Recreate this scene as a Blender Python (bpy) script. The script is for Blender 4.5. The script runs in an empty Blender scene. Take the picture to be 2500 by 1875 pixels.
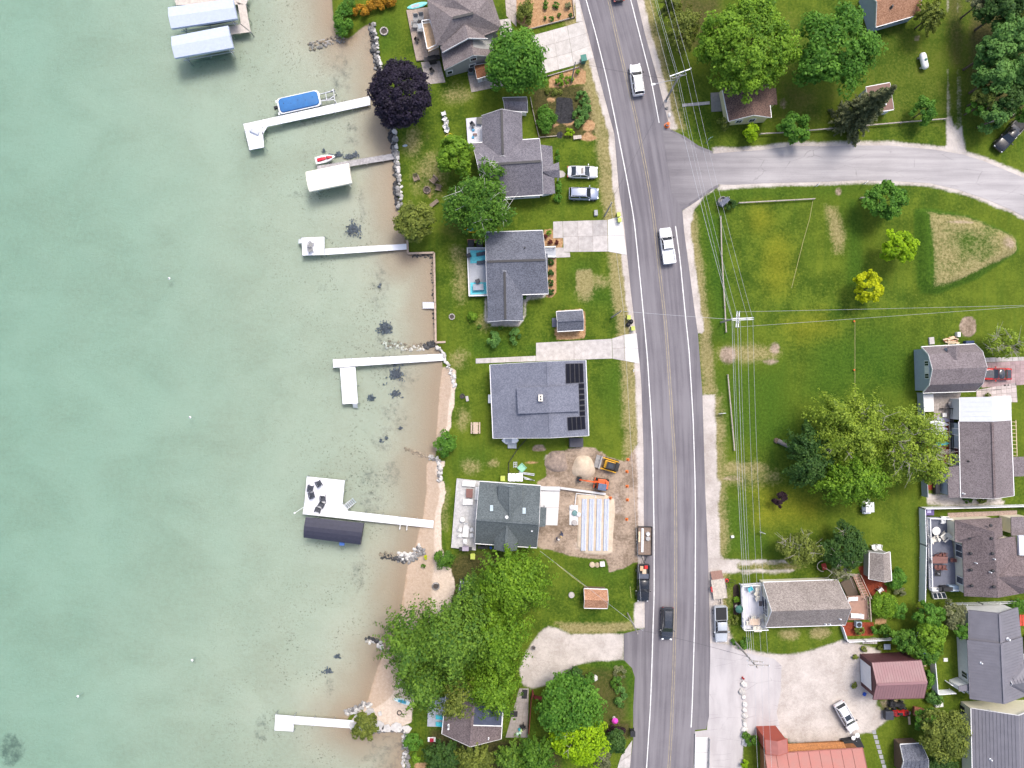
import bpy, math, random
import numpy as np
from mathutils import Vector, Matrix
R = math.radians
random.seed(7); rng = np.random.default_rng(7)
scn = bpy.context.scene
col = scn.collection
# ---------------------------------------------------------------- camera: a drone looking straight down
S = 16.0; FPX = 1734.0; H = FPX / S; CX, CY = 1250.0, 937.5
cam = bpy.data.cameras.new('camera'); cam.sensor_width = 36; cam.lens = 36 * FPX / 2500
cam.clip_start = 1; cam.clip_end = 6000
camo = bpy.data.objects.new('camera', cam); col.objects.link(camo); camo.location = (0, 0, H)
scn.camera = camo
# ---------------------------------------------------------------- sky, sun, exposure (thin overcast noon)
SUN_EL, SUN_AZ = 62.0, 60.0          # sun stands to the upper right of the picture (azimuth from +x, ccw)
w = bpy.data.worlds.new('World'); scn.world = w; w.use_nodes = True
nt = w.node_tree; bg = nt.nodes['Background']; sk = nt.nodes.new('ShaderNodeTexSky')
sk.sky_type = 'NISHITA'; sk.sun_disc = False; sk.sun_elevation = R(SUN_EL); sk.sun_rotation = R(90 - SUN_AZ)
sk.air_density = 0.8; sk.dust_density = 4.0; sk.ozone_density = 0.7
nt.links.new(sk.outputs[0], bg.inputs[0]); bg.inputs[1].default_value = 0.15
sl = bpy.data.lights.new('sun', 'SUN'); sl.energy = 1.25; sl.angle = R(17); sl.color = (1, .955, .89)
so = bpy.data.objects.new('sun', sl); col.objects.link(so); so.location = (40, 40, 90)
d = Vector((math.cos(R(SUN_AZ)) * math.cos(R(SUN_EL)), math.sin(R(SUN_AZ)) * math.cos(R(SUN_EL)), math.sin(R(SUN_EL))))
so.rotation_euler = d.to_track_quat('Z', 'Y').to_euler()
vs = scn.view_settings; vs.view_transform = 'Standard'; vs.look = 'None'; vs.exposure = 0.95; vs.gamma = 1
scn.render.resolution_x = 1024; scn.render.resolution_y = 768
# ---------------------------------------------------------------- picture coordinates to places on the ground
ZM = {'p': (0, 0, 1), 'Z1': (380, 0, .27125), 'Z2': (900, 0, .27125), 'Z3': (1400, 0, .27125), 'Z4': (1900, 0, .27125), 'Z5': (650, 340, .27125),
      'Z6': (1050, 340, .27125), 'Z7': (1600, 400, .27125), 'Z8': (2000, 400, .22604), 'Y1': (700, 780, .22604), 'Y2': (1100, 720, .22604),
      'Y3': (1650, 720, .27125), 'Y4': (2150, 750, .15823), 'Y5': (2150, 950, .15823), 'Y6': (700, 1130, .22604), 'Y7': (1080, 1070, .23508),
      'Y8': (1600, 1130, .27125), 'X1': (2150, 1200, .15823), 'X2': (2050, 1425, .27125), 'X3': (1600, 1500, .22604), 'X4': (1200, 1500, .22604),
      'X5': (850, 1500, .22604), 'X6': (600, 1600, .18083),
      'W1': (1020, 0, .1085), 'W2': (1130, 230, .16275), 'W3': (2340, 1350, .31621), 'W4': (1790, 1380, .14467)}
def q(k, *xy):
    x0, y0, s = ZM[k]
    return [(x0 + xy[i] * s, y0 + xy[i + 1] * s) for i in range(0, len(xy), 2)]
def P(px, py, z=0.0):
    k = (H - z) / H / S
    return Vector(((px - CX) * k, (CY - py) * k, z))
def PL(pts, z=0.0): return [P(a, b, z) for a, b in pts]
def P1(k, x, y, z=0.0): return P(*q(k, x, y)[0], z)
def Q3(k, *xyz):
    return [P(*q(k, xyz[i], xyz[i + 1])[0], xyz[i + 2]) for i in range(0, len(xyz), 3)]
# ---------------------------------------------------------------- mesh builder
ORG = {}
def org(o): return ORG.get(o.name, (Vector((0, 0, 0)), 0.0))
class MB:
    def __init__(s): s.v = []; s.f = []; s.m = []
    def add(s, vs, fs, mi=0):
        n = len(s.v); s.v += [tuple(a) for a in vs]; s.f += [tuple(i + n for i in f) for f in fs]; s.m += [mi] * len(fs); return s
    def box(s, c, size, rz=0, mi=0, M=None):
        x, y, z = size[0] / 2, size[1] / 2, size[2] / 2; c = Vector(c)
        M = M or Matrix.Rotation(rz, 3, 'Z')
        vs = [c + M @ Vector((a * x, b * y, e * z)) for e in (-1, 1) for a, b in ((-1, -1), (1, -1), (1, 1), (-1, 1))]
        return s.add(vs, [(3, 2, 1, 0), (4, 5, 6, 7), (0, 1, 5, 4), (1, 2, 6, 5), (2, 3, 7, 6), (3, 0, 4, 7)], mi)
    def bar(s, a, b, w, h=None, mi=0):
        a, b = Vector(a), Vector(b); h = h or w; dd = b - a; L = dd.length
        if L < 1e-6: return s
        x = dd / L; up = Vector((0, 0, 1)) if abs(x.z) < .95 else Vector((0, 1, 0))
        y = up.cross(x).normalized(); z = x.cross(y)
        return s.box((a + b) / 2, (L, w, h), M=Matrix((x, y, z)).transposed(), mi=mi)
    def prism(s, pts, z0, z1, mi=0):
        n = len(pts); A = sum(pts[i][0] * pts[(i + 1) % n][1] - pts[(i + 1) % n][0] * pts[i][1] for i in range(n))
        if A < 0: pts = pts[::-1]
        vs = [(p[0], p[1], z0) for p in pts] + [(p[0], p[1], z1) for p in pts]
        return s.add(vs, [tuple(range(n))[::-1], tuple(range(n, 2 * n))] + [(i, (i + 1) % n, n + (i + 1) % n, n + i) for i in range(n)], mi)
    def slab(s, pts, t=.12, mi=0):
        n = len(pts); A = sum(pts[i][0] * pts[(i + 1) % n][1] - pts[(i + 1) % n][0] * pts[i][1] for i in range(n))
        if A < 0: pts = pts[::-1]
        vs = [(p[0], p[1], p[2] - t) for p in pts] + [tuple(p) for p in pts]
        return s.add(vs, [tuple(range(n))[::-1], tuple(range(n, 2 * n))] + [(i, (i + 1) % n, n + (i + 1) % n, n + i) for i in range(n)], mi)
    def sheet(s, pts, mi=0):
        n = len(pts); A = sum(pts[i][0] * pts[(i + 1) % n][1] - pts[(i + 1) % n][0] * pts[i][1] for i in range(n))
        if A < 0: pts = pts[::-1]
        return s.add(pts, [tuple(range(n))], mi)
    def tube(s, path, r, n=6, mi=0, r1=None):
        path = [Vector(p) for p in path]; k = len(path); vs = []; fs = []; r1 = r if r1 is None else r1
        for i, p in enumerate(path):
            t = (path[min(i + 1, k - 1)] - path[max(i - 1, 0)]).normalized()
            up = Vector((0, 0, 1)) if abs(t.z) < .9 else Vector((1, 0, 0))
            a = up.cross(t).normalized(); b = t.cross(a); rr = r + (r1 - r) * i / max(k - 1, 1)
            vs += [p + (a * math.cos(2 * math.pi * j / n) + b * math.sin(2 * math.pi * j / n)) * rr for j in range(n)]
        for i in range(k - 1):
            fs += [(i * n + j, i * n + (j + 1) % n, (i + 1) * n + (j + 1) % n, (i + 1) * n + j) for j in range(n)]
        fs += [tuple(range(n))[::-1], tuple(range((k - 1) * n, k * n))]
        return s.add(vs, fs, mi)
    def lathe(s, c, prof, n=16, mi=0, M=None):
        c = Vector(c); vs = []; fs = []; k = len(prof)
        for r, z in prof:
            for j in range(n):
                v = Vector((r * math.cos(2 * math.pi * j / n), r * math.sin(2 * math.pi * j / n), z))
                vs.append(c + (M @ v if M else v))
        for i in range(k - 1):
            fs += [(i * n + j, i * n + (j + 1) % n, (i + 1) * n + (j + 1) % n, (i + 1) * n + j) for j in range(n)]
        fs += [tuple(range(n))[::-1], tuple(range((k - 1) * n, k * n))]
        return s.add(vs, fs, mi)
    def cyl(s, c, r, h, n=12, mi=0): return s.lathe(c, [(r, 0), (r, h)], n, mi)
    def wheel(s, c, r, wd, ax=(0, 1, 0), n=14, mi=0):
        a = Vector(ax).normalized(); M = a.to_track_quat('Z', 'Y').to_matrix()
        return s.lathe(Vector(c) - a * wd / 2, [(r * .6, 0), (r * .92, 0), (r, wd * .2), (r, wd * .8), (r * .92, wd), (r * .6, wd)], n, mi, M)
    def loft(s, rings, mi=0, cap=True):
        n = len(rings[0]); vs = [p for r in rings for p in r]; k = len(rings)
        fs = [(i * n + j, i * n + (j + 1) % n, (i + 1) * n + (j + 1) % n, (i + 1) * n + j) for i in range(k - 1) for j in range(n)]
        if cap: fs += [tuple(range(n))[::-1], tuple(range((k - 1) * n, k * n))]
        return s.add(vs, fs, mi)
    def build(s, name, mat, parent=None, smooth=False, at=None, rz=0, bevel=0):
        me = bpy.data.meshes.new(name)
        loc, rot = org(parent) if parent else (Vector(at) if at is not None else Vector((0, 0, 0)), rz)
        v = np.array(s.v, dtype=float).reshape(-1, 3) - np.array(loc)
        if rot:
            c, sn = math.cos(-rot), math.sin(-rot); x = v[:, 0] * c - v[:, 1] * sn; v[:, 1] = v[:, 0] * sn + v[:, 1] * c; v[:, 0] = x
        me.from_pydata(v.tolist(), [], s.f)
        for m in (mat if isinstance(mat, (list, tuple)) else [mat]): me.materials.append(m)
        if any(s.m): me.polygons.foreach_set('material_index', s.m)
        if smooth:
            me.polygons.foreach_set('use_smooth', [True] * len(s.f))
            try: me.set_sharp_from_angle(angle=R(42))
            except Exception: pass
        me.update()
        o = bpy.data.objects.new(name, me); col.objects.link(o)
        if parent: o.parent = parent; ORG[o.name] = (loc, rot)
        else: o.location = loc; o.rotation_euler.z = rot; ORG[o.name] = (loc, rot)
        if bevel:
            b = o.modifiers.new('bevel', 'BEVEL'); b.width = bevel; b.segments = 2; b.limit_method = 'ANGLE'; b.angle_limit = R(40)
        return o
def tag(o, label=None, cat=None, group=None, kind=None):
    if label: o['label'] = label
    if cat: o['category'] = cat
    if group: o['group'] = group
    if kind: o['kind'] = kind
    return o
def thing(name, label, cat, at, rz=0.0, group=None):
    o = bpy.data.objects.new(name, None); col.objects.link(o); o.empty_display_size = .3
    o.location = at; o.rotation_euler.z = rz; ORG[o.name] = (Vector(at), rz)
    return tag(o, label, cat, group)
def copy_tree(o, parent=None, at=None, rz=None, label=None, group=None, scale=None):
    c = o.copy(); col.objects.link(c)
    if parent: c.parent = parent
    if at is not None: c.location = at
    if rz is not None: c.rotation_euler.z = rz
    if scale: c.scale = (scale,) * 3
    if label: c['label'] = label
    if group: c['group'] = group
    for ch in o.children: copy_tree(ch, c)
    return c
def struct(o): o['kind'] = 'structure'; return o
# ---------------------------------------------------------------- node helpers
class NT:
    def __init__(s, mat):
        mat.use_nodes = True; s.t = mat.node_tree; s.t.nodes.clear(); s.out = s.t.nodes.new('ShaderNodeOutputMaterial')
    def n(s, typ, ins=None, **kw):
        nd = s.t.nodes.new('ShaderNode' + typ)
        for k, v in kw.items(): setattr(nd, k, v)
        for k, v in (ins or {}).items(): s.set(nd.inputs[k], v)
        return nd
    def set(s, sock, v):
        if isinstance(v, bpy.types.NodeSocket): s.t.links.new(v, sock)
        elif isinstance(v, bpy.types.Node): s.t.links.new(v.outputs[0], sock)
        else:
            if sock.type == 'RGBA' and len(v) == 3: v = (*v, 1)
            sock.default_value = v
    def math(s, op, a, b=0.0, clamp=False): return s.n('Math', {0: a, 1: b}, operation=op, use_clamp=clamp).outputs[0]
    def mix(s, f, a, b, blend='MIX'):
        nd = s.n('Mix', data_type='RGBA', blend_type=blend); s.set(nd.inputs[0], f); s.set(nd.inputs[6], a); s.set(nd.inputs[7], b); return nd.outputs[2]
    def noise(s, vec, scale, detail=3, rough=.55, dist=0): return s.n('TexNoise', {'Vector': vec, 'Scale': scale, 'Detail': detail, 'Roughness': rough, 'Distortion': dist}).outputs[0]
    def rng(s, v, a, b, c=0.0, d=1.0, smooth=True):
        nd = s.n('MapRange', {'Value': v, 'From Min': a, 'From Max': b, 'To Min': c, 'To Max': d})
        nd.interpolation_type = 'SMOOTHSTEP' if smooth else 'LINEAR'; return nd.outputs[0]
    def pos(s): return s.n('NewGeometry').outputs['Position']
    def attr(s, name): return s.n('Attribute', attribute_name=name).outputs['Fac']
    def bsdf(s, c, rough=.8, spec=.3, metal=0.0, normal=None, coat=0):
        b = s.n('BsdfPrincipled', {'Base Color': c, 'Roughness': rough, 'Specular IOR Level': spec, 'Metallic': metal})
        if coat: b.inputs['Coat Weight'].default_value = coat; b.inputs['Coat Roughness'].default_value = .06
        if normal is not None: s.set(b.inputs['Normal'], normal)
        return b
    def bump(s, h, strength=.3, dist=.05): return s.n('Bump', {'Height': h, 'Strength': strength, 'Distance': dist}).outputs[0]
    def done(s, sh): s.set(s.out.inputs[0], sh)
MATS = {}
def sc(c, k): return tuple(min(1, max(0, x * k)) for x in c[:3])
def M(name, c, rough=.75, var=.14, scale=2.5, spec=.3, metal=0.0, c2=None, bump=0.0, coat=0.0, grain=30, random=0.0, stretch=None):
    """procedural surface: two octaves of colour wear, optional per-object variation and relief"""
    if name in MATS: return MATS[name]
    m = bpy.data.materials.new(name); t = NT(m); v = t.n('TexCoord').outputs['Object']
    if stretch: v = t.n('Mapping', {'Vector': v, 'Scale': stretch}).outputs[0]
    a = t.noise(v, scale, 4); b = t.noise(v, grain, 2)
    f = t.math('ADD', t.math('MULTIPLY', a, .65), t.math('MULTIPLY', b, .35))
    f = t.rng(f, .33, .67)
    cc = t.mix(f, sc(c, 1 - var), c2 or sc(c, 1 + var))
    if random:
        r = t.n('ObjectInfo').outputs['Random']
        cc = t.mix(1.0, cc, t.mix(r, (1 - random,) * 3, (1 + random * .4,) * 3), 'MULTIPLY')
    nrm = t.bump(f, bump, .03) if bump else None
    t.done(t.bsdf(cc, t.rng(f, 0, 1, rough * .85, min(1, rough * 1.12)), spec, metal, nrm, coat)); MATS[name] = m; return m
def shingle(name, c1, c2, tab=2.6, streak=.22):
    """asphalt shingles: courses of tabs in slightly different tones, long weather streaks"""
    if name in MATS: return MATS[name]
    m = bpy.data.materials.new(name); t = NT(m); v = t.pos()
    vo = t.n('TexVoronoi', {'Vector': t.n('Mapping', {'Vector': v, 'Scale': (1, 1, 1.4)}).outputs[0], 'Scale': tab * 3.2})
    tone = t.n('SeparateColor', {0: vo.outputs['Color']}).outputs[0]
    big = t.noise(v, .35, 4); fine = t.noise(v, 14, 2)
    f = t.math('ADD', t.math('MULTIPLY', tone, .55), t.math('MULTIPLY', fine, .45))
    c = t.mix(t.rng(f, .12, .88), c1, c2)
    c = t.mix(t.rng(big, .35, .7, 0, streak), c, sc(c1, .55))
    t.done(t.bsdf(c, .92, .15, 0, t.bump(tone, .12, .02))); MATS[name] = m; return m
def flat(name, c, rough=.5, spec=.4, metal=0.0, coat=0.0): return M(name, c, rough, .05, 1.5, spec, metal, coat=coat)
# ================================================================ GROUND, LAKE, ROADS
WL = -0.5
SHORE = [(700, -9000), (760, -600), (800, -60), (809, 0), (812, 45), (830, 85), (846, 92), (862, 82), (878, 68), (893, 58), (907, 54), (911, 90), (919, 140),
         (935, 220), (955, 290), (960, 350), (963, 380), (966, 420), (968, 450), (972, 500), (976, 530), (988, 560), (994, 576), (996, 619), (1060, 617), (1063, 780),
         (1064, 838), (1072, 852), (1078, 868), (1080, 900), (1076, 925), (1073, 947), (1069, 1000), (1066, 1051), (1062, 1096), (1064, 1115), (1050, 1122), (1040, 1135),
         (1040, 1200), (1034, 1256), (1022, 1300), (1015, 1330), (1005, 1360), (994, 1385), (978, 1491), (963, 1545), (940, 1588), (929, 1608), (912, 1660), (895, 1717),
         (880, 1730), (858, 1745), (845, 1760), (850, 1778), (880, 1787), (911, 1785), (958, 1785), (985, 1790), (991, 1800), (988, 1830), (985, 1875), (980, 2000), (1000, 9000)]
def sdist(poly, X, Y):
    """signed distance (inside positive) of points to a polygon, picture units"""
    d2 = np.full(X.shape, 1e18); ins = np.zeros(X.shape, bool); n = len(poly)
    for i in range(n):
        x1, y1 = poly[i]; x2, y2 = poly[(i + 1) % n]; ex, ey = x2 - x1, y2 - y1
        t = np.clip(((X - x1) * ex + (Y - y1) * ey) / (ex * ex + ey * ey + 1e-9), 0, 1)
        d2 = np.minimum(d2, (X - x1 - t * ex) ** 2 + (Y - y1 - t * ey) ** 2)
        if y1 != y2: ins ^= ((y1 > Y) != (y2 > Y)) & (X < ex * (Y - y1) / ey + x1)
    return np.where(ins, 1, -1) * np.sqrt(d2)
def sstep(a, b, x): t = np.clip((x - a) / (b - a), 0, 1); return t * t * (3 - 2 * t)
def axis(a, b, st, far):
    m = np.arange(a, b, st).tolist(); o = []; x = 1.0
    while x < far: o.append(x); x *= 1.7
    return np.array([a - v for v in o[::-1]] + m + [m[-1] + v for v in o])
gx = axis(-92, 92, .5, 2500); gy = axis(-72, 72, .5, 2500)
GX, GY = np.meshgrid(gx, gy); nx, ny = len(gx), len(gy)
PX, PY = GX * S + CX, CY - GY * S
land = sdist(SHORE + [(9e4, 9000), (9e4, -9000)], PX, PY) / S          # metres, land positive
bw = np.interp(PY, [880, 905, 947, 1040, 1095, 1130, 1200, 1260, 1330, 1400, 1500, 1600, 1700, 1730, 1790], [.5, 2.2, 2.6, 2.2, 1.2, 1.8, 3.2, 2.6, 4, 6, 7, 6, 5, 2.5, .5])
dw = np.maximum(-land, 0)
GZ = np.where(land > 0, WL * (1 - sstep(0, 1, land / bw)), WL - .02 - .082 * np.minimum(dw, 10) - .028 * np.clip(dw - 10, 0, 34) - .01 * np.clip(dw - 43, 0, 300))
GZ += np.where(land < -3, .05 * np.sin(GX * .7 + np.sin(GY * .3) * 2) * np.cos(GY * .5), 0)
ATT = {}
def paint(name, poly, val=1.0, blur=9):
    A = ATT.setdefault(name, np.zeros(PX.shape)); blur = blur * 2.2 if name in ('lush', 'gold', 'floor') else blur * 1.6 if name == 'dry' else blur
    xs = [p[0] for p in poly]; ys = [p[1] for p in poly]; b = blur * 1.5
    i0, i1 = np.searchsorted(-PY[:, 0], [-(max(ys) + b), -(min(ys) - b)]); j0, j1 = np.searchsorted(PX[0], [min(xs) - b, max(xs) + b])
    if i0 >= i1 or j0 >= j1: return
    s = np.s_[i0:i1, j0:j1]; m = sstep(-blur, blur, sdist(poly, PX[s], PY[s])) * abs(val)
    A[s] = np.maximum(A[s], m) if val > 0 else A[s] * (1 - m)
def blob(name, x, y, rx, ry=None, val=1.0, blur=None, rot=0):
    ry = ry or rx
    paint(name, [(x + rx * math.cos(a) * math.cos(R(rot)) - ry * math.sin(a) * math.sin(R(rot)), y + rx * math.cos(a) * math.sin(R(rot)) + ry * math.sin(a) * math.cos(R(rot)))
                 for a in [k * math.pi / 8 for k in range(16)]], val, blur or min(rx, ry) * .6)
def strip(name, line, o0, o1, val=1.0, blur=6):
    paint(name, [(x + o0, y) for x, y in line] + [(x + o1, y) for x, y in line[::-1]], val, blur)
# road edges in the picture
AL = [(1280, -500), (1378, -130), (1414, 0), (1426, 46), (1459, 176), (1500, 328), (1511, 462), (1523, 543), (1531, 622), (1541, 720), (1553, 815), (1562, 887), (1566, 946), (1571, 1095),
      (1572, 1281), (1574, 1470), (1574, 1534)]
AL2 = [(1523, 1547), (1523, 1611), (1543, 1631), (1550, 1654), (1546, 1726), (1546, 1805), (1537, 1875), (1510, 2400)]
AR = [(1423, -500), (1520, -130), (1555, 0), (1574, 81), (1606, 195), (1625, 271), (1636, 315), (1674, 334), (1704, 355), (1739, 369)]
AR2 = [(1755, 456), (1730, 470), (1700, 492), (1666, 514), (1670, 563), (1681, 644), (1695, 752), (1704, 815), (1715, 964), (1719, 1100), (1722, 1200), (1726, 1293), (1731, 1428), (1734, 1580),
       (1734, 1613), (1731, 1703), (1731, 1749), (1724, 1780), (1697, 1782), (1693, 1875), (1680, 2400)]
SRT = [(1739, 369), (1800, 370), (1861, 366), (1942, 355), (2000, 357), (2090, 355), (2171, 355), (2280, 365), (2350, 377), (2402, 393), (2500, 434), (2640, 510), (2900, 700)]
SRB = [(2800, 760), (2600, 590), (2500, 529), (2475, 515), (2407, 486), (2339, 463), (2271, 447), (2181, 442), (2102, 440), (2000, 444), (1871, 447), (1790, 451), (1755, 456)]
# --- what grows or lies on the land
strip('gravel', AL[:17], -14, 6, 1, 6); strip('dry', AL[:15], -48, 0, .8, 10)
strip('gravel', AR[:7], -5, 16, 1, 7); strip('dry', AR[:7], 0, 40, .8, 12)
strip('gravel', AR2[3:8], -5, 16, 1, 5); strip('dry', AR2[3:9], 0, 34, .85, 10)
strip('gravel', AR2[8:14], -5, 30, 1, 7); strip('dry', AR2[8:14], 0, 52, .7, 14)
strip('gravel', [(1574, 1470), (1574, 1534)], -26, 3, 1, 5)
paint('gravel', [(x, y - 10) for x, y in SRT] + [(x, y + 12) for x, y in SRT[::-1]], 1, 8)
paint('gravel', [(x, y - 12) for x, y in SRB] + [(x, y + 9) for x, y in SRB[::-1]], .9, 7)
paint('gravel', q('Z7', 245, 420, 370, 320, 560, 200, 900, 185, 560, 215, 440, 300, 340, 430, 330, 520, 260, 600), 1, 6)
paint('gravel', [(1733, 1560), (1790, 1572), (1850, 1592), (1900, 1598), (1960, 1594), (2020, 1575), (2060, 1562), (2110, 1575), (2150, 1590), (2140, 1720), (2175, 1750), (2130, 1788), (1980, 1800), (1905, 1800),
                 (1850, 1795), (1815, 1800), (1810, 1900), (1733, 1900)], 1, 9)
paint('gravel', [(1719, 1130), (1760, 1180), (1752, 1250), (1748, 1330), (1765, 1362), (1800, 1368), (1800, 1392), (1760, 1400), (1765, 1480), (1790, 1570), (1733, 1570)], 1, 9)
for a, b in ((1372, 1), (1395, .9)):
    for i in range(5): blob('gravel', 1790 + i * 32, a + (i % 2) * 2 - i * .4, 22, 6, b * (1 - i * .06), 5)
paint('gravel', q('X4', 600, 130, 700, 150, 850, 215, 1100, 215, 1430, 210, 1430, 490, 1200, 500, 950, 530, 800, 640, 590, 760, 440, 800, 330, 760, 300, 600, 360, 430, 450, 290, 520, 190), 1, 8)
paint('gravel', q('Z4', 1510, 1060, 1550, 1040, 1600, 1180, 1650, 1130, 1690, 1380, 1520, 1360), .95, 6)
for sx in (1535, 1628):
    paint('gravel', q('Z4', sx - 14, 620, sx + 14, 620, sx + 18, 1150, sx - 14, 1150), .62, 4)
    paint('gravel', q('Z4', sx - 12, -60, sx + 12, -60, sx + 12, 120, sx - 14, 120), .55, 4)
paint('floor', q('Z4', 1500, -80, 1690, -80, 1680, 620, 1520, 620), .6, 10)
paint('dirt', q('Y7', 990, 450, 1080, 400, 1065, 190, 1130, 140, 1250, 130, 1400, 90, 1560, 95, 1680, 160, 1720, 200, 1900, 245, 2000, 110, 2110, 60, 2110, 1290, 1990, 1290, 1890, 1350, 1730, 1390, 1700, 1260, 1400, 1235, 1250, 1200, 1100, 1150, 985, 1130), 1, 6)
paint('gravel', q('Y7', 1990, 60, 2110, 60, 2110, 900, 2060, 880, 2040, 500), .8, 14)
for a in (((1430, 130), 26, 12), ((1345, 1118), 22, 14), ((1505, 1230), 20, 30), ((1420, 1330), 20, 16)): blob('gravel', *a[0], a[1], a[2], .42)
blob('dirt', *q('Y7', 1000, 105)[0], 18, 8, 1, 4); blob('mulch', *q('Y7', 935, 242)[0], 24, 4, .8, 3); blob('dry', *q('Y7', 520, 260)[0], 16, 10, .8)
paint('floor', q('Y7', 0, 1380, 180, 1180, 400, 1180, 620, 1190, 640, 1300, 350, 1400, 100, 1700, 0, 1700), .85, 10)
# beaches
paint('sand', [(1036, 1285), (1066, 1283), (1064, 1325), (1048, 1345), (1070, 1378), (1100, 1385), (1112, 1430), (1095, 1500), (1060, 1570), (1030, 1620), (1012, 1700), (1004, 1765), (955, 1782), (890, 1775), (850, 1768),
               (895, 1717), (929, 1608), (963, 1545), (985, 1491), (1000, 1385), (1030, 1340)], 1, 6)
bz = sstep(890, 905, PY) * (1 - sstep(1722, 1740, PY)) * (1 - sstep(1096, 1104, PY) * (1 - sstep(1122, 1130, PY)))
ATT['wet'] = bz * (1 - sstep(bw * .55, bw * .8, land)) * (land > -1)
ATT['sand'] = np.maximum(ATT['sand'], bz * (1 - sstep(bw * .9, bw * 1.05, land)) * (land > 0) * .9)
blob('sand', 1060, 1310, 14, 22, .9, 6)
# left lawns
for a in ((1125, 690, 22, 60), (1115, 625, 20, 26), (1180, 790, 18, 18), (1010, 350, 25, 40), (1050, 430, 40, 60), (1115, 230, 40, 26), (1450, 690, 40, 20), (1120, 880, 24, 26), (1130, 1020, 20, 30), (1150, 1140, 28, 20)):
    blob('dry', *a, .55)
for a in ((1040, 690, 20, 60), (1040, 760, 20, 40), (1150, 1120, 40, 30), (1070, 1200, 22, 50), (1500, 950, 35, 70), (1350, 850, 70, 12), (1200, 850, 60, 24), (940, 80, 30, 50), (1480, 720, 60, 30), (1420, 660, 30, 26), (1470, 1390, 60, 30)):
    blob('lush', *a, .75)
paint('dry', q('Z6', 1310, 1175, 1450, 1170, 1455, 1360, 1320, 1365), 1, 3); blob('dry', 1430, 710, 20, 26, .8)
blob('dry', 1085, 1240, 14, 60, .45); blob('floor', 1045, 335, 5, 14, .7, 3); blob('mulch', 1050, 478, 12, 14, .5)
blob('floor', 1160, 620, 40, 18, .7); blob('floor', 1110, 560, 40, 24, .5)
# garden and planting beds
paint('mulch', q('Z2', 1330, -60, 1840, -60, 1850, 160, 1450, 265, 1330, 200, 1310, 60), 1, 5)
paint('mulch', q('Z2', 1620, 700, 1880, 600, 1960, 640, 1960, 750, 1620, 800), 1, 4)
paint('floor', q('Z2', 1480, 800, 1960, 760, 2010, 830, 2070, 1190, 1960, 1240, 1550, 1240, 1480, 950), 1, 5)
for a in ((1800, 1100, 60, 30), (1640, 900, 50, 20), (1980, 1240, 80, 34), (1980, 1130, 60, 60), (1680, 1130, 30, 20)): blob('mulch', *q('Z2', a[0], a[1])[0], a[2] * .27, a[3] * .27, .9, 5)
paint('dry', q('Z2', 1940, 560, 1990, 560, 2110, 1250, 2040, 1250), 1, 6)
paint('dark', q('Z2', 1690, 880, 1840, 890, 1860, 1090, 1750, 1120, 1670, 1080), 1, 3); blob('dark', *q('Z2', 1720, 1215)[0], 9, 9, 1, 3)
paint('mulch', q('Z6', 1015, 815, 1100, 815, 1105, 890, 1200, 895, 1198, 970, 1020, 965), 1, 3)
paint('mulch', q('Z6', 1060, 1070, 1132, 1070, 1130, 1395, 1090, 1430, 1045, 1425, 1060, 1300), 1, 3)
paint('gravel', q('Z6', 830, 1395, 1060, 1385, 1045, 1430, 900, 1440, 860, 1480, 862, 1600, 800, 1690, 580, 1690, 495, 1640, 495, 1420, 515, 1420, 520, 1600, 830, 1600), .75, 3)
paint('mulch', q('Z6', 1130, 1535, 1370, 1525, 1390, 1560, 1395, 1790, 1150, 1800, 1120, 1770), 1, 3)
# field east of the road
strip('lush', [(1695, 520), (1700, 600), (1712, 700), (1725, 830)], 20, 66, 1, 14)
paint('lush', q('Z7', 400, 250, 1500, 190, 1600, 160, 2200, 150, 2200, 260, 1700, 300, 1000, 300, 500, 330), .8, 16)
paint('dry', q('Z7', 1530, 370, 1640, 400, 1700, 620, 1690, 800, 1610, 800, 1560, 600), .8, 12)
for a in ((1100, 900, 130, 260), (950, 500, 100, 120)): blob('gold', *q('Z7', a[0], a[1])[0], a[2] * .27, a[3] * .27, .8)
paint('gold', q('Z7', 1150, 1430, 1500, 1350, 1600, 1500, 1300, 1600), .8, 20)
strip('lush', [(2063, 480), (2068, 700)], 0, 38, .9, 12)
paint('lush', q('Y3', 1250, 420, 1900, 240, 2150, 500, 2150, 900, 1700, 850, 1300, 1000, 1100, 900), .75, 26)
paint('lush', q('Y3', 330, 680, 1000, 600, 1100, 1200, 900, 1450, 380, 1300), .8, 22)
paint('lush', q('Y8', 560, 250, 760, 300, 1050, 700, 1150, 850, 600, 830), .7, 14); paint('gold', q('Y8', 900, 200, 1500, 300, 1450, 520, 900, 560), .8, 20)
for a in ((470, 545, 80, 90), (850, 600, 80, 30), (890, 480, 50, 60)): blob('dirt', *q('Y3', a[0], a[1])[0], a[2] * .27, a[3] * .27, .75, 12)
blob('dry', *q('Y3', 650, 520)[0], 78, 24, .7); blob('dry', *q('Y3', 600, 1560)[0], 70, 18, .7); blob('dirt', *q('Y8', 700, 140)[0], 30, 10, .5)
paint('dry', q('Y8', 560, 80, 1100, 60, 1150, 180, 800, 230, 580, 230), .55, 14)
paint('dry', q('Y8', 700, 880, 1200, 860, 1400, 940, 1200, 990, 700, 960), .55, 8)
MND = q('Z8', 1020, 500, 1150, 470, 1600, 560, 2000, 720, 2130, 830, 2150, 950, 1700, 1250, 1250, 1420, 1090, 1390, 1040, 1280)
paint('lush', MND, 1.0, 2); paint('dry', q('Z8', 1140, 520, 1600, 580, 1900, 700, 2090, 780, 2110, 940, 1800, 1060, 1400, 1290, 1210, 1340, 1190, 900), .72, 5)
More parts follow.
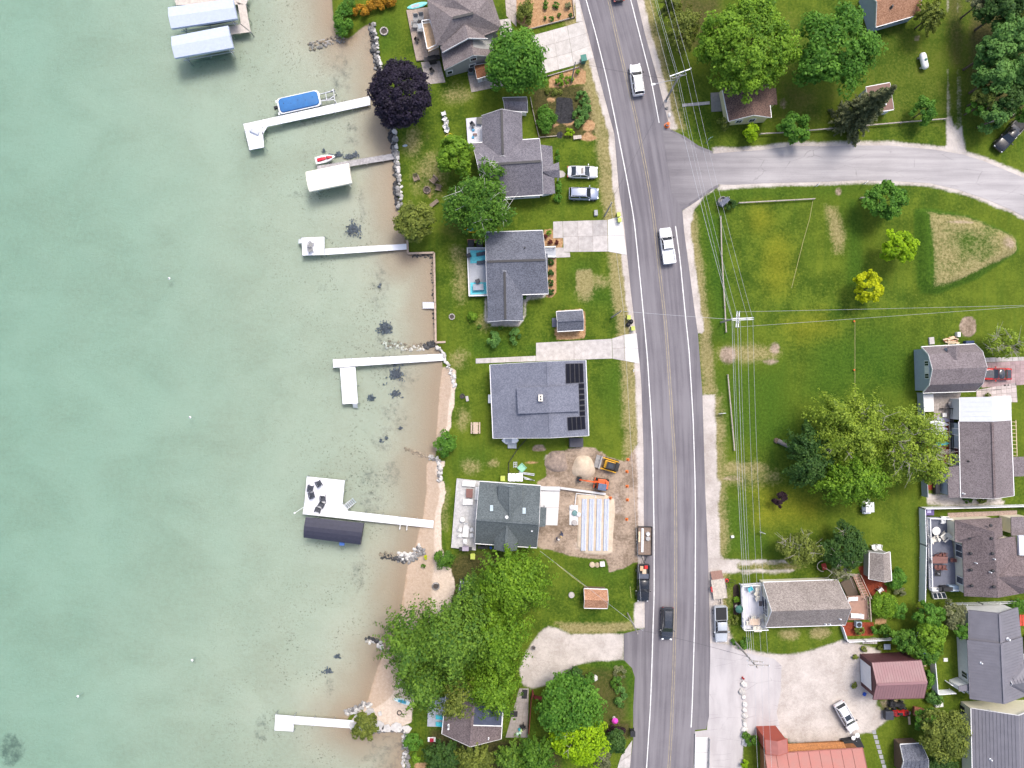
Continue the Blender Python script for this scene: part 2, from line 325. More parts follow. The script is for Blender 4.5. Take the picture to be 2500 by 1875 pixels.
paint('dry', q('Z8', 1430, 740, 1850, 720, 1800, 980, 1450, 1120), -.5, 16); paint('dry', q('Z8', 1900, 800, 2110, 790, 2110, 960, 1400, 1290, 1380, 1230, 1900, 960), .95, 5); blob('dirt', *q('Z8', 2010, 860)[0], 24, 22, .55); blob('dirt', *q('Z8', 1480, 640)[0], 40, 8, .5)
blob('dirt', *q('Z7', 1650, 250)[0], 10, 12, .7)
blob('dirt', *q('Y4', 1350, 300)[0], 21, 26, 1, 6)
GZ += 0.9 * sstep(-4, 26, np.where((PX > 2200) & (PX < 2520) & (PY > 480) & (PY < 740), sdist(MND, PX, PY), -99))
# north-east wood and yards
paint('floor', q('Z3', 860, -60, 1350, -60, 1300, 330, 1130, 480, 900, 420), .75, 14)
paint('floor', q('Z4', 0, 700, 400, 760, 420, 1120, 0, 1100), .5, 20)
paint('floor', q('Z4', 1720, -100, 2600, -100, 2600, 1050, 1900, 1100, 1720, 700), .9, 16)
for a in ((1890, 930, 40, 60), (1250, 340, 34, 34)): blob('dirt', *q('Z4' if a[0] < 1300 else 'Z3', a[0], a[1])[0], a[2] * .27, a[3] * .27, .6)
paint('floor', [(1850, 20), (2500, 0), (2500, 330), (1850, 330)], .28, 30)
# yards south-east
paint('redmulch', q('Y8', 1830, 930, 1900, 920, 1920, 1050, 2080, 1060, 2080, 1180, 1940, 1200, 1880, 1150, 1840, 1010), 1, 4)
paint('redmulch', q('Y8', 1670, 1440, 1960, 1440, 1960, 1560, 1700, 1560), 1, 3); paint('mulch', q('Y8', 1980, 1400, 2080, 1400, 2080, 1450, 1960, 1460), .7, 4)
paint('darkbed', q('Y8', 690, 1090, 745, 1090, 760, 1370, 695, 1360), 1, 3)
blob('dry', *q('Y8', 1200, 1540)[0], 26, 14, .8); blob('dry', *q('Y8', 1480, 1530)[0], 26, 14, .9)
paint('redmulch', q('Y5', 700, 650, 1050, 500, 1060, 1130, 900, 1190, 800, 1560, 690, 1540, 680, 900), .8, 3)
paint('gravel', q('X1', 700, 40, 950, 40, 1400, 90, 1850, 100, 1960, 210, 1300, 230, 700, 215), .75, 4)
paint('gravel', q('X3', 1360, 1260, 2200, 1270, 2200, 1400, 1450, 1400), .8, 5)
for i in range(12): blob('lush', *q('X3', 1400 + i * 62, 1300 + (i * 37 % 40))[0], 6, 5, .9, 4)
paint('gravel', q('X3', 1990, 290, 2212, 260, 2212, 500, 2100, 440), .6, 8)
for a in ((2080, 330), (2150, 400), (2000, 340)): blob('lush', *q('X3', *a)[0], 9, 6, .7, 5)
paint('floor', q('X5', 880, 1230, 1040, 1230, 1900, 1380, 2300, 1400, 2300, 1700, 1000, 1700, 840, 1500), .9, 8)
paint('mulch', q('X5', 710, 1590, 850, 1590, 850, 1700, 710, 1700), .8, 4)
paint('floor', q('X4', 800, 640, 1200, 560, 1450, 620, 1480, 900, 1450, 1300, 1280, 1300, 1000, 900), .65, 8)
paint('lush', q('X4', 900, 540, 1430, 490, 1550, 650, 1500, 1200, 1450, 1100, 1430, 660, 1200, 560), .9, 5)
paint('dry', q('X4', 680, 90, 1500, 90, 1560, 150, 1300, 210, 830, 210), .9, 6)
paint('floor', q('X4', 1250, 1150, 1500, 1150, 1500, 1350, 1250, 1340), .9, 5)
paint('dirt', q('X2', 330, 1040, 590, 1040, 590, 1080, 380, 1180), .6, 8); blob('gold', *q('X2', 20, 1000)[0], 14, 10, .4)
# --- ground sheet and lake bed share one height field
def grid_object(name, mask, mat):
    idx = np.arange(nx * ny).reshape(ny, nx)
    f = np.stack([idx[:-1, :-1], idx[:-1, 1:], idx[1:, 1:], idx[1:, :-1]], -1)[mask].reshape(-1, 4)
    used = np.unique(f); re = np.full(nx * ny, -1); re[used] = np.arange(len(used)); f = re[f]
    v = np.stack([GX, GY, GZ], -1).reshape(-1, 3)[used]
    me = bpy.data.meshes.new(name); me.vertices.add(len(v)); me.vertices.foreach_set('co', v.ravel())
    me.loops.add(f.size); me.loops.foreach_set('vertex_index', f.ravel()); me.polygons.add(len(f))
    me.polygons.foreach_set('loop_start', np.arange(0, f.size, 4)); me.polygons.foreach_set('use_smooth', np.ones(len(f), bool)); me.update(calc_edges=True)
    for k, a in ATT.items():
        at = me.attributes.new(k, 'FLOAT', 'POINT'); at.data.foreach_set('value', a.ravel()[used].astype(np.float32))
    me.materials.append(mat); o = bpy.data.objects.new(name, me); col.objects.link(o); return struct(o)
def bed_color(t, p):
    dep = t.n('SeparateXYZ', {0: p}).outputs[2]
    mid = t.noise(p, .12, 4, .6); fine = t.noise(p, 1.6, 4, .65); spk = t.noise(p, 3.2, 3, .6)
    ri = t.noise(t.n('Mapping', {'Vector': p, 'Rotation': (0, 0, .6), 'Scale': (.5, .8, 1)}).outputs[0], .13, 6, .62, .5)
    f = t.math('ADD', t.rng(dep, -.58, -1.05, 0, 1, False), t.math('MULTIPLY', t.math('SUBTRACT', mid, .5), .25), True)
    c = t.mix(f, (.3, .24, .178), (.40, .375, .31))
    c = t.mix(t.rng(fine, .3, .7, 0, .3), c, (.32, .27, .2))
    c = t.mix(t.math('MULTIPLY', t.rng(ri, .3, .7, 0, .42), t.rng(dep, -.75, -1.3)), c, (.52, .49, .42))
    near = t.rng(dep, -.7, -1.15, 0, 1)
    belt = t.math('MULTIPLY', near, t.rng(dep, -1.25, -1.9, 1, 0))
    sp = t.math('MULTIPLY', t.rng(spk, .58, .68), t.rng(t.noise(p, .3, 3), .42, .6))
    c = t.mix(t.math('MULTIPLY', sp, t.math('ADD', t.math('MULTIPLY', belt, .7), .06)), c, (.1, .1, .075))
    weed = t.attr('weed'); wv = t.math('ADD', weed, t.math('MULTIPLY', t.math('SUBTRACT', t.noise(p, .9, 5, .75), .5), 2.2))
    return t.mix(t.math('MULTIPLY', t.rng(wv, .4, 1.2, 0, .62), t.rng(weed, .02, .3)), c, (.05, .058, .06))
def ground_mat():
    m = bpy.data.materials.new('terrain'); t = NT(m); p = t.pos()
    big = t.noise(p, .045, 3); mid = t.noise(p, .35, 4, .6); fine = t.noise(p, 2.6, 4, .7); tiny = t.noise(p, 9, 3, .7)
    st = t.noise(t.n('Mapping', {'Vector': p, 'Scale': (1.1, .12, 1)}).outputs[0], 1.0, 3)
    mixn = t.math('ADD', t.math('MULTIPLY', mid, .5), t.math('MULTIPLY', fine, .5))
    g = t.mix(t.rng(mixn, .36, .66), (.027, .062, .005), (.12, .168, .016))
    g = t.mix(t.rng(big, .4, .62, 0, .5), g, (.125, .16, .014))
    g = t.mix(t.rng(st, .45, .7, 0, .3), g, (.035, .09, .008))
    g = t.mix(t.rng(fine, .58, .74, 0, .5), g, (.17, .17, .045)); g = t.mix(t.rng(tiny, .5, .7, 0, .5), g, (.022, .045, .005))
    rag = t.math('ADD', t.math('MULTIPLY', mid, .45), t.math('ADD', t.math('MULTIPLY', fine, .4), t.math('MULTIPLY', tiny, .15)))
    rag = t.math('SUBTRACT', rag, .5)
    def layer(c, name, c1, c2, k=1.0, w_=.16, amt=1.0, sc_=None):
        a = t.attr(name); v = t.math('ADD', a, t.math('MULTIPLY', rag, k))
        v = t.math('MULTIPLY', v, t.rng(a, .01, .12))
        f = t.rng(v, .5 - w_, .5 + w_, 0, amt); n_ = t.math('ADD', t.math('MULTIPLY', fine, .6), t.math('MULTIPLY', tiny, .4)) if sc_ is None else sc_
        return t.mix(f, c, t.mix(t.rng(n_, .36, .64), c1, c2))
    c = layer(g, 'lush', (.016, .056, .005), (.055, .122, .011), 1.4, .6, .85)
    c = layer(c, 'gold', (.14, .155, .01), (.22, .215, .018), 1.4, .6, .8)
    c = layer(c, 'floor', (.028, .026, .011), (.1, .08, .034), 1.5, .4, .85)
    c = layer(c, 'dry', (.17, .145, .055), (.36, .3, .15), 2.2, .35, .85)
    c = layer(c, 'mulch', (.27, .15, .075), (.47, .3, .16), 1.3, .2)
    c = layer(c, 'redmulch', (.17, .035, .02), (.27, .06, .03), .5, .12)
    c = layer(c, 'dark', (.018, .018, .02), (.05, .05, .055), .6, .1)
    c = layer(c, 'darkbed', (.022, .016, .013), (.05, .036, .03), .4, .1)
    c = layer(c, 'dirt', (.17, .125, .092), (.4, .31, .24), 1.0, .22, .96, t.math('ADD', t.math('MULTIPLY', mid, .55), t.math('MULTIPLY', fine, .45)))
    c = layer(c, 'gravel', (.37, .325, .295), (.56, .51, .475), 1.4, .3, .96, t.math('ADD', t.math('MULTIPLY', mid, .5), t.math('ADD', t.math('MULTIPLY', fine, .25), t.math('MULTIPLY', tiny, .25))))
    c = layer(c, 'sand', (.5, .4, .315), (.64, .54, .45), .7, .15)
    c = layer(c, 'wet', (.39, .295, .215), (.47, .37, .285), .3, .3)
    c = t.mix(t.rng(t.math('ADD', t.attr('shore'), t.math('MULTIPLY', rag, .5)), -.12, .12), bed_color(t, p), c)
    t.done(t.bsdf(c, .95, .12, 0, t.bump(t.math('ADD', fine, tiny), .55, .12))); return m
cell = lambda A: (A[:-1, :-1] + A[1:, :-1] + A[:-1, 1:] + A[1:, 1:]) / 4
lc = cell(land)
ATT['shore'] = np.clip(land, -3, 3)
# thin growth of water weed on the bed, where the photograph shows dark drifts
for a in ((945, 60, 16, 50), (830, 175, 36, 60), (855, 330, 22, 60), (880, 500, 14, 60), (735, 300, 30, 14), (780, 700, 20, 14), (925, 700, 30, 70), (940, 860, 40, 60), (990, 930, 40, 40), (960, 1020, 40, 50), (930, 1080, 30, 40), (900, 1190, 36, 60),
          (955, 1160, 30, 40), (905, 1230, 40, 50), (730, 470, 70, 10), (905, 90, 20, 40), (960, 610, 20, 14), (870, 1400, 24, 60), (630, 1790, 24, 40), (800, 1680, 16, 40), (985, 1835, 60, 50), (950, 1830, 60, 60), (935, 1860, 60, 40)):
    blob('weed', *a, .62)
for a in ((0, 1850, 34, 44),): blob('weed', *a, 1.0)
TERRAIN = ground_mat()
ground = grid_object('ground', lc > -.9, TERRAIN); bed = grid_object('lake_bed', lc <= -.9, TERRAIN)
# water: a real body of water over the bed; its own absorption turns it green with depth
def water_mat():
    m = bpy.data.materials.new('lake_water'); t = NT(m); p = t.pos()
    n1 = t.noise(p, 1.3, 4, .6, .3); n2 = t.noise(p, .25, 3)
    nr = t.bump(t.math('ADD', n1, t.math('MULTIPLY', n2, 2.0)), .12, .2)
    fr = t.n('Fresnel', {'IOR': 1.33}); t.set(fr.inputs['Normal'], nr)
    gl = t.n('BsdfGlossy', {'Color': (1, 1, 1), 'Roughness': .06}); t.set(gl.inputs['Normal'], nr)
    tr = t.n('BsdfTransparent', {'Color': (1, 1, 1)})
    mx = t.n('MixShader', {0: fr.outputs[0]}); t.set(mx.inputs[1], tr.outputs[0]); t.set(mx.inputs[2], gl.outputs[0])
    t.done(mx.outputs[0])
    va = t.n('VolumeAbsorption', {'Color': (.34, .82, .79), 'Density': .23}); t.set(t.out.inputs['Volume'], va.outputs[0]); return m
mb = MB(); mb.box((-1150, 0, (WL - 12) / 2), (2330, 5000, 12 + WL), 0)
mb.v = [(x, y, WL if z > -6 else -12) for x, y, z in mb.v]
struct(mb.build('lake_water', water_mat()))
# --- roads
def asphalt(name, c1, c2, streak=(1.2, .05, 1), cracks=0.0, uv=False, fade=None):
    m = bpy.data.materials.new(name); t = NT(m); p = t.pos()
    v = t.n('UVMap').outputs[0] if uv else p
    s1 = t.noise(t.n('Mapping', {'Vector': v, 'Scale': streak}).outputs[0], 1.0, 4, .6); big = t.noise(p, .12, 4); fine = t.noise(p, 7, 3, .7)
    f = t.math('ADD', t.math('MULTIPLY', s1, .55), t.math('ADD', t.math('MULTIPLY', big, .3), t.math('MULTIPLY', fine, .15)))
    c = t.mix(t.rng(f, .36, .62), c1, c2)
    if fade:
        xx = t.math('ADD', t.n('SeparateXYZ', {0: p}).outputs[0], t.math('MULTIPLY', t.math('SUBTRACT', t.noise(p, .25, 4), .5), 7.0))
        c = t.mix(t.rng(xx, fade[0], fade[1]), t.mix(t.rng(f, .36, .62), fade[2], fade[3]), c)
    if cracks:
        vo = t.n('TexVoronoi', {'Vector': t.n('Mapping', {'Vector': t.mix(.35, p, t.n('TexNoise', {'Vector': p, 'Scale': .4, 'Detail': 5}).outputs[1], 'ADD'), 'Scale': (.16, .55, 1)}).outputs[0], 'Scale': 1.0}, feature='DISTANCE_TO_EDGE')
        k = t.math('MULTIPLY', t.rng(vo.outputs[0], .0, .016, 1, 0), t.rng(t.noise(p, .3, 3), .45, .6))
        c = t.mix(t.math('MULTIPLY', k, cracks), c, sc(c1, .45))
    t.done(t.bsdf(c, .9, .2, 0, t.bump(fine, .3, .02))); return m
smooth_y = np.arange(-480, 2360, 12.0)
def xline(pts, w=5):
    xs = np.interp(smooth_y, [p[1] for p in pts], [p[0] for p in pts]); k = np.ones(w) / w
    return np.convolve(np.pad(xs, w // 2, 'edge'), k, 'valid')
LL = xline([(1290, -480), (1395, -130), (1431, 0), (1454, 81), (1481, 190), (1506, 312), (1530, 435), (1548, 535), (1565, 703), (1573, 790), (1581, 878), (1588, 991), (1593, 1085), (1597, 1300), (1597, 1460), (1595, 1510), (1592, 1613),
            (1588, 1726), (1578.6, 1875), (1545, 2360)])
LR = xline([(1405, -480), (1506, -130), (1540, 0), (1563, 90), (1590, 195), (1611, 309), (1630, 420), (1649, 550), (1660, 630), (1673, 766), (1682.5, 856), (1692, 1018), (1697, 1170), (1698, 1266), (1697, 1480), (1694, 1590), (1690, 1726), (1687, 1782), (1680, 1875), (1648, 2360)])
LC = xline([(1346, -480), (1450, -130), (1487, 0), (1508.5, 103), (1527, 179), (1552, 285), (1584, 450), (1597, 535), (1609, 652), (1625, 790), (1637, 960), (1645, 1085), (1648, 1130), (1650, 1320), (1648.6, 1500), (1645, 1636), (1639.5, 1771), (1633, 1875), (1598, 2360)])
mb = MB(); mb.slab([P(x, y, 0.02) for x, y in AL + AL2] + [P(x, y, .02) for x, y in (AR + AR2)[::-1]], .1)
struct(mb.build('road_shoulder', asphalt('asphalt_shoulder', (.118, .109, .121), (.19, .178, .19))))
mb = MB(); mb.slab([P(x, y, 0.024) for x, y in [(1618, 318), (1640, 322), (1674, 342), (1704, 363), (1739, 375)] + SRT[1:] + SRB[:-1] + [(1754, 450), (1728, 464), (1698, 486), (1664, 508), (1640, 470), (1630, 400)]], .1)
struct(mb.build('side_road', asphalt('asphalt_worn', (.28, .265, .27), (.4, .38, .38), (.05, .9, 1), .4, False, (20, 44, (.13, .12, .132), (.205, .192, .203)))))
def ribbon(name, a, b, z, mat, y0=-470, y1=2350, uvs=True):
    sel = [i for i, y in enumerate(smooth_y) if y0 <= y <= y1]; vs = []; n = 8 if uvs else 1
    for i in sel:
        for j in range(n + 1): vs.append(P(a[i] + (b[i] - a[i]) * j / n, smooth_y[i], z))
    fs = [(i * (n + 1) + j, (i + 1) * (n + 1) + j, (i + 1) * (n + 1) + j + 1, i * (n + 1) + j + 1) for i in range(len(sel) - 1) for j in range(n)]
    me = bpy.data.meshes.new(name); me.from_pydata([tuple(v) for v in vs], [], fs); me.materials.append(mat)
    uv = me.uv_layers.new(name='UVMap'); k = len(me.loops); li = np.zeros(k, int); me.loops.foreach_get('vertex_index', li)
    U = np.stack([(li % (n + 1)) / n * 8, (li // (n + 1)) * .75], -1).astype(np.float32); uv.data.foreach_set('uv', U.ravel())
    o = bpy.data.objects.new(name, me); col.objects.link(o); return o
struct(ribbon('road', LL - 1.5, LR + 1.5, .028, asphalt('asphalt_road', (.128, .118, .132), (.2, .188, .202), (1.4, .06, 1), 0, True)))
wp = M('road_paint_white', (.72, .72, .70), .6, .25, 1.5, c2=(.8, .8, .79), grain=12); yp = M('road_paint_yellow', (.25, .22, .17), .7, .2, 1.2, c2=(.36, .3, .2), grain=14)
struct(ribbon('edge_line', LL - 1.1, LL + 1.1, .034, wp, uvs=False)); struct(ribbon('edge_line', LR - 1.1, LR + 1.1, .034, wp, y1=306, uvs=False))
struct(ribbon('edge_line', LR - 1.1, LR + 1.1, .034, wp, 550, 1785, uvs=False))
for o_ in (-2.6, 2.6): struct(ribbon('centre_line', LC + o_ - .8, LC + o_ + .8, .034, yp, uvs=False))
mb = MB(); mb.slab([P(x, y, .012) for x, y in [(1730, 1570), (1772, 1572), (1812, 1592), (1890, 1608), (1908, 1625), (1906, 1690), (1896, 1740), (1906, 1786), (1850, 1792), (1816, 1794), (1810, 1880), (1790, 2100), (1690, 2100), (1696, 1786), (1726, 1782), (1730, 1740)]], .1)
struct(mb.build('parking_lot', asphalt('asphalt_old', (.36, .335, .335), (.46, .435, .43), (.5, .12, 1), .5)))
# --- concrete drives, walks and pads: every slab its own piece
CONC = M('concrete', (.4, .37, .35), .9, .12, 1.2, .2, c2=(.5, .47, .45), grain=9, random=.12, bump=.1)
CONCW = M('concrete_new', (.56, .55, .54), .85, .05, 1.2, .2, grain=9, random=.05); PAVER = M('paver', (.36, .31, .28), .9, .15, 3, .2, c2=(.45, .4, .36), grain=9, random=.15)
def paving(name, quads, mat=CONC, z=.05, piece='slab', gap=.02):
    """quads: list of (corner list, nu, nv[, mat]) in picture coordinates, cut into slabs with open joints"""
    root = MB(); allp = [p for qd in quads for p in qd[0]]
    cx, cy = sum(p[0] for p in allp) / len(allp), sum(p[1] for p in allp) / len(allp)
    for qd in quads: root.slab([P(x, y, z - .02) for x, y in qd[0]], .06)
    ro = struct(root.build(name, M('joint_sand', (.25, .22, .19)), at=P(cx, cy, 0)))
    for qd in quads:
        c, nu, nv = qd[:3]; m = qd[3] if len(qd) > 3 else mat
        if len(c) != 4:
            MB().slab([P(x, y, z) for x, y in c], .05).build(piece, m, ro); continue
        A, B, C, D = [P(x, y, z) for x, y in c]
        bl = lambda u, v: A * (1 - u) * (1 - v) + B * u * (1 - v) + C * u * v + D * (1 - u) * v
        gu = gap / max((B - A).length, .1); gv = gap / max((D - A).length, .1)
        for i in range(nu):
            for j in range(nv):
                u0, u1, v0, v1 = i / nu + gu * (i > 0), (i + 1) / nu - gu * (i < nu - 1), j / nv + gv * (j > 0), (j + 1) / nv - gv * (j < nv - 1)
                MB().slab([bl(u0, v0), bl(u1, v0), bl(u1, v1), bl(u0, v1)], .05).build(piece, m, ro)
    return ro
paving('driveway', [(q('Z2', 1400, 340, 1786, 233, 1846, 588, 1440, 700), 3, 3), (q('Z2', 1788, 232, 1925, 190, 2020, 520, 1848, 588), 1, 3), (q('Z2', 1860, -60, 1882, -60, 1925, 186, 1868, 200), 1, 2)], M('concrete_pale', (.45, .42, .39), .9, .1, 1, .2, c2=(.54, .51, .48), grain=8, random=.08))
paving('driveway', [(q('Z6', 1108, 742, 1192, 738, 1197, 888, 1108, 890), 1, 1), (q('Z6', 1195, 738, 1595, 726, 1600, 1010, 1202, 1014), 3, 2), (q('Z6', 1202, 1017, 1258, 1018, 1262, 1060, 1130, 1066, 1130, 975, 1200, 975), 1, 1),
                    (q('Z6', 1600, 725, 1722, 692, 1771, 1040, 1604, 1010), 1, 2, CONCW)])
paving('driveway', [(q('Y2', 924, 518, 1740, 474, 1748, 686, 924, 716), 2, 1), (q('Y2', 1744, 472, 1872, 432, 1884, 712, 1752, 688), 1, 2), (q('Y2', 1876, 430, 2008, 415, 2040, 740, 1888, 712), 1, 2, CONCW), (q('Y2', 272, 688, 920, 658, 920, 716, 272, 740), 4, 1)], z=.045)
paving('pad', [(q('Z3', 1235, 835, 1330, 830, 1335, 1000, 1242, 1006), 1, 1)], M('concrete_dark', (.22, .21, .2), .9)); paving('footpath', [(q('Z3', 978, 935, 1225, 912, 1228, 938, 980, 960), 5, 1)])
paving('sidewalk', [(q('X3', 432, 1325, 572, 1325, 560, 1659, 415, 1659), 1, 2, CONCW), (q('X3', 415, 1662, 560, 1662, 555, 1900, 400, 1900), 1, 1, CONCW)], z=.12)
paving('sidewalk', [(q('X4', 1400, 1530, 1520, 1360, 1495, 1659, 1360, 1659), 1, 2)], z=.06)
paving('patio', [(q('Z2', 470, 560, 640, 545, 690, 740, 520, 760), 3, 4)], PAVER); paving('patio', [(q('Z2', 890, 660, 1180, 620, 1215, 770, 925, 830), 5, 4)], PAVER)
paving('footpath', [(q('Z2', 1165, 180, 1275, 165, 1300, 330, 1190, 330), 2, 3)]); paving('footpath', [(q('Z2', 1225, -60, 1330, -60, 1330, 240, 1240, 140), 2, 5)], PAVER)
paving('pad', [(q('Y7', 1022, 545, 1220, 535, 1195, 905, 1015, 900), 1, 2, CONCW)]); paving('pad', [(q('Y7', 1320, 695, 1430, 695, 1430, 900, 1320, 900), 1, 1, CONCW)], z=.1)
paving('terrace', [(q('X5', 1850, 800, 1950, 800, 1940, 1330, 1700, 1330), 3, 7)], M('terrace_tile', (.3, .27, .25), .9, random=.12))
paving('patio', [(q('Y5', 800, 60, 1240, 60, 1130, 480, 830, 480), 8, 8)], PAVER); paving('patio', [(q('Y4', 1480, 1280, 2090, 1160, 2110, 1465, 1480, 1465), 8, 4)], M('paver_pink', (.45, .39, .37), .9, random=.15))
paving('driveway', [(q('Y4', 1560, 860, 2300, 820, 2300, 1190, 1560, 1240), 10, 6)], M('paver_mauve', (.33, .24, .24), .9, random=.15)); paving('footpath', [(q('Y4', 1600, 780, 2300, 765, 2300, 820, 1600, 850), 8, 1)])
paving('footpath', [(q('Y5', 1050, 320, 1130, 320, 1150, 1640, 1070, 1640), 1, 14)], PAVER)
paving('pad', [(q('X1', 1035, 330, 2105, 290, 2105, 360, 1040, 400), 8, 1)], M('aggregate', (.34, .26, .22), .95, .3, 6))
paving('footpath', [([(x + i * 3.5, y + i * 12) for x, y in q('X2', 290, 1320, 325, 1320, 330, 1355, 298, 1355)], 1, 1) for i in range(9)], M('stepping_stone', (.3, .3, .31), .9, random=.15), z=.04)
# ================================================================ TREES AND PLANTS
PAL = {'lime': ((.045, .105, .007), (.15, .255, .018)), 'bright': ((.025, .085, .008), (.095, .205, .022)), 'green': ((.022, .07, .008), (.09, .18, .018)), 'dark': ((.014, .044, .009), (.055, .11, .02)),
       'olive': ((.045, .066, .011), (.16, .19, .032)), 'yellow': ((.15, .19, .002), (.40, .43, .004)), 'chart': ((.085, .165, .003), (.25, .38, .006)), 'purple': ((.009, .007, .014), (.036, .027, .052)),
       'blue': ((.03, .085, .018), (.11, .215, .045)), 'grey': ((.06, .072, .032), (.2, .21, .1)), 'orange': ((.13, .075, .008), (.4, .21, .015)), 'willow': ((.065, .108, .012), (.22, .29, .03)),
       'pine': ((.03, .08, .013), (.13, .22, .024)), 'plum': ((.016, .008, .012), (.06, .03, .04)), 'spruce': ((.04, .055, .025), (.15, .16, .075)), 'red': ((.05, .012, .012), (.16, .04, .03))}
LM = {}
def leaf_mat(k):
    if k in LM: return LM[k]
    kd, kl = (1, 1.1) if k in ('purple', 'plum', 'red') else (1.45, 1.5)
    m = bpy.data.materials.new('foliage_' + k); t = NT(m); d_, l_ = sc(PAL[k][0], kd), sc(PAL[k][1], kl)
    c = t.mix(t.attr('tint'), d_, l_)
    b = t.bsdf(c, .62, .25); tr = t.n('BsdfTranslucent', {'Color': t.mix(.5, c, sc(l_, 1.2))})
    mx = t.n('MixShader', {0: .34}); t.set(mx.inputs[1], b.outputs[0]); t.set(mx.inputs[2], tr.outputs[0]); t.done(mx.outputs[0]); LM[k] = m; return m
BARK = M('bark', (.13, .1, .075), .95, .3, 5, .1, bump=.5); BIRCH = M('birch_bark', (.62, .6, .56), .9, .2, 6, .1); PALEB = M('dead_branch', (.36, .33, .29), .95, .2, 5, .1)
def leaves_object(name, pos, nrm, size, tint, mat, parent, aspect=1.0):
    n = len(pos); r = rng.normal(size=(n, 3)); nrm = nrm / (np.linalg.norm(nrm, axis=1, keepdims=True) + 1e-9)
    u = np.cross(nrm, r); u /= np.linalg.norm(u, axis=1, keepdims=True) + 1e-9; v = np.cross(nrm, u)
    s = size[:, None]; a = u * s * .62 * aspect; b = v * s * .44
    V = np.stack([pos - a, pos - b * 1.0 + nrm * s * .08, pos + a, pos + b], 1).reshape(-1, 3)
    loc, rot = org(parent); V = V - np.array(loc)
    me = bpy.data.meshes.new(name); me.vertices.add(4 * n); me.vertices.foreach_set('co', V.ravel().astype(np.float32)); me.loops.add(4 * n); me.loops.foreach_set('vertex_index', np.arange(4 * n, dtype=np.int32))
    me.polygons.add(n); me.polygons.foreach_set('loop_start', np.arange(0, 4 * n, 4, dtype=np.int32)); me.update(calc_edges=True)
    at = me.attributes.new('tint', 'FLOAT', 'FACE'); at.data.foreach_set('value', np.clip(tint, 0, 1).astype(np.float32)); me.materials.append(mat)
    o = bpy.data.objects.new(name, me); col.objects.link(o); o.parent = parent; ORG[o.name] = (loc, rot); return o
def crown_points(c, rad, nc, per, leaf, frond=0.0, low=-.35, lob=.2, hollow=.45, cs=.26):
    """leaf positions gathered in clumps over an uneven crown"""
    c = np.array(c); rad = np.array(rad); k = rng.integers(3, 6); ph = rng.uniform(0, 6.28, 2)
    z = rng.uniform(low, 1, nc); az = rng.uniform(0, 2 * np.pi, nc); h = np.sqrt(np.clip(1 - z * z, 0, 1))
    lobe = 1 + lob * (np.sin(k * az + ph[0]) * .6 + np.sin((2 * k + 1) * az + ph[1]) * .4)
    rr = rng.uniform(hollow, 1, nc) ** .6 * lobe
    dirs = np.stack([h * np.cos(az), h * np.sin(az), z], 1); cen = c + dirs * rad * rr[:, None] * .86
    crad = rad.mean() * rng.uniform(cs * .6, cs * 1.25, nc); tn = np.clip(rng.normal(.5, .17, nc), 0, 1)
    g = rng.normal(size=(nc, per, 3)); g /= np.linalg.norm(g, axis=2, keepdims=True); rad_in = rng.uniform(.25, 1, (nc, per, 1)) ** .5
    off = g * rad_in * crad[:, None, None]; off[:, :, 2] *= .62
    if frond:
        hd = np.stack([np.cos(az), np.sin(az), np.full(nc, -.28)], 1); al = rng.uniform(-1, 1, (nc, per, 1)); tp = 1 - .65 * np.clip(al, 0, 1)
        off = off * (.62 * tp) + hd[:, None, :] * al * crad[:, None, None] * (1 + frond)
    pos = (cen[:, None, :] + off).reshape(-1, 3); n = nc * per
    nrm = (off / (crad[:, None, None] + 1e-9) * .7).reshape(-1, 3) + np.repeat(dirs, per, 0) * .35 + np.array([0, 0, .75]) + rng.normal(size=(n, 3)) * .42
    tint = np.repeat(tn, per) + rng.normal(0, .22, n)
    return pos, nrm, rng.uniform(.65, 1.35, n) * leaf, tint, cen
TALLY = [0]
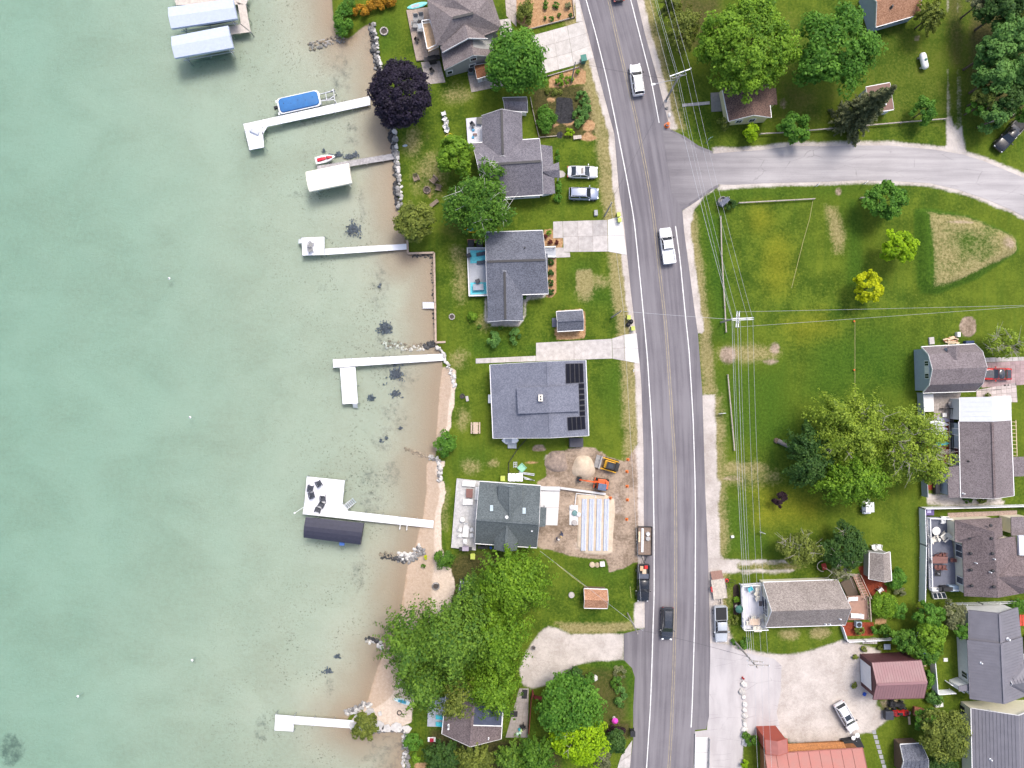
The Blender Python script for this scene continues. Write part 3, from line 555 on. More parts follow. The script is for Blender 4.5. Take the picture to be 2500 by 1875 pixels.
def tree(name, label, px, py, rx, h, pal='green', ry=None, frond=0.0, group=None, dens=1.0, leaf=.34, zc=.6, bark=BARK, limbs=7, low=-.35, lob=.22, hollow=.45, cs=.26, cat='tree', bare=0):
    zcen = h * zc; c = P(px, py, zcen); k = (H - zcen) / H / S; ax, ay = rx * k, (ry or rx) * k; az = h - zcen
    t = thing(name, label, cat, (c.x, c.y, 0), 0, group)
    area = 2.6 * (ax * ay + ax * az + ay * az); n = int(area * 3.4 * dens / (leaf * leaf * .55)); per = 70 if frond == 0 else 60
    nc = max(14, min(420, n // per)); per = max(24, min(150, n // nc))
    pos, nrm, sz, tint, cen = crown_points(c, (ax, ay, az), nc, per, leaf, frond, low, lob, hollow, cs); TALLY[0] += len(pos)
    leaves_object('crown' if cat == 'tree' else 'foliage', pos, nrm, sz, tint, leaf_mat(pal), t)
    r0 = max(.03, h * .022); mb = MB()
    mb.tube([(c.x, c.y, -.05), (c.x + r0 * .5, c.y, zcen * .5), (c.x - r0 * .3, c.y + r0 * .3, zcen), (c.x, c.y, zcen + az * .5)], r0, 8, 0, r0 * .3); mb.build('trunk' if cat == 'tree' else 'stem', bark, t, True)
    if limbs:
        mb = MB()
        for i in rng.choice(len(cen), min(limbs, len(cen)), False):
            e = Vector(cen[i]); s0 = Vector((c.x, c.y, zcen * rng.uniform(.45, .9))); mid = s0.lerp(e, .5) + Vector((0, 0, az * .1))
            mb.tube([s0, mid, e], r0 * .45, 5, 0, r0 * .1)
        mb.build('limb', bark, t, True)
    if bare:
        mb = MB()
        for i in range(bare):
            a = rng.uniform(0, 6.28); rr = rng.uniform(.25, .95); top = Vector((c.x + math.cos(a) * ax * rr, c.y + math.sin(a) * ay * rr, zcen + az * rng.uniform(.55, 1.02) * math.sqrt(max(.15, 1 - rr * rr * .8))))
            s0 = Vector((c.x + math.cos(a) * ax * rr * .35, c.y + math.sin(a) * ay * rr * .35, zcen * .9))
            mb.tube([s0, s0.lerp(top, .55) + Vector((rng.normal(), rng.normal(), 0)) * .25, top], r0 * .32, 5, 0, .02)
            for j in range(5):
                b0 = s0.lerp(top, rng.uniform(.5, .95)); mb.tube([b0, b0 + Vector((rng.normal() * .8 + math.cos(a) * .5, rng.normal() * .8 + math.sin(a) * .5, rng.uniform(0, .5)))], .028, 4, 0, .01)
        mb.build('bare_branch', PALEB if bark is BARK else bark, t, True)
    return t
def shrub(label, px, py, rx, h, pal='green', ry=None, name='shrub', **kw):
    kw.setdefault('leaf', .2); kw.setdefault('dens', .8)
    return tree(name, label, px, py, rx, h, pal, ry, limbs=0, cat='shrub', zc=.5, low=-.6, lob=kw.pop('lob', .12), cs=.34, **kw)
def spruce(label, bx, by, tx, ty, h, rpx, pal):
    b = P(bx, by, 0); t = thing('spruce_tree', label, 'tree', b); MB().tube([b - Vector((0, 0, .05)), b + Vector((0, 0, h))], h * .018, 8, 0, .02).build('trunk', BARK, t, True)
    R0 = rpx / S; N = 210; ts = rng.uniform(.08, 1, N); az = rng.uniform(0, 6.28, N); L = R0 * (1 - ts) ** .85 * rng.uniform(.75, 1.12, N) + .12; per = 46
    al = rng.uniform(.12, 1, (N, per)); wv = rng.normal(size=(N, per, 3)) * .12 * (L[:, None, None]) * (1.15 - al[:, :, None])
    pos = np.stack([b.x + np.cos(az)[:, None] * L[:, None] * al, b.y + np.sin(az)[:, None] * L[:, None] * al, h * ts[:, None] - al * L[:, None] * .3], -1) + wv
    pos = pos.reshape(-1, 3); n = len(pos); TALLY[0] += n
    leaves_object('crown', pos, np.array([0, 0, 1.0]) + rng.normal(size=(n, 3)) * .5, rng.uniform(.18, .42, n), np.repeat(rng.normal(.45, .2, N), per) + rng.normal(0, .18, n), leaf_mat(pal), t, 1.2); return t
# --- shore and lake side
tree('copper_beech', 'round dark purple leaved tree over the stone shore beside the long white dock', 978, 229, 84, 9, 'purple', 88, leaf=.24, dens=1.3, lob=.05, cs=.15, hollow=.6)
tree('maple_tree', 'bright green maple between the grey gabled house and the pale concrete driveway', 1262, 150, 80, 9.5, 'bright', 84, leaf=.32, dens=1.1, lob=.16)
tree('willow_tree', 'lime green weeping tree at the corner of the grey cross gabled house', 1112, 378, 46, 7, 'lime', 54, leaf=.26, dens=1.1, cs=.2)
tree('birch_tree', 'white barked birch with bare white branches leaning over the grey roof', 1168, 505, 84, 11, 'green', 74, bark=BIRCH, bare=13, limbs=12, leaf=.27, dens=.85, lob=.3)
tree('birch_tree', 'smaller birch with white limbs against the roof ridge of the cross gabled house', 1196, 425, 30, 10, 'green', 34, bark=BIRCH, bare=6, leaf=.25, dens=.5, lob=.3)
tree('shore_tree', 'olive green bushy tree at the end of the stone shore wall', 1015, 541, 54, 6.5, 'olive', 52, leaf=.28, lob=.14)
shrub('bright green leafy shrub at the edge of the small sandy beach', 1087, 1083, 26, 2.6, 'bright', 34)
shrub('round deep green bush beside the weathered lakeside deck', 1085, 1363, 24, 2.8, 'green', 26, leaf=.18)
shrub('small round vivid green bush on the lawn by the stone fire ring', 1152, 773, 13, 1.5, 'lime', leaf=.14, dens=1.1)
shrub('dark green bush, larger of the two south of the L shaped house', 1205, 827, 20, 2, 'blue', 22); shrub('dark green bush, smaller of the two south of the L shaped house', 1258, 820, 15, 1.7, 'blue', 20)
shrub('vivid green thicket hanging over the lake north of the fire ring', 838, 45, 24, 2.2, 'bright', 46); shrub('small green bush at the top of the lake thicket', 852, 6, 20, 1.8, 'green', 16)
for i, (x, y, a, b) in enumerate(((880, 26, 22, 14), (915, 12, 24, 14), (950, 0, 22, 14))):
    shrub('orange and gold flowering hedge shrub along the north lawn', x, y, a, 1.8, 'orange', b, name='hedge_shrub', group='orange hedge along the north lawn', leaf=.15, dens=1.1)
# --- south shore grove
tree('cedar_tree', 'broad light green feathery tree behind the dark dormered house', 1250, 1428, 92, 11, 'lime', 78, frond=.9, leaf=.3, dens=.95, lob=.25, hollow=.2)
tree('cedar_tree', 'light green feathery tree next to the green lidded bin', 1160, 1465, 48, 9, 'pine', 60, frond=.9, leaf=.28, hollow=.2)
tree('pine_tree', 'tall green pine spreading over the pale beach', 1010, 1570, 74, 13, 'pine', 74, frond=1.1, leaf=.3, dens=.95, lob=.3, hollow=.2)
tree('pine_tree', 'green pine with long boughs between the beach and the gravel drive', 1105, 1560, 86, 14, 'pine', 92, frond=1.0, leaf=.3, dens=.95, lob=.25, hollow=.2)
tree('pine_tree', 'light green pine along the edge of the gravel turning area', 1210, 1560, 76, 12, 'lime', 92, frond=.9, leaf=.3, dens=.9, lob=.25, hollow=.2)
tree('pine_tree', 'green pine reaching over the grey lake deck', 1035, 1665, 58, 12, 'pine', 70, frond=1.0, leaf=.28, dens=.9, hollow=.2)
tree('pine_tree', 'light green pine overhanging the flat dark roof section', 1205, 1680, 62, 11, 'lime', 62, frond=.9, leaf=.28, dens=.95, hollow=.2)
tree('pine_tree', 'slender pine tip drooping over the brown shingle roof', 1115, 1700, 28, 13, 'olive', 46, frond=.9, leaf=.25, dens=.6, hollow=.2)
tree('beach_tree', 'small green and yellow tree on the stone point beside the dock', 893, 1772, 33, 4.5, 'olive', 36, leaf=.24, bark=PALEB)
shrub('low green bush at the water edge below the red and white barrow', 1010, 1812, 26, 2.2, 'bright', 22); shrub('yellow green bush on the bank near the south stone shore', 1017, 1850, 14, 1.6, 'lime', 12)
tree('cedar_tree', 'dark cedar crowded against the south wall of the brown roofed house', 1085, 1850, 48, 6, 'dark', 42, frond=.5, leaf=.26)
tree('cedar_tree', 'olive cedar under the point of the brown roof', 1160, 1856, 44, 7, 'olive', 40, frond=.5, leaf=.26)
tree('cedar_tree', 'green cedar beside the narrow garden path', 1250, 1862, 40, 7, 'pine', 44, frond=.7, leaf=.26); tree('cedar_tree', 'tall light tipped cedar south of the balloon terrace', 1310, 1852, 44, 8, 'green', 50, frond=.7, leaf=.26)
tree('maple_tree', 'deep green maple in front of the dark red fence', 1392, 1720, 84, 9.5, 'bright', 76, leaf=.32, dens=1.1, lob=.16)
tree('maple_tree', 'yellow green maple thinning at the top beside the road', 1418, 1802, 70, 9, 'chart', 66, leaf=.3, dens=.85, bare=5)
shrub('dark round shrub on the garden island by the gravel drive', 1402, 1650, 26, 2.6, 'dark', 24); shrub('small dark clipped shrub on the garden island', 1440, 1655, 12, 1.5, 'green'); shrub('round green clump inside the garden island', 1507, 1668, 16, 1.2, 'green', 16)
shrub('pale leafed planting along the road edge of the garden island', 1515, 1702, 14, 1, 'blue', 34); shrub('white flowered border plant at the tip of the garden island', 1512, 1645, 16, .8, 'grey', 20)
tree('juniper_tree', 'dark green juniper beside the road near the concrete walk', 1502, 1815, 30, 4.5, 'dark', 32, leaf=.22); shrub('brown leafed thicket next to the black roadside bin', 1505, 1785, 26, 1.8, 'plum', 16)
tree('juniper_tree', 'bluish juniper at the south end of the roadside garden', 1470, 1850, 24, 4.5, 'spruce', 34, leaf=.22)
# --- gardens by the road
shrub('big rounded deep green bush inside the garden fence', 1331, 290, 25, 2.4, 'bright', 34, leaf=.18); shrub('soft brownish green bush in the bark bed', 1284, 30, 24, 2.4, 'olive', 30, leaf=.18)
for x, y, r in ((1333, 8, 7), (1358, 12, 9), (1346, 45, 7), (1365, 36, 5), (1331, 18, 5), (1330, 44, 4)): shrub('small green plant in the orange bark bed', x, y, r, .8, 'green', group='plants in the bark bed', leaf=.12)
shrub('white flowering plant in the orange bark bed', 1388, 14, 8, .9, 'grey', leaf=.12); shrub('dark plant at the corner of the bark bed', 1393, 38, 5, .9, 'dark', leaf=.12)
for x, y, r in ((1365, 200, 11), (1388, 196, 12), (1370, 187, 7), (1409, 175, 6)): shrub('yellow green plant in the small bark bed by the driveway', x, y, r, 1, 'lime', group='plants in the small bark bed', leaf=.13)
for x, y, a, b in ((1420, 235, 16, 18), (1432, 262, 12, 34), (1412, 285, 17, 30)): shrub('blue green leafy garden plant beside the dark planting patch', x, y, a, .9, 'blue', b, group='blue green garden plants', leaf=.15)
shrub('low sprawling grey green plant at the head of the garden', 1352, 222, 34, .5, 'olive', 10, leaf=.14, dens=.5); shrub('yellow tinged garden plant near the wooden bench', 1390, 323, 13, 1, 'chart', 11, leaf=.14)
shrub('clipped hedge north of the small porch roof', 1361, 381, 6, 1, 'bright', 16, leaf=.13); shrub('clipped hedge south of the small porch roof', 1363, 458, 8, 1, 'bright', 20, leaf=.13); shrub('white flowered shrub at the end of the clipped hedge', 1362, 482, 12, 1.2, 'bright', 10, leaf=.14)
for y in (640, 666, 690, 713): shrub('ball shaped evergreen in the bark strip beside the L shaped house', 1345, y, 8, 1, 'dark', group='clipped evergreen balls', leaf=.12, dens=1.2, lob=.04)
for x, y in ((1332, 578), (1343, 591), (1358, 592)): shrub('dark red barberry in the bark bed by the driveway', x, y, 6, .8, 'red', group='dark red barberries', leaf=.12)
shrub('bright ornamental grass at the head of the bark bed', 1341, 569, 7, .8, 'lime', leaf=.12)
for x, y in ((1280, 725), (1170, 797), (1222, 800)): shrub('low green plant in the gravel border of the L shaped house', x, y, 6, .6, 'green', group='gravel border plants', leaf=.12)
# --- north east
tree('maple_tree', 'huge lime green maple towering over the yellow cottage', 1825, 112, 132, 12.5, 'lime', 128, leaf=.3, dens=1.0, lob=.2, cs=.15)
tree('maple_tree', 'large mid green maple beside the orange shingled house', 2042, 122, 100, 12, 'bright', 112, leaf=.34, dens=1.0, lob=.22, cs=.2)
tree('cedar_tree', 'dull olive cedar beside the power lines', 1668, 70, 40, 7, 'olive', 52, frond=.4, leaf=.26, dens=.9); tree('cedar_tree', 'dark olive cedar at the top of the roadside verge', 1635, 10, 26, 6, 'olive', 26, frond=.4, leaf=.26, dens=.9)
spruce('tall grey green spruce leaning over the small brown roofed shed', 2068, 302, 2166, 203, 13.5, 56, 'spruce')
shrub('small yellow green tree below the yellow cottage gable', 1833, 325, 17, 3.6, 'chart', 22, name='young_tree'); tree('young_tree', 'bright green young tree standing on the rail fence line', 1938, 311, 40, 5, 'bright', 36, leaf=.26)
tree('young_tree', 'bright green small tree near the two wheel tracks', 2256, 270, 27, 4.5, 'bright', 36, leaf=.24, lob=.3); shrub('thin yellowish sapling near the guy wire', 1768, 300, 16, 2.6, 'olive', 16, dens=.35)
tree('cedar_tree', 'dark cedar next to the orange shingled house', 2268, 40, 34, 6, 'olive', 36, frond=.4, leaf=.26)
for i, (x, y, r, h, p_, lb) in enumerate(((2440, 28, 52, 9, 'dark', 'dark leafy tree at the top of the eastern wood'), (2390, 8, 28, 7, 'grey', 'half dead grey tree at the wood edge'), (2462, 100, 54, 10, 'blue', 'blue green tree in the middle of the eastern wood'), (2410, 130, 38, 9, 'blue', 'blue green tree leaning out of the wood towards the tracks'),
                                          (2425, 190, 44, 9, 'blue', 'blue green tree above the dark thicket in the wood'), (2490, 180, 40, 9, 'blue', 'tree at the outer edge of the eastern wood'), (2400, 235, 34, 6, 'olive', 'olive thicket tree inside the eastern wood'), (2455, 238, 44, 7, 'dark', 'dark thicket tree above the black pickup'),
                                          (2385, 262, 20, 5, 'bright', 'bright green tree at the wood edge near the tracks'), (2425, 290, 32, 6, 'blue', 'blue green tree right beside the black pickup'), (2500, 270, 28, 6, 'green', 'green tree behind the black pickup'), (2490, 30, 40, 8, 'olive', 'olive tree in the corner of the wood'))):
    tree('woodland_tree', lb, x, y, r, h, p_, leaf=.3, dens=.95, group='trees of the eastern wood', bare=3 if p_ == 'grey' else 0)
tree('maple_tree', 'round bright green maple near the side road', 2163, 492, 56, 6.5, 'bright', 50, leaf=.28, dens=1.1, lob=.12, cs=.2); tree('maple_tree', 'yellow green maple, middle of the row of three', 2193, 601, 48, 6, 'chart', 46, leaf=.28, dens=.95, lob=.18, cs=.2)
tree('maple_tree', 'golden yellow maple, smallest of the row of three', 2121, 703, 38, 5.5, 'yellow', 46, leaf=.25, dens=1.1, lob=.1, cs=.17)
# --- field and yards
tree('locust_tree', 'yellow green feathery tree in the field above the dark pine', 2075, 1050, 96, 11, 'willow', 90, frond=.6, leaf=.28, dens=.75, lob=.3, bare=8)
tree('locust_tree', 'green feathery tree in the field south of the leaning trunk', 2085, 1165, 88, 10, 'lime', 66, frond=.6, leaf=.28, dens=.85, lob=.25)
tree('pine_tree', 'dark green pine beside the leaning grey trunk', 1975, 1115, 54, 9, 'dark', 76, frond=.4, leaf=.28, dens=.95); tree('locust_tree', 'sparse tree with many bare grey branches by the paved court', 2215, 1085, 84, 11, 'willow', 96, leaf=.24, dens=.42, bare=26, lob=.3)
tree('locust_tree', 'yellowish sparse tree hanging over the paddle boards', 2262, 1130, 52, 10, 'willow', 56, leaf=.24, dens=.45, bare=8)
tree('plum_tree', 'tiny dark purple tree alone on the mown field', 1903, 1222, 20, 3, 'plum', 22, leaf=.22, dens=.9, lob=.35); tree('apple_tree', 'greyish green spreading tree north of the sandy track', 1950, 1340, 58, 5.5, 'olive', 44, leaf=.22, dens=.6, bare=12)
tree('apple_tree', 'dark green dense tree beside the small grey shed', 2062, 1335, 58, 6, 'dark', 56, leaf=.25, dens=.9, bare=5); tree('apple_tree', 'wispy grey green tree over the garden stair', 2050, 1392, 30, 4, 'grey', 26, leaf=.2, dens=.4, bare=6)
shrub('big round flowering green shrub below the brown wooden deck', 2156, 1476, 33, 3, 'lime', 34, leaf=.2, dens=1.1, lob=.05); shrub('leafy shrub between the round shrub and the lawn', 2194, 1487, 22, 2.4, 'bright', 26)
shrub('bright green shrub at the corner of the small grey shed', 2190, 1413, 24, 2.5, 'bright', 28); shrub('dark clipped mound in the red bark bed', 2098, 1540, 13, 1.3, 'olive', 12, leaf=.14); shrub('green clipped ball in the red bark bed', 2132, 1538, 11, 1.4, 'bright', 11, leaf=.14, lob=.03)
shrub('dark green rounded shrub at the end of the red bark bed', 2160, 1540, 16, 1.8, 'green', 16); shrub('pinkish grey shrub by the lawn edge', 2196, 1445, 16, 1.2, 'grey', 12)
tree('hedge_tree', 'leafy green tree below the white picket fence corner', 2268, 1500, 36, 5, 'bright', 34, leaf=.26); tree('hedge_tree', 'yellow green tree in the hedge beside the lawn', 2272, 1555, 38, 5.5, 'lime', 44, leaf=.26); tree('hedge_tree', 'green tree leaning over the maroon barn', 2262, 1592, 36, 5, 'green', 30, leaf=.26)
tree('hedge_tree', 'dark green tree at the barn end of the hedge', 2212, 1562, 40, 4.5, 'green', 28, leaf=.26); tree('hedge_tree', 'silvery green bush tree in front of the white siding house', 2328, 1502, 28, 4, 'grey', 36, leaf=.22, dens=.8); tree('hedge_tree', 'green tree beside the white house windows', 2345, 1535, 22, 4, 'bright', 26, leaf=.24)
shrub('green climber between the barn and the white fence', 2268, 1660, 11, 2, 'bright', 34); shrub('white flowering bush by the fence gate', 2282, 1705, 22, 1.6, 'blue', 18, leaf=.16)
tree('maple_tree', 'green and yellow tree beside the grey seamed roof', 2308, 1790, 62, 7, 'olive', 66, leaf=.28, dens=1.05); tree('hedge_tree', 'leafy tree in front of the dark little shed roof', 2262, 1760, 30, 5, 'bright', 30, leaf=.26); shrub('dark shrub behind the dark little shed roof', 2300, 1868, 40, 3, 'dark', 20)
shrub('green shrub behind the tool rack at the edge of the wood court', 2490, 1480, 30, 2.4, 'bright', 18); shrub('dark green bush beside the wishing well on the corner', 1783, 500, 15, 1.6, 'dark', 13, leaf=.18)
tree('dogwood_tree', 'thin branched yellow green tree north of the red car', 2450, 838, 52, 6, 'willow', 36, leaf=.22, dens=.55, bare=14, lob=.3)
shrub('yellow green clump in the dark bed beside the parasol', 1798, 1464, 8, 1, 'lime', leaf=.14); shrub('leafy clump in the bed south of the parasol', 1796, 1515, 9, .9, 'olive', 14, leaf=.14); shrub('tall grassy clump around the foot of the leaning power pole', 1812, 1570, 28, 1.2, 'green', 18, leaf=.18, dens=.6)
shrub('leafy clump at the corner of the red roofed building', 1835, 1808, 20, 1.8, 'green', 14); shrub('yellow shrub at the west end of the red roofed building', 1818, 1865, 11, 1.4, 'chart', leaf=.16); shrub('green clump among the white stones', 1820, 1795, 10, 1, 'green', leaf=.16)
for x, y in ((2088, 1605), (2085, 1672), (2110, 1585), (2150, 1582)): shrub('weedy clump at the foot of the maroon barn', x, y, 8, .7, 'olive', group='weeds round the barn', leaf=.14, dens=.6)
shrub('potted leafy plants in the paved court', 2412, 965, 7, .8, 'olive', leaf=.12); shrub('low green bed plant under the long house south eave', 2360, 1222, 16, .7, 'green', 8, leaf=.14); shrub('second low bed plant under the long house south eave', 2398, 1222, 14, .7, 'olive', 8, leaf=.14)
shrub('yellow flower clump on the stone spit', 1039, 1361, 5, .6, 'yellow', 6, leaf=.12); shrub('small green clump at the root of the stone spit', 1034, 1382, 7, .5, 'green', 5, leaf=.12)
# ================================================================ BUILDINGS
TRIM = M('trim_white', (.75, .75, .74), .6, .05); GLASS = M('window_glass', (.03, .04, .055), .08, .2, 1, .8); DARKM = M('dark_metal', (.03, .03, .033), .5); WHITEM = M('white_metal', (.72, .73, .74), .35, .05)
SID = {'grey': M('siding_grey', (.3, .3, .29), .8, .06), 'blue': M('siding_blue', (.34, .4, .46), .8, .06), 'cream': M('siding_cream', (.68, .64, .5), .8, .05), 'white': M('siding_white', (.7, .71, .72), .75, .05), 'yellow': M('siding_yellow', (.66, .6, .34), .8, .05),
       'maroon': M('siding_maroon', (.1, .04, .045), .6, .1), 'cedar': M('siding_cedar', (.3, .13, .05), .8, .25, 4), 'brown': M('siding_brown', (.16, .11, .08), .85, .15), 'red': M('siding_red', (.32, .07, .045), .7, .1)}
RF = {'taupe': shingle('shingle_taupe', (.13, .11, .11), (.26, .225, .22)), 'grey': shingle('shingle_grey', (.105, .098, .115), (.215, .205, .23)), 'slate': shingle('shingle_slate', (.075, .08, .1), (.17, .18, .215)), 'bluegrey': shingle('shingle_bluegrey', (.115, .123, .157), (.195, .205, .25)),
      'green': shingle('shingle_green', (.07, .085, .09), (.135, .155, .16)), 'mauve': shingle('shingle_mauve', (.125, .105, .11), (.235, .205, .212)), 'beige': shingle('shingle_beige', (.17, .145, .13), (.35, .31, .285)), 'orange': shingle('shingle_orange', (.24, .12, .07), (.48, .27, .17)),
      'brown': shingle('shingle_brown', (.07, .045, .04), (.2, .13, .105)), 'rust': shingle('shingle_rust', (.2, .08, .04), (.36, .17, .09)), 'umber': shingle('shingle_umber', (.1, .078, .08), (.21, .17, .17)),
      'whitemetal': M('roof_metal_white', (.6, .62, .66), .45, .04), 'greymetal': M('roof_metal_grey', (.165, .16, .182), .5, .07, 1), 'redmetal': M('roof_metal_maroon', (.245, .135, .14), .5, .06, 1), 'terracotta': M('roof_metal_terracotta', (.32, .125, .105), .55, .12, .8), 'felt': M('roof_felt', (.055, .065, .1), .7, .2, 1.2), 'flatbrown': M('roof_flat_brown', (.2, .12, .1), .8, .12)}
class House:
    def __init__(s, name, label, corners, prof, wall, roof, ov=.3, cat='house', base=0.0, parent=None, trim=TRIM, seams=None, cap=None, panels=0, eave_trim=True, thick=.13):
        z0, z1 = prof[0][1], prof[-1][1]; s.base = base
        s.A, s.B, s.C, s.D = P(*corners[0], z0), P(*corners[1], z1), P(*corners[2], z1), P(*corners[3], z0); s.prof = prof
        for v in (s.A, s.B, s.C, s.D): v.z = 0
        cen = (s.A + s.B + s.C + s.D) / 4
        s.t = parent or thing(name, label, cat, (cen.x, cen.y, 0)); t = s.t
        s.ds = ov / (s.B - s.A).length; s.dv = ov / (s.D - s.A).length
        ds, dv = s.ds, s.dv
        mids = [p for p in prof if ds < p[0] < 1 - ds]; ss = [ds] + [p[0] for p in mids] + [1 - ds]
        ring = lambda v: [s.pt(ds, v, base)] + [s.pt(a, v, s.pz(a) - thick - .01) for a in ss] + [s.pt(1 - ds, v, base)]
        r0, r1 = ring(dv), ring(1 - dv); n = len(r0)
        MB().add(r0 + r1, [tuple(range(n)), tuple(range(n, 2 * n))[::-1]] + [(i, n + i, n + (i + 1) % n, (i + 1) % n) for i in range(n)]).build('wall', wall, t)
        ro = MB() if not panels else None
        for (a, za), (b, zb) in zip(prof[:-1], prof[1:]):
            if panels:
                for k in range(panels):
                    v0, v1 = k / panels + .001, (k + 1) / panels - .003
                    MB().slab([s.pt(a, v0, za), s.pt(b, v0, zb), s.pt(b, v1, zb), s.pt(a, v1, za)], thick).build('roof_panel', roof, t)
            else: ro.slab([s.pt(a, 0, za), s.pt(b, 0, zb), s.pt(b, 1, zb), s.pt(a, 1, za)], thick)
        s.roof = ro.build('roof', roof, t) if ro else None
        if seams:
            mb = MB()
            for (a, za), (b, zb) in zip(prof[:-1], prof[1:]):
                if seams[0] == 'v':
                    L = (s.D - s.A).length; k = int(L / seams[1])
                    for i in range(1, k): mb.bar(s.pt(a, i / k, za + .015), s.pt(b, i / k, zb + .015), .05, .05)
                else:
                    L = (s.pt(b, 0, zb) - s.pt(a, 0, za)).length; k = int(L / seams[1])
                    for i in range(1, k): f = i / k; mb.bar(s.pt(a + (b - a) * f, 0, za + (zb - za) * f + .012), s.pt(a + (b - a) * f, 1, za + (zb - za) * f + .012), .05, .04)
            o = mb.build('roof_seams', seams[2] if len(seams) > 2 else roof, s.roof or t); o['kind'] = 'stuff'
        tm = MB()
        for v in (0, 1):
            for (a, za), (b, zb) in zip(prof[:-1], prof[1:]):
                o = -.02 if v == 0 else 1.0; sh = (s.A - s.D).normalized() * (.025 if v == 0 else -.025)
                tm.bar(s.pt(a, v, za - .085) + sh, s.pt(b, v, zb - .085) + sh, .04, .2)
        if eave_trim:
            for a, z in ((0, z0), (1, z1)):
                sh = (s.A - s.B).normalized() * (.06 if a == 0 else -.06); tm.bar(s.pt(a, 0, z - .07) + sh, s.pt(a, 1, z - .07) + sh, .1, .11)
        tm.build('fascia', trim, t)
        if cap:
            k = max(range(len(prof)), key=lambda i: prof[i][1]); a, z = prof[k]; mb = MB(); L = (s.D - s.A).length
            mb.bar(s.pt(a, .02, z + .03), s.pt(a, .98, z + .03), .34, .06)
            cp = mb.build('ridge_vent', cap, s.roof or t)
    def pt(s, a, v, z): p = (s.A * (1 - a) + s.B * a) * (1 - v) + (s.D * (1 - a) + s.C * a) * v; return Vector((p.x, p.y, z))
    def pz(s, a):
        for (x, z), (y, w_) in zip(s.prof[:-1], s.prof[1:]):
            if x <= a <= y: return z + (w_ - z) * (a - x) / (y - x)
        return s.prof[0][1] if a < 0 else s.prof[-1][1]
    def on(s, px, py, lift=0.0):
        z = 4.0
        for _ in range(6):
            p = P(px, py, z); e = s.B - s.A; f = s.D - s.A; dd = Vector((p.x, p.y, 0)) - s.A; det = e.x * f.y - e.y * f.x; a = (dd.x * f.y - dd.y * f.x) / det; z = s.pz(min(max(a, 0), 1)) + lift
        return P(px, py, z)
    def wallpt(s, side, f, z):
        ds, dv = s.ds, s.dv
        p, q_ = {'AB': (s.pt(ds, dv, z), s.pt(1 - ds, dv, z)), 'CD': (s.pt(1 - ds, 1 - dv, z), s.pt(ds, 1 - dv, z)), 'BC': (s.pt(1 - ds, dv, z), s.pt(1 - ds, 1 - dv, z)), 'DA': (s.pt(ds, 1 - dv, z), s.pt(ds, dv, z))}[side]
        u = (q_ - p).normalized(); n = Vector((u.y, -u.x, 0)); c = (s.A + s.B + s.C + s.D) / 4
        pos = p.lerp(q_, f)
        if (pos - c).dot(n) < 0: n = -n
        return pos, u, n
    def win(s, side, f, z, w_=1.0, h=1.1, kind='window', frame=TRIM, pane=GLASS, mull=1):
        pos, u, n = s.wallpt(side, f, z); Mx = Matrix((u, n, Vector((0, 0, 1)))).transposed()
        fr = MB().box(pos + n * .03, (w_ + .2, .08, h + .2), M=Mx).build(kind, frame, s.t)
        for i in range(mull + 1):
            x = (i + .5) / (mull + 1) - .5; MB().box(pos + n * .065 + u * w_ * x, (w_ / (mull + 1) - .06, .03, h), M=Mx).build('pane' if kind != 'door' else 'door_panel', pane, fr)
        return fr
    def pipe(s, px, py, r=.08, h=.45, mat=WHITEM, name='vent_pipe'):
        p = s.on(px, py); return MB().lathe(p - Vector((0, 0, .2)), [(r * 1.8, 0), (r * 1.8, .22), (r, .25), (r, h + .2), (r * .6, h + .2)], 10).build(name, mat, s.t, True)
def rpoly(t, name, mat, pts, th=.13): return MB().slab(pts, th).build(name, mat, t)
def skirt(t, pts, mat, z0=0.0, drop=.14, inset=0.3, name='wall'):
    """solid walls up to the underside of a traced eave outline"""
    c = sum(pts, Vector((0, 0, 0))) / len(pts); ring = []
    for p in pts:
        dd = Vector((c.x - p.x, c.y - p.y, 0)); ring.append(p + dd.normalized() * inset * 1.3)
    n = len(ring); vs = [(p.x, p.y, z0) for p in ring] + [(p.x, p.y, p.z - drop) for p in ring]
    return MB().add(vs, [tuple(range(n)), tuple(range(n, 2 * n))] + [(i, (i + 1) % n, n + (i + 1) % n, n + i) for i in range(n)]).build(name, mat, t)
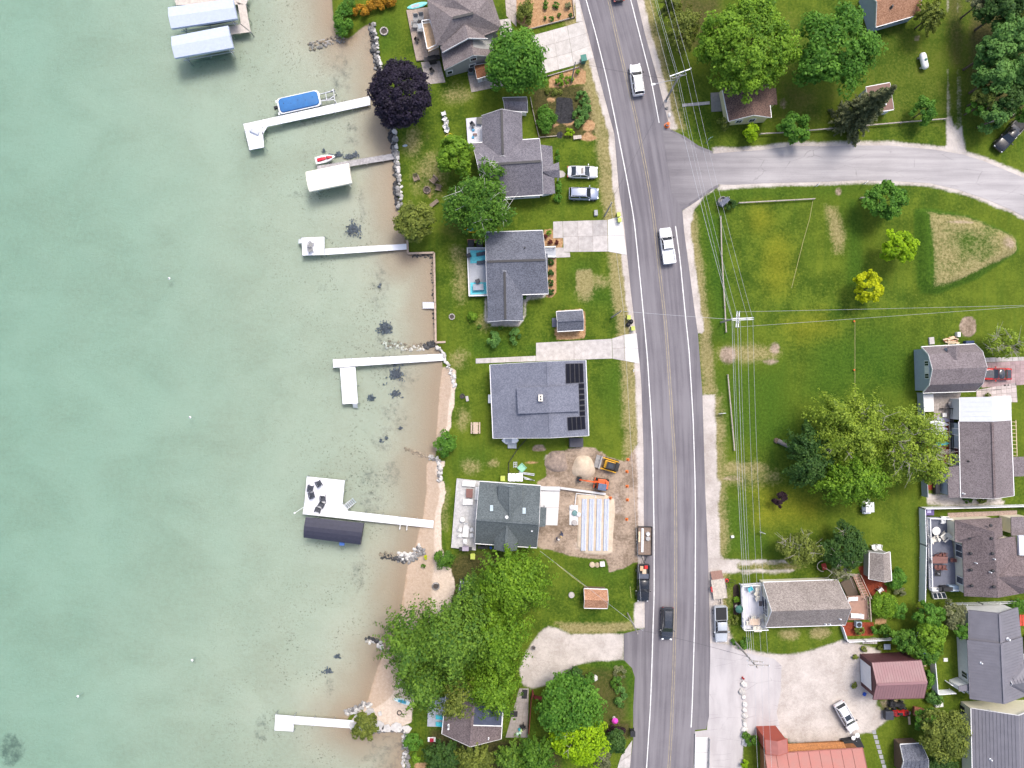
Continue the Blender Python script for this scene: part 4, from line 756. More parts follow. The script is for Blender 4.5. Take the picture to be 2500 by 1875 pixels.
def deck(name, label, quad, z, mat, parent=None, n=None, rail=None, cat='deck', railh=1.0, along=True, z0=0.0, group=None, rails='ABCD'):
    """boards laid edge to edge on a frame with corner posts; optional rail on chosen sides"""
    A, B, C, D = [P(x, y, z) for x, y in quad]; cen = (A + B + C + D) / 4; t = parent or thing(name, label, cat, (cen.x, cen.y, z0), 0, group)
    bl = lambda u, v: A * (1 - u) * (1 - v) + B * u * (1 - v) + C * u * v + D * (1 - u) * v
    L = (D - A).length if along else (B - A).length; n = n or max(4, int(L / .16)); mb = MB()
    for i in range(n):
        a, b = i / n, (i + .93) / n
        mb.slab([bl(0, a), bl(1, a), bl(1, b), bl(0, b)] if along else [bl(a, 0), bl(b, 0), bl(b, 1), bl(a, 1)], .04)
    o = mb.build('boards', mat, t); o['kind'] = 'stuff'
    fr = MB(); e = [A, B, C, D]
    for i in range(4): fr.bar(e[i] - Vector((0, 0, .16)), e[(i + 1) % 4] - Vector((0, 0, .16)), .06, .22)
    fr.build('frame', mat, t)
    for p in e + ([(A + D) / 2, (B + C) / 2] if L > 3 else []):
        i_ = p.lerp(cen, .04); MB().box((i_.x, i_.y, (z0 + z - .1) / 2 - .02), (.12, .12, z - .1 - z0 + .1)).build('post', mat, t)
    if rail:
        for i, k in enumerate(('AB', 'BC', 'CD', 'DA')):
            if k[0] not in rails: continue
            a, b = e[i].lerp(cen, .01), e[(i + 1) % 4].lerp(cen, .01); up = Vector((0, 0, railh)); r_ = MB(); r_.bar(a + up, b + up, .12, .06); r_.bar(a + Vector((0, 0, .12)), b + Vector((0, 0, .12)), .05, .06)
            m = max(2, int((b - a).length / .16))
            for j in range(m + 1): p = a.lerp(b, j / m); r_.bar(p, p + up, .035 if j % 10 else .1)
            r_.build('railing', rail, t)
    return t
# --- grey-brown gabled house at the top
t = thing('lake_house', 'taupe shingled lake house with crossing hips and a grey gable wall', 'house', P1('W1', 900, 700))
rpoly(t, 'roof', RF['taupe'], Q3('W1', 240, 265, 5, 780, 400, 7.3, 410, 1030, 5)); rpoly(t, 'roof', RF['taupe'], Q3('W1', 410, 1030, 5, 780, 400, 7.3, 1260, 290, 7.3, 1900, 640, 5, 1500, 800, 5))
rpoly(t, 'roof', RF['taupe'], Q3('W1', 240, 265, 5, 780, 400, 7.3, 1260, 290, 7.3, 980, 215, 6.8, 600, 155, 6, 210, 0, 5)); rpoly(t, 'roof', RF['taupe'], Q3('W1', 1260, 290, 7.3, 1900, 640, 5, 1690, 0, 5, 1640, -500, 5, 1560, 0, 7.1))
rpoly(t, 'roof', RF['taupe'], Q3('W1', 980, 215, 6.8, 1260, 290, 7.3, 1560, 0, 7.1, 1500, -500, 7.1, 800, -500, 7.2, 820, 0, 7)); rpoly(t, 'roof', RF['taupe'], Q3('W1', 210, 0, 5, 600, 155, 6, 820, 0, 7, 800, -500, 7.2, 150, -500, 5))
rpoly(t, 'roof', RF['taupe'], Q3('W1', 600, 155, 6, 820, 0, 7, 980, 215, 6.8)); MB().bar(Q3('W1', 790, 405, 7.33)[0], Q3('W1', 1250, 298, 7.33)[0], .36, .08).build('ridge_vent', DARKM, t)
rpoly(t, 'dormer_roof', RF['taupe'], Q3('W1', 1060, 545, 6.75, 1140, 860, 6.7, 560, 1180, 4.6, 500, 1060, 4.7)); rpoly(t, 'dormer_roof', RF['taupe'], Q3('W1', 1060, 545, 6.75, 1460, 790, 5.3, 1560, 865, 5.1, 1140, 860, 6.7))
mb = MB(); g = Q3('W1', 560, 1185, 4.5, 1140, 868, 6.62, 1570, 875, 5.05); mb.bar(g[0], g[1], .06, .26); mb.bar(g[1], g[2], .06, .26); mb.build('fascia', TRIM, t)
rpoly(t, 'wing_roof', RF['taupe'], Q3('W1', 500, 1060, 3.2, 1180, 860, 5.4, 1250, 1235, 5.4, 595, 1575, 3.2)); rpoly(t, 'wing_roof', RF['taupe'], Q3('W1', 1180, 860, 5.4, 1620, 900, 3.4, 1700, 1260, 3.4, 1250, 1235, 5.4))
a, b, c, d_ = Q3('W1', 600, 1570, 3.1, 1250, 1240, 5.25, 1690, 1262, 3.3, 1250, 860, 5)
up = (d_ - b); up.z = 0; up = up.normalized() * .25
pts = [a + up, b + up, c + up]; vs = [(p.x, p.y, 0) for p in (pts[0], pts[2])] + [tuple(p) for p in pts]; bk = up * 22
vs2 = [(v[0] + bk.x, v[1] + bk.y, v[2]) for v in vs]
MB().add(vs + vs2, [(0, 1, 4, 3, 2), (5, 7, 8, 9, 6), (0, 2, 7, 5), (1, 6, 9, 4), (2, 3, 8, 7), (3, 4, 9, 8)]).build('wall', SID['grey'], t)
skirt(t, Q3('W1', 240, 265, 5, 410, 1030, 5, 1500, 800, 5, 1880, 640, 5, 1690, 0, 5, 1640, -480, 5, 160, -480, 5), SID['grey'], 0, .2, .5)
mb = MB(); mb.bar(pts[0] - up * 1.2, pts[1] - up * 1.2, .05, .2); mb.bar(pts[1] - up * 1.2, pts[2] - up * 1.2, .05, .2); mb.build('fascia', TRIM, t)
ud = (c - a); ud.z = 0; ud.normalize(); Mx = Matrix((ud, -up.normalized(), Vector((0, 0, 1)))).transposed()
for k, (wx, wz, ww, wh) in enumerate(((.6, 3.55, .85, .75), (.57, 1.6, .85, .75), (.09, 1.4, .7, .8))):
    p0 = (a + up).lerp(c + up, wx); p0.z = wz; fr = MB().box(p0 - up.normalized() * .04, (ww + .25, .08, wh + .25), M=Mx).build('window', TRIM, t); MB().box(p0 - up.normalized() * .08, (ww, .03, wh), M=Mx).build('pane', GLASS, fr)
DW = M('deck_weathered', (.36, .29, .24), .85, .2, 3, .2, stretch=(1, 1, 1)); DT = M('deck_tan', (.45, .32, .21), .85, .15, 3, .2); DGREY = M('deck_grey', (.38, .4, .44), .7, .08); DWHITE = M('deck_white', (.58, .58, .62), .6, .05)
DSLATE = M('deck_slate', (.13, .14, .18), .6, .08); DBROWN = M('deck_brown', (.33, .2, .15), .8, .12); DOLD = M('deck_silver', (.46, .45, .44), .9, .18, 2.5)
deck('deck', 'weathered wooden ground deck on the lake side of the taupe house', q('Z2', 340, 90, 560, 60, 640, 520, 430, 545), .35, DW)
deck('balcony', 'small tan balcony with white railing on the taupe house', q('Z2', 485, 215, 555, 205, 630, 425, 535, 470), 2.9, DT, rail=TRIM, rails='ABCD', cat='balcony')
# --- playhouse and shed
h = House('playhouse', 'small white playhouse with rust brown roof behind the taupe house', q('Z2', 950, 590, 975, 707, 1115, 664, 1085, 565), [(0, 1.9), (.5, 2.6), (1, 1.9)], SID['white'], RF['rust'], .12, 'playhouse'); h.win('BC', .5, .95, .9, 1.2, 'door', TRIM, SID['grey'])
House('garden_shed', 'grey roofed shed with white gable beside the garden fence', q('W2', 597, 55, 632, 238, 970, 262, 958, 45), [(0, 2.2), (.5, 3.2), (1, 2.2)], SID['white'], RF['grey'], .15, 'shed')
# --- cross gabled grey house
h = House('lake_house', 'dark grey shingled house with crossing gables beside the birch', q('W2', 145, 735, 330, 1560, 1200, 1505, 1150, 668), [(0, 3), (.5, 5.6), (1, 3)], SID['white'], RF['grey'], .35, cap=DARKM)
House('', '', q('W2', 283, 322, 885, 280, 905, 985, 300, 985), [(0, 3), (.5, 5.0), (1, 3)], SID['white'], RF['grey'], .3, parent=h.t, cap=DARKM, eave_trim=False)
rpoly(h.t, 'side_roof', RF['grey'], Q3('W2', 1165, 755, 2.9, 1340, 780, 2.3, 1385, 1488, 2.3, 1205, 1500, 2.9)); skirt(h.t, Q3('W2', 1150, 770, 2.8, 1335, 790, 2.2, 1375, 1480, 2.2, 1190, 1500, 2.8), SID['white'])
rpoly(h.t, 'porch_roof', RF['grey'], Q3('W2', 1190, 1110, 3.0, 1440, 1020, 2.5, 1450, 1130, 3.1, 1190, 1160, 3.2)); rpoly(h.t, 'porch_roof', RF['grey'], Q3('W2', 1190, 1160, 3.2, 1450, 1130, 3.1, 1455, 1248, 2.4, 1350, 1250, 2.4))
for y in (1030, 1240): p = P1('W2', 1435, y, 2.4); MB().box((p.x, p.y, 1.2), (.14, .14, 2.4)).build('post', TRIM, h.t)
for f in (.18, .3, .52, .63): h.win('BC', f, 1.5, 1.2, 1.1)
h.pipe(*q('W2', 760, 640)[0])
deck('deck', 'white lakeside deck with low table on the cross gabled house', q('W2', 50, 365, 290, 340, 300, 715, 75, 745), .5, DWHITE)
MB().add(PL(q('W2', 1445, 1140, 1500, 1150, 1540, 1190, 1520, 1240, 1450, 1255), .06), [(0, 1, 2, 3, 4)]).build('doorstep', CONC, h.t)
# --- L shaped slate roof house
h = House('lake_house', 'L shaped house with slate blue shingle roof and turquoise rugs on its deck', q('Z6', 500, 838, 515, 1405, 1064, 1388, 1013, 822), [(0, 2.8), (.5, 4.6), (1, 2.8)], SID['blue'], RF['slate'], .35, cap=DARKM)
House('', '', q('Z6', 518, 1642, 838, 1632, 832, 1200, 510, 1200), [(0, 2.75), (.5, 4.2), (1, 2.75)], SID['blue'], RF['slate'], .3, parent=h.t, cap=DARKM, eave_trim=False)
[h.win('AB', f, 1.6, 1.4, 1.6, 'door' if f == .5 else 'window', TRIM, GLASS) for f in (.25, .5, .75)]; rpoly(h.t, 'porch_roof', RF['slate'], Q3('Z6', 1020, 1028, 3.0, 1058, 1028, 2.9, 1060, 1190, 2.9, 1025, 1190, 3.0)); h.pipe(*q('Z6', 852, 978)[0], mat=DARKM)
deck('entry_stoop', 'grey entry stoop with white rails joining house and driveway', q('Z6', 1020, 980, 1128, 975, 1130, 1065, 1022, 1062), .4, DGREY, rail=TRIM, rails='AC')
dk = deck('deck', 'grey lakeside deck with white edge and turquoise rugs', q('Z6', 335, 980, 500, 980, 515, 1410, 352, 1415), .6, DGREY, rail=TRIM, rails='ACD', railh=.5)
House('garden_shed', 'slate roofed shed ringed by orange bark on the front lawn', q('Y2', 1143, 183, 1155, 393, 1436, 376, 1425, 165), [(0, 2.1), (.5, 3.1), (1, 2.1)], SID['grey'], RF['slate'], .2, 'shed', cap=RF['slate'])
paving('ramp', [(q('Y2', 1095, 250, 1145, 248, 1148, 345, 1098, 347), 1, 2, DSLATE)], z=.12)
# --- house with the solar array
h = House('lake_house', 'wide blue grey roofed house with black solar panels and white chimney', q('Y2', 428, 755, 1458, 705, 1490, 1520, 462, 1548), [(0, 2.9), (.595, 5.6), (1, 3.8)], SID['white'], RF['bluegrey'], .35, cap=RF['bluegrey'])
[h.win(sd, f, 1.5, 1.5, 1.3) for sd in ('DA', 'BC') for f in (.2, .45, .75)]; W_ = q('Y2', 715, 1003, 1045, 992, 1068, 1272, 728, 1285); E_ = q('Y2', 1045, 992, 1380, 978, 1392, 1258, 1068, 1272)
pw = [h.on(*W_[0], .75), h.on(*W_[1], .35), h.on(*W_[2], .35), h.on(*W_[3], .75)]; pe = [h.on(*E_[0], .35), h.on(*E_[1], .6), h.on(*E_[2], .6), h.on(*E_[3], .35)]
rpoly(h.t, 'dormer_roof', RF['bluegrey'], pw, .12); rpoly(h.t, 'dormer_roof', RF['bluegrey'], pe, .12)
skirt(h.t, [pw[0], pw[1], pe[1], pe[2], pw[2], pw[3]], SID['white'], 3.0, .12, .12, 'dormer_wall')
SOLAR = M('solar_cell', (.006, .007, .014), .5, .3, 3, .1); 
def solar(c, nu, nv):
    A, B, C, D = c
    for i in range(nu):
        for j in range(nv):
            f = lambda u, v: h.on(*[(A[k] * (1 - u) + B[k] * u) * (1 - v) + (D[k] * (1 - u) + C[k] * u) * v for k in (0, 1)], .1)
            e = .012; u0, u1, v0, v1 = i / nu + e * (i > 0), (i + 1) / nu - e * 0, j / nv + e * (j > 0), (j + 1) / nv
            pn = MB().slab([f(u0, v0), f(u1, v0), f(u1, v1), f(u0, v1)], .05).build('solar_panel', WHITEM if 0 else DARKM, h.t)
            g_ = .02; MB().slab([f(u0 + g_, v0 + g_) + Vector((0, 0, .01)), f(u1 - g_, v0 + g_) + Vector((0, 0, .01)), f(u1 - g_, v1 - g_) + Vector((0, 0, .01)), f(u0 + g_, v1 - g_) + Vector((0, 0, .01))], .012).build('cell_face', SOLAR, pn)
solar(q('Y2', 1242, 742, 1432, 738, 1440, 945, 1246, 957), 4, 1); solar(q('Y2', 1384, 955, 1442, 952, 1455, 1306, 1396, 1310), 1, 6); solar(q('Y2', 1260, 1322, 1452, 1312, 1460, 1450, 1268, 1466), 4, 1)
p = h.on(*q('Y2', 971, 1112)[0], .4); ch = MB().box(p, (.62, .95, 1.4)).build('chimney', M('chimney_white', (.7, .66, .58), .8), h.t)
for dy in (-.2, .2): MB().box(p + Vector((0, dy, .72)), (.2, .26, .06)).build('flue', DARKM, ch)
h.pipe(*q('Y2', 1312, 1243)[0], mat=DARKM)
# --- dormered green-grey house
h = House('lake_house', 'dark green grey house with two gable dormers and skylights', q('Y7', 385, 450, 340, 1090, 980, 1135, 1020, 495), [(0, 3.2), (.56, 5.8), (1, 3.2)], SID['white'], RF['green'], .3, cap=RF['green'])
House('', '', q('Y7', 580, 490, 828, 505, 832, 830, 575, 830), [(0, 4.4), (.5, 5.5), (1, 4.4)], SID['blue'], RF['green'], .15, parent=h.t, base=3, cap=RF['green'], eave_trim=False, trim=RF['green']); House('', '', q('Y7', 775, 1160, 535, 1150, 550, 880, 800, 880), [(0, 3.9), (.5, 5.3), (1, 3.9)], SID['blue'], RF['green'], .15, parent=h.t, base=2.4, cap=RF['green'], eave_trim=False, trim=RF['green'])
for x, y in ((510, 725), (848, 752)):
    p = [h.on(*q('Y7', x + a, y + b)[0], .1) for a, b in ((-18, -36), (20, -36), (20, 36), (-18, 36))]; s_ = MB().slab(p, .12).build('skylight', DARKM, h.t); c_ = sum(p, Vector()) / 4; MB().slab([v.lerp(c_, .12) + Vector((0, 0, .015)) for v in p], .02).build('pane', M('skylight_glass', (.34, .42, .46), .12, .1), s_)
h.pipe(*q('Y7', 668, 822)[0], .14, .5); h.pipe(*q('Y7', 930, 962)[0], .08, .3)
[h.win(sd, f, 1.6, 1.3, 1.2) for sd in ('AB', 'CD') for f in (.25, .55, .8)]; rpoly(h.t, 'porch_roof', RF['green'], Q3('Y7', 1015, 715, 2.9, 1082, 720, 2.7, 1072, 915, 2.7, 1008, 922, 2.9)); p = Q3('Y7', 1078, 725, 2.6, 1070, 905, 2.6)
for v in p: MB().box((v.x - .1, v.y, 1.3), (.12, .12, 2.6)).build('post', TRIM, h.t)
deck('deck', 'long silver grey wooden deck facing the lake beside the dormered house', q('Y7', 150, 420, 385, 445, 345, 1165, 92, 1135), .5, DOLD, along=False)
MB().prism([tuple(v[:2]) for v in PL(q('Y7', 1022, 495, 1222, 500, 1222, 540, 1022, 535))], 0, .45).build('retaining_wall', CONCW, h.t); mb = MB(); mb.bar(P1('Y7', 1225, 515, .4), P1('Y7', 1695, 578, .4), .3, .5)
tag(mb.build('retaining_wall', CONCW, at=P1('Y7', 1460, 545)), 'straight white concrete wall footing beside the excavator', 'wall')
House('garden_shed', 'orange brown shingled shed on the lawn near the power pole', [(1426, 1438), (1426, 1484), (1483, 1485), (1483, 1440)], [(0, 2), (.5, 2.8), (1, 2)], SID['brown'], RF['orange'], .15, 'shed')
House('boat_shed', 'pale grey little roof half hidden under the feathery trees', q('Y6', 1880, 1285, 2020, 1280, 1960, 1560, 1830, 1560), [(0, 2.1), (.5, 2.7), (1, 2.1)], SID['white'], RF['bluegrey'], .15, 'shed')
# --- brown roofed house at the south shore
h = House('lake_house', 'umber shingled house under the pines with a flat dark dormer', q('X5', 1015, 1290, 1650, 1345, 1680, 860, 1060, 860), [(0, 3), (.5, 6), (1, 3)], SID['grey'], RF['umber'], .35, cap=RF['umber'])
dm = Q3('X5', 1352, 990, 5.95, 1672, 985, 5.3, 1658, 1205, 5.3, 1348, 1197, 5.95); rpoly(h.t, 'dormer_roof', RF['felt'], dm); skirt(h.t, dm, SID['white'], 3, .14, .12, 'dormer_wall'); mb = MB()
for i in range(1, 4): mb.bar(dm[i] - Vector((0, 0, .02)), dm[(i + 1) % 4] - Vector((0, 0, .02)), .12, .14)
mb.build('fascia', TRIM, h.t); h.pipe(*q('X5', 1515, 1337)[0]); h.pipe(*q('X5', 1090, 1200)[0], .14, 1.1)
deck('deck', 'grey deck with two turquoise loungers beside the umber roofed house', q('X5', 868, 905, 1045, 905, 1030, 1215, 855, 1210), .5, DGREY)
# --- yellow cottage and its neighbours
h = House('cottage', 'small pale yellow cottage with brown shingles under the lime maple', q('Z3', 1400, 1090, 1780, 1057, 1745, 740, 1335, 760), [(0, 2.6), (.5, 4.3), (1, 2.6)], SID['yellow'], RF['brown'], .25)
rpoly(h.t, 'porch_roof', RF['brown'], Q3('Z3', 1755, 945, 2.7, 1835, 940, 2.4, 1825, 790, 2.4, 1745, 790, 2.7)); skirt(h.t, Q3('Z3', 1755, 940, 2.6, 1830, 935, 2.3, 1820, 795, 2.3, 1745, 795, 2.6), SID['yellow'], inset=.15)
h.win('AB', .28, 1.5, .8, .9); h.win('AB', .62, 1.5, .8, .9)
h = House('house', 'orange brown shingled house with pale blue wall at the north lawn', q('Z4', 1278, 125, 1190, -200, 780, -90, 880, 240), [(0, 2.7), (.5, 4.6), (1, 2.7)], SID['blue'], RF['orange'], .3); h.win('DA', .2, 1.6, 1, .9, 'window', SID['blue']); h.win('DA', .68, 1.6, 1, .9, 'window', SID['blue']); h.pipe(*q('Z4', 1018, 62)[0], .15, .4, DARKM)
h = House('garden_shed', 'flat brown roofed white shed behind the grey spruce', q('Z4', 1040, 982, 1005, 745, 790, 785, 838, 1015), [(0, 2.3), (1, 2.7)], SID['white'], RF['flatbrown'], .12, 'shed'); h.pipe(*q('Z4', 965, 938)[0], .1, .2)
# --- gambrel barn and the long house on the east side
h = House('barn', 'pale blue gambrel barn with mauve shingles and a white framed loft window', q('Y4', 632, 614, 655, 1320, 1470, 1292, 1455, 570), [(0, 2.6), (.17, 4.3), (.5, 5.2), (.83, 4.3), (1, 2.6)], SID['blue'], RF['mauve'], .3, 'barn')
h.win('AB', .35, 3.3, .7, .9); h.win('AB', .5, 3.3, .7, .9, 'door', TRIM, TRIM, 0); h.win('AB', .65, 3.3, .7, .9)
House('', '', q('Y4', 1215, 612, 1030, 616, 1035, 800, 1215, 800), [(0, 4.2), (.5, 4.85), (1, 4.2)], SID['blue'], RF['mauve'], .1, parent=h.t, base=3, eave_trim=False, trim=RF['mauve'])
MB().bar(P1('Y4', 1480, 1285, 2.2), P1('Y4', 1855, 1270, 2.2), .07, .07).build('gutter_pipe', DARKM, h.t)
h = House('long_house', 'long blue sided house with mauve shingles and a white metal roof end', q('Y5', 1215, 500, 2010, 480, 2056, 1645, 1242, 1672), [(0, 2.8), (.47, 4.7), (1, 2.8)], SID['blue'], RF['mauve'], .35, cap=RF['umber'])
House('', '', q('Y5', 1225, 132, 2002, 106, 2009, 476, 1228, 496), [(0, 2.9), (.47, 4.8), (1, 2.9)], SID['white'], RF['whitemetal'], .2, parent=h.t, panels=5)
rpoly(h.t, 'side_roof', RF['mauve'], Q3('Y5', 1030, 1205, 2.25, 1240, 1185, 2.75, 1245, 1672, 2.75, 1046, 1680, 2.25)); skirt(h.t, Q3('Y5', 1030, 1210, 2.2, 1230, 1195, 2.6, 1235, 1665, 2.6, 1046, 1675, 2.2), SID['blue'])
rpoly(h.t, 'porch_roof', RF['mauve'], Q3('Y5', 2030, 1050, 2.7, 2300, 1040, 2.9, 2300, 1340, 2.9, 2040, 1350, 2.7)); skirt(h.t, Q3('Y5', 2045, 1060, 2.6, 2290, 1050, 2.8, 2290, 1330, 2.8, 2050, 1340, 2.6), SID['blue'])
h.win('DA', .6, 1.5, 1.0, 1.1); h.win('DA', .88, 1.4, .9, 1.6, 'door', TRIM, SID['blue'], 0); h.pipe(*q('Y5', 1355, 1112)[0], .1, .2, DARKM); h.pipe(*q('Y5', 1272, 1610)[0])
# --- big cream house with the slate deck
t = thing('house', 'large cream house with brown hip roofs, roof vents and a slate deck', 'house', P1('X1', 1700, 1000)); RU = RF['umber']
for pts in ((1145, 440, 3.7, 1750, 620, 6.1, 1775, 735, 6.1, 1810, 1640, 6.1, 1290, 1615, 3.7, 1262, 790, 3.7, 1150, 775, 3.7), (1145, 440, 3.7, 1870, 405, 3.7, 1750, 620, 6.1), (1870, 405, 3.7, 1885, 705, 4.4, 1775, 735, 6.1, 1750, 620, 6.1), (1775, 735, 6.1, 2090, 690, 4.1, 2125, 1000, 4.1, 1850, 1300, 5.7, 1800, 1318, 6.1),
            (1800, 1318, 6.1, 1850, 1295, 5.8, 2125, 990, 4.1, 2400, 985, 4.1, 2400, 1298, 6.1), (1800, 1318, 6.1, 2400, 1298, 6.1, 2400, 1560, 4.3, 2145, 1578, 3.7, 1900, 1390, 5.6), (1800, 1318, 6.1, 1900, 1390, 5.6, 2145, 1580, 3.7, 1810, 1640, 6.1)): rpoly(t, 'roof', RU, Q3('X1', *pts))
skirt(t, Q3('X1', 1145, 445, 3.6, 1150, 770, 3.6, 1262, 795, 3.6, 1290, 1612, 3.6, 1800, 1630, 5.8, 2140, 1575, 3.6, 2390, 1555, 3.8, 2390, 1000, 3.8, 2120, 1000, 3.8, 2085, 700, 3.8, 1880, 705, 3.8, 1868, 410, 3.6), SID['cream'], 0, .15, .3)
rpoly(t, 'side_roof', RF['mauve'], Q3('X1', 2015, 395, 3.2, 2400, 380, 3.2, 2400, 680, 3.6, 2018, 682, 3.4)); skirt(t, Q3('X1', 2020, 400, 3.1, 2390, 390, 3.1, 2390, 680, 3.5, 2020, 680, 3.3), SID['cream']); rpoly(t, 'flat_roof', RF['whitemetal'], Q3('X1', 2130, 682, 4.6, 2400, 675, 4.6, 2400, 990, 4.6, 2145, 985, 4.6), .4)
for x, y in ((1690, 520), (1365, 712), (1705, 720), (1718, 952), (1385, 950), (1390, 1205), (1725, 1220), (1400, 1450), (1738, 1466)):
    z_ = 3.7 + 2.4 * min(1, max(0, (x - 1240) / 540)); p = P1('X1', x, y, z_); MB().lathe(p - Vector((0, 0, .1)), [(.14, 0), (.14, .2), (.24, .22), (.2, .34), (.05, .38)], 12).build('roof_vent', DARKM, t, True)
for x, y in ((1740, 1035), (1680, 1240), (1460, 1098)): z_ = 3.7 + 2.4 * (x - 1240) / 540; MB().cyl(P1('X1', x, y, z_) - Vector((0, 0, .1)), .08, .55, 10).build('vent_pipe', WHITEM, t)
for y, ww, k in ((870, .9, 'window'), (960, .9, 'door'), (1370, .9, 'window')):
    p = P1('X1', 1213 + (y - 870) * .03, y, 2.6); Mx = Matrix.Rotation(R(-1.5), 3, 'Z'); fr = MB().box(p, (.1, ww + .2, 1.6), M=Mx).build(k, TRIM, t); MB().box(p - Vector((.05, 0, 0)), (.05, ww, 1.4), M=Mx).build('pane', GLASS, fr)
deck('deck', 'slate grey raised deck with white railing behind the white board fence', q('X1', 712, 395, 1060, 405, 1190, 1500, 748, 1510), 1.2, DSLATE, rail=TRIM, railh=.9, rails='ACD', along=False)
# --- beige house with white deck
h = House('house', 'long beige shingled house with cream gable facing a white deck', q('W4', 505, 292, 548, 1047, 1890, 1003, 1765, 250), [(0, 2.6), (.5, 5.6), (1, 2.6)], SID['cream'], RF['beige'], .3)
for f in (.42, .52): h.win('AB', f, 2.0, .8, 1.9, 'door', TRIM, GLASS, 0)
h.win('AB', .62, 2.0, .7, 1.7); h.win('AB', .72, 2.0, .7, 1.5)
lv = MB(); pos, u, n_ = h.wallpt('AB', .5, 4.6)
for i in range(4): lv.box(pos + n_ * .05 + u * (i * .22 - .33), (.07, .05, .5), M=Matrix((u, n_, Vector((0, 0, 1)))).transposed())
lv.build('gable_vent', TRIM, h.t)
for x, y in ((1800, 900), (1555, 985), (1625, 985)): h.pipe(*q('W4', x, y)[0], .09, .4)
deck('deck', 'white front deck with table and chairs on the beige house', q('W4', 130, 325, 505, 300, 560, 1065, 160, 1070), 1.0, DWHITE, rail=TRIM, rails='ACD', railh=.9, along=False)
deck('deck', 'brown rear deck with white loungers and a stair', q('Y8', 1725, 1205, 1900, 1195, 1915, 1410, 1740, 1415), 1.3, DBROWN, rail=DW, rails='B'); deck('deck', 'dark lower deck between the beige house and the garden stair', q('Y8', 1670, 1080, 1770, 1030, 1840, 1200, 1730, 1200), .4, M('deck_dark', (.1, .075, .055), .85))
st = thing('stair', 'brown wooden stair climbing from the red bark bed to the deck', 'stair', P1('Y8', 1830, 1100)); A, B, C, D = [P1('Y8', *v) for v in ((1770, 1005), (1825, 1000), (1885, 1185), (1830, 1195))]
for i in range(9):
    a, b = i / 9, (i + .85) / 9; z_ = .14 * (i + 1); MB().slab([Vector((*v[:2], z_)) for v in (A.lerp(D, a), B.lerp(C, a), B.lerp(C, b), A.lerp(D, b))], .06).build('tread', DBROWN, st)
for u_, v_ in ((A, D), (B, C)): MB().bar(u_ + Vector((0, 0, .9)), v_ + Vector((0, 0, 2.1)), .08, .1).build('handrail', DW, st); MB().bar(u_, v_ + Vector((0, 0, 1.2)), .06, .2).build('stringer', DBROWN, st); MB().bar(u_, u_ + Vector((0, 0, .95)), .09).build('post', DW, st); MB().bar(Vector((*v_[:2], 0)), v_ + Vector((0, 0, 2.15)), .09).build('post', DW, st)
House('garden_shed', 'small beige roofed shed beside the red bark bed', q('Y8', 1930, 805, 2110, 802, 2125, 1060, 1925, 1045), [(0, 2.1), (.5, 3.2), (1, 2.1)], SID['grey'], RF['beige'], .15, 'shed')
# --- barn, seamed grey roofs, red roofed building
h = House('barn', 'maroon metal barn with a large white roller door on the gravel lot', q('X2', 290, 712, 302, 1040, 760, 1027, 735, 692), [(0, 4.1), (.5, 5.3), (1, 4.1)], SID['maroon'], RF['redmetal'], .25, 'barn', trim=SID['maroon'], seams=('v', .38), cap=RF['redmetal'])
h.win('AB', .5, 1.7, 3.6, 3.2, 'door', SID['maroon'], WHITEM, 0)
h = House('house', 'white sided house with long grey standing seam roof', q('X2', 1155, 508, 1640, 482, 1668, 1010, 1178, 1036), [(0, 3.2), (.44, 5.3), (1, 3.2)], SID['white'], RF['greymetal'], .3, trim=RF['greymetal'], seams=('v', .42), cap=RF['greymetal'])
House('', '', q('X2', 1165, 240, 1600, 216, 1632, 497, 1165, 506), [(0, 3.0), (.44, 5.0), (1, 3.0)], SID['white'], RF['greymetal'], .3, trim=RF['greymetal'], parent=h.t, seams=('v', .42), cap=RF['greymetal'])
House('', '', q('X2', 1730, 1000, 1735, 660, 1480, 760, 1480, 960), [(0, 3.2), (.5, 5.0), (1, 3.2)], SID['white'], RF['greymetal'], .1, parent=h.t, seams=('v', .42), eave_trim=False)
h.win('DA', .1, 1.6, .9, 1.2); h.win('DA', .32, 1.6, .9, 1.2); h.pipe(*q('X2', 1273, 713)[0], .1, .3); h.pipe(*q('X2', 1513, 497)[0], .12, .5)
rpoly(h.t, 'porch_roof', RF['greymetal'], Q3('X2', 1068, 925, 2.6, 1172, 905, 2.9, 1172, 965, 2.9, 1075, 970, 2.6)); skirt(h.t, Q3('X2', 1068, 925, 2.5, 1172, 905, 2.8, 1172, 965, 2.8, 1075, 970, 2.5), SID['white'], inset=.1)
h = House('house', 'beige gabled house with grey coursed metal roof at the south edge', q('X2', 1185, 1122, 1812, 1108, 1835, 1800, 1200, 1800), [(0, 3), (.5, 5.6), (1, 3)], SID['cream'], RF['greymetal'], .3, seams=('h', .42, M('seam_dark', (.115, .115, .13), .5))); h.win('AB', .2, 3.4, .8, .6); h.pipe(*q('X2', 1357, 1580)[0], .1, .4)
h = House('restaurant', 'long building with terracotta red panel roof and cedar wall', q('X3', 1185, 1512, 1205, 2300, 2262, 2250, 2240, 1448), [(0, 3.3), (.5, 6.0), (1, 3.3)], SID['cedar'], RF['terracotta'], .35, 'building', trim=RF['terracotta'], panels=9, seams=None)
House('', '', q('X3', 1186, 1352, 1421, 1345, 1430, 1496, 1198, 1504), [(0, 4.3), (.5, 4.9), (1, 4.3)], SID['red'], RF['terracotta'], .1, parent=h.t, trim=SID['red'])
rpoly(h.t, 'awning', M('cedar_shake', (.33, .14, .05), .9, .4, 6), Q3('X3', 1432, 1400, 2.2, 2030, 1380, 2.2, 2065, 1450, 2.9, 1432, 1490, 2.9)); pos, u, n_ = None, None, None
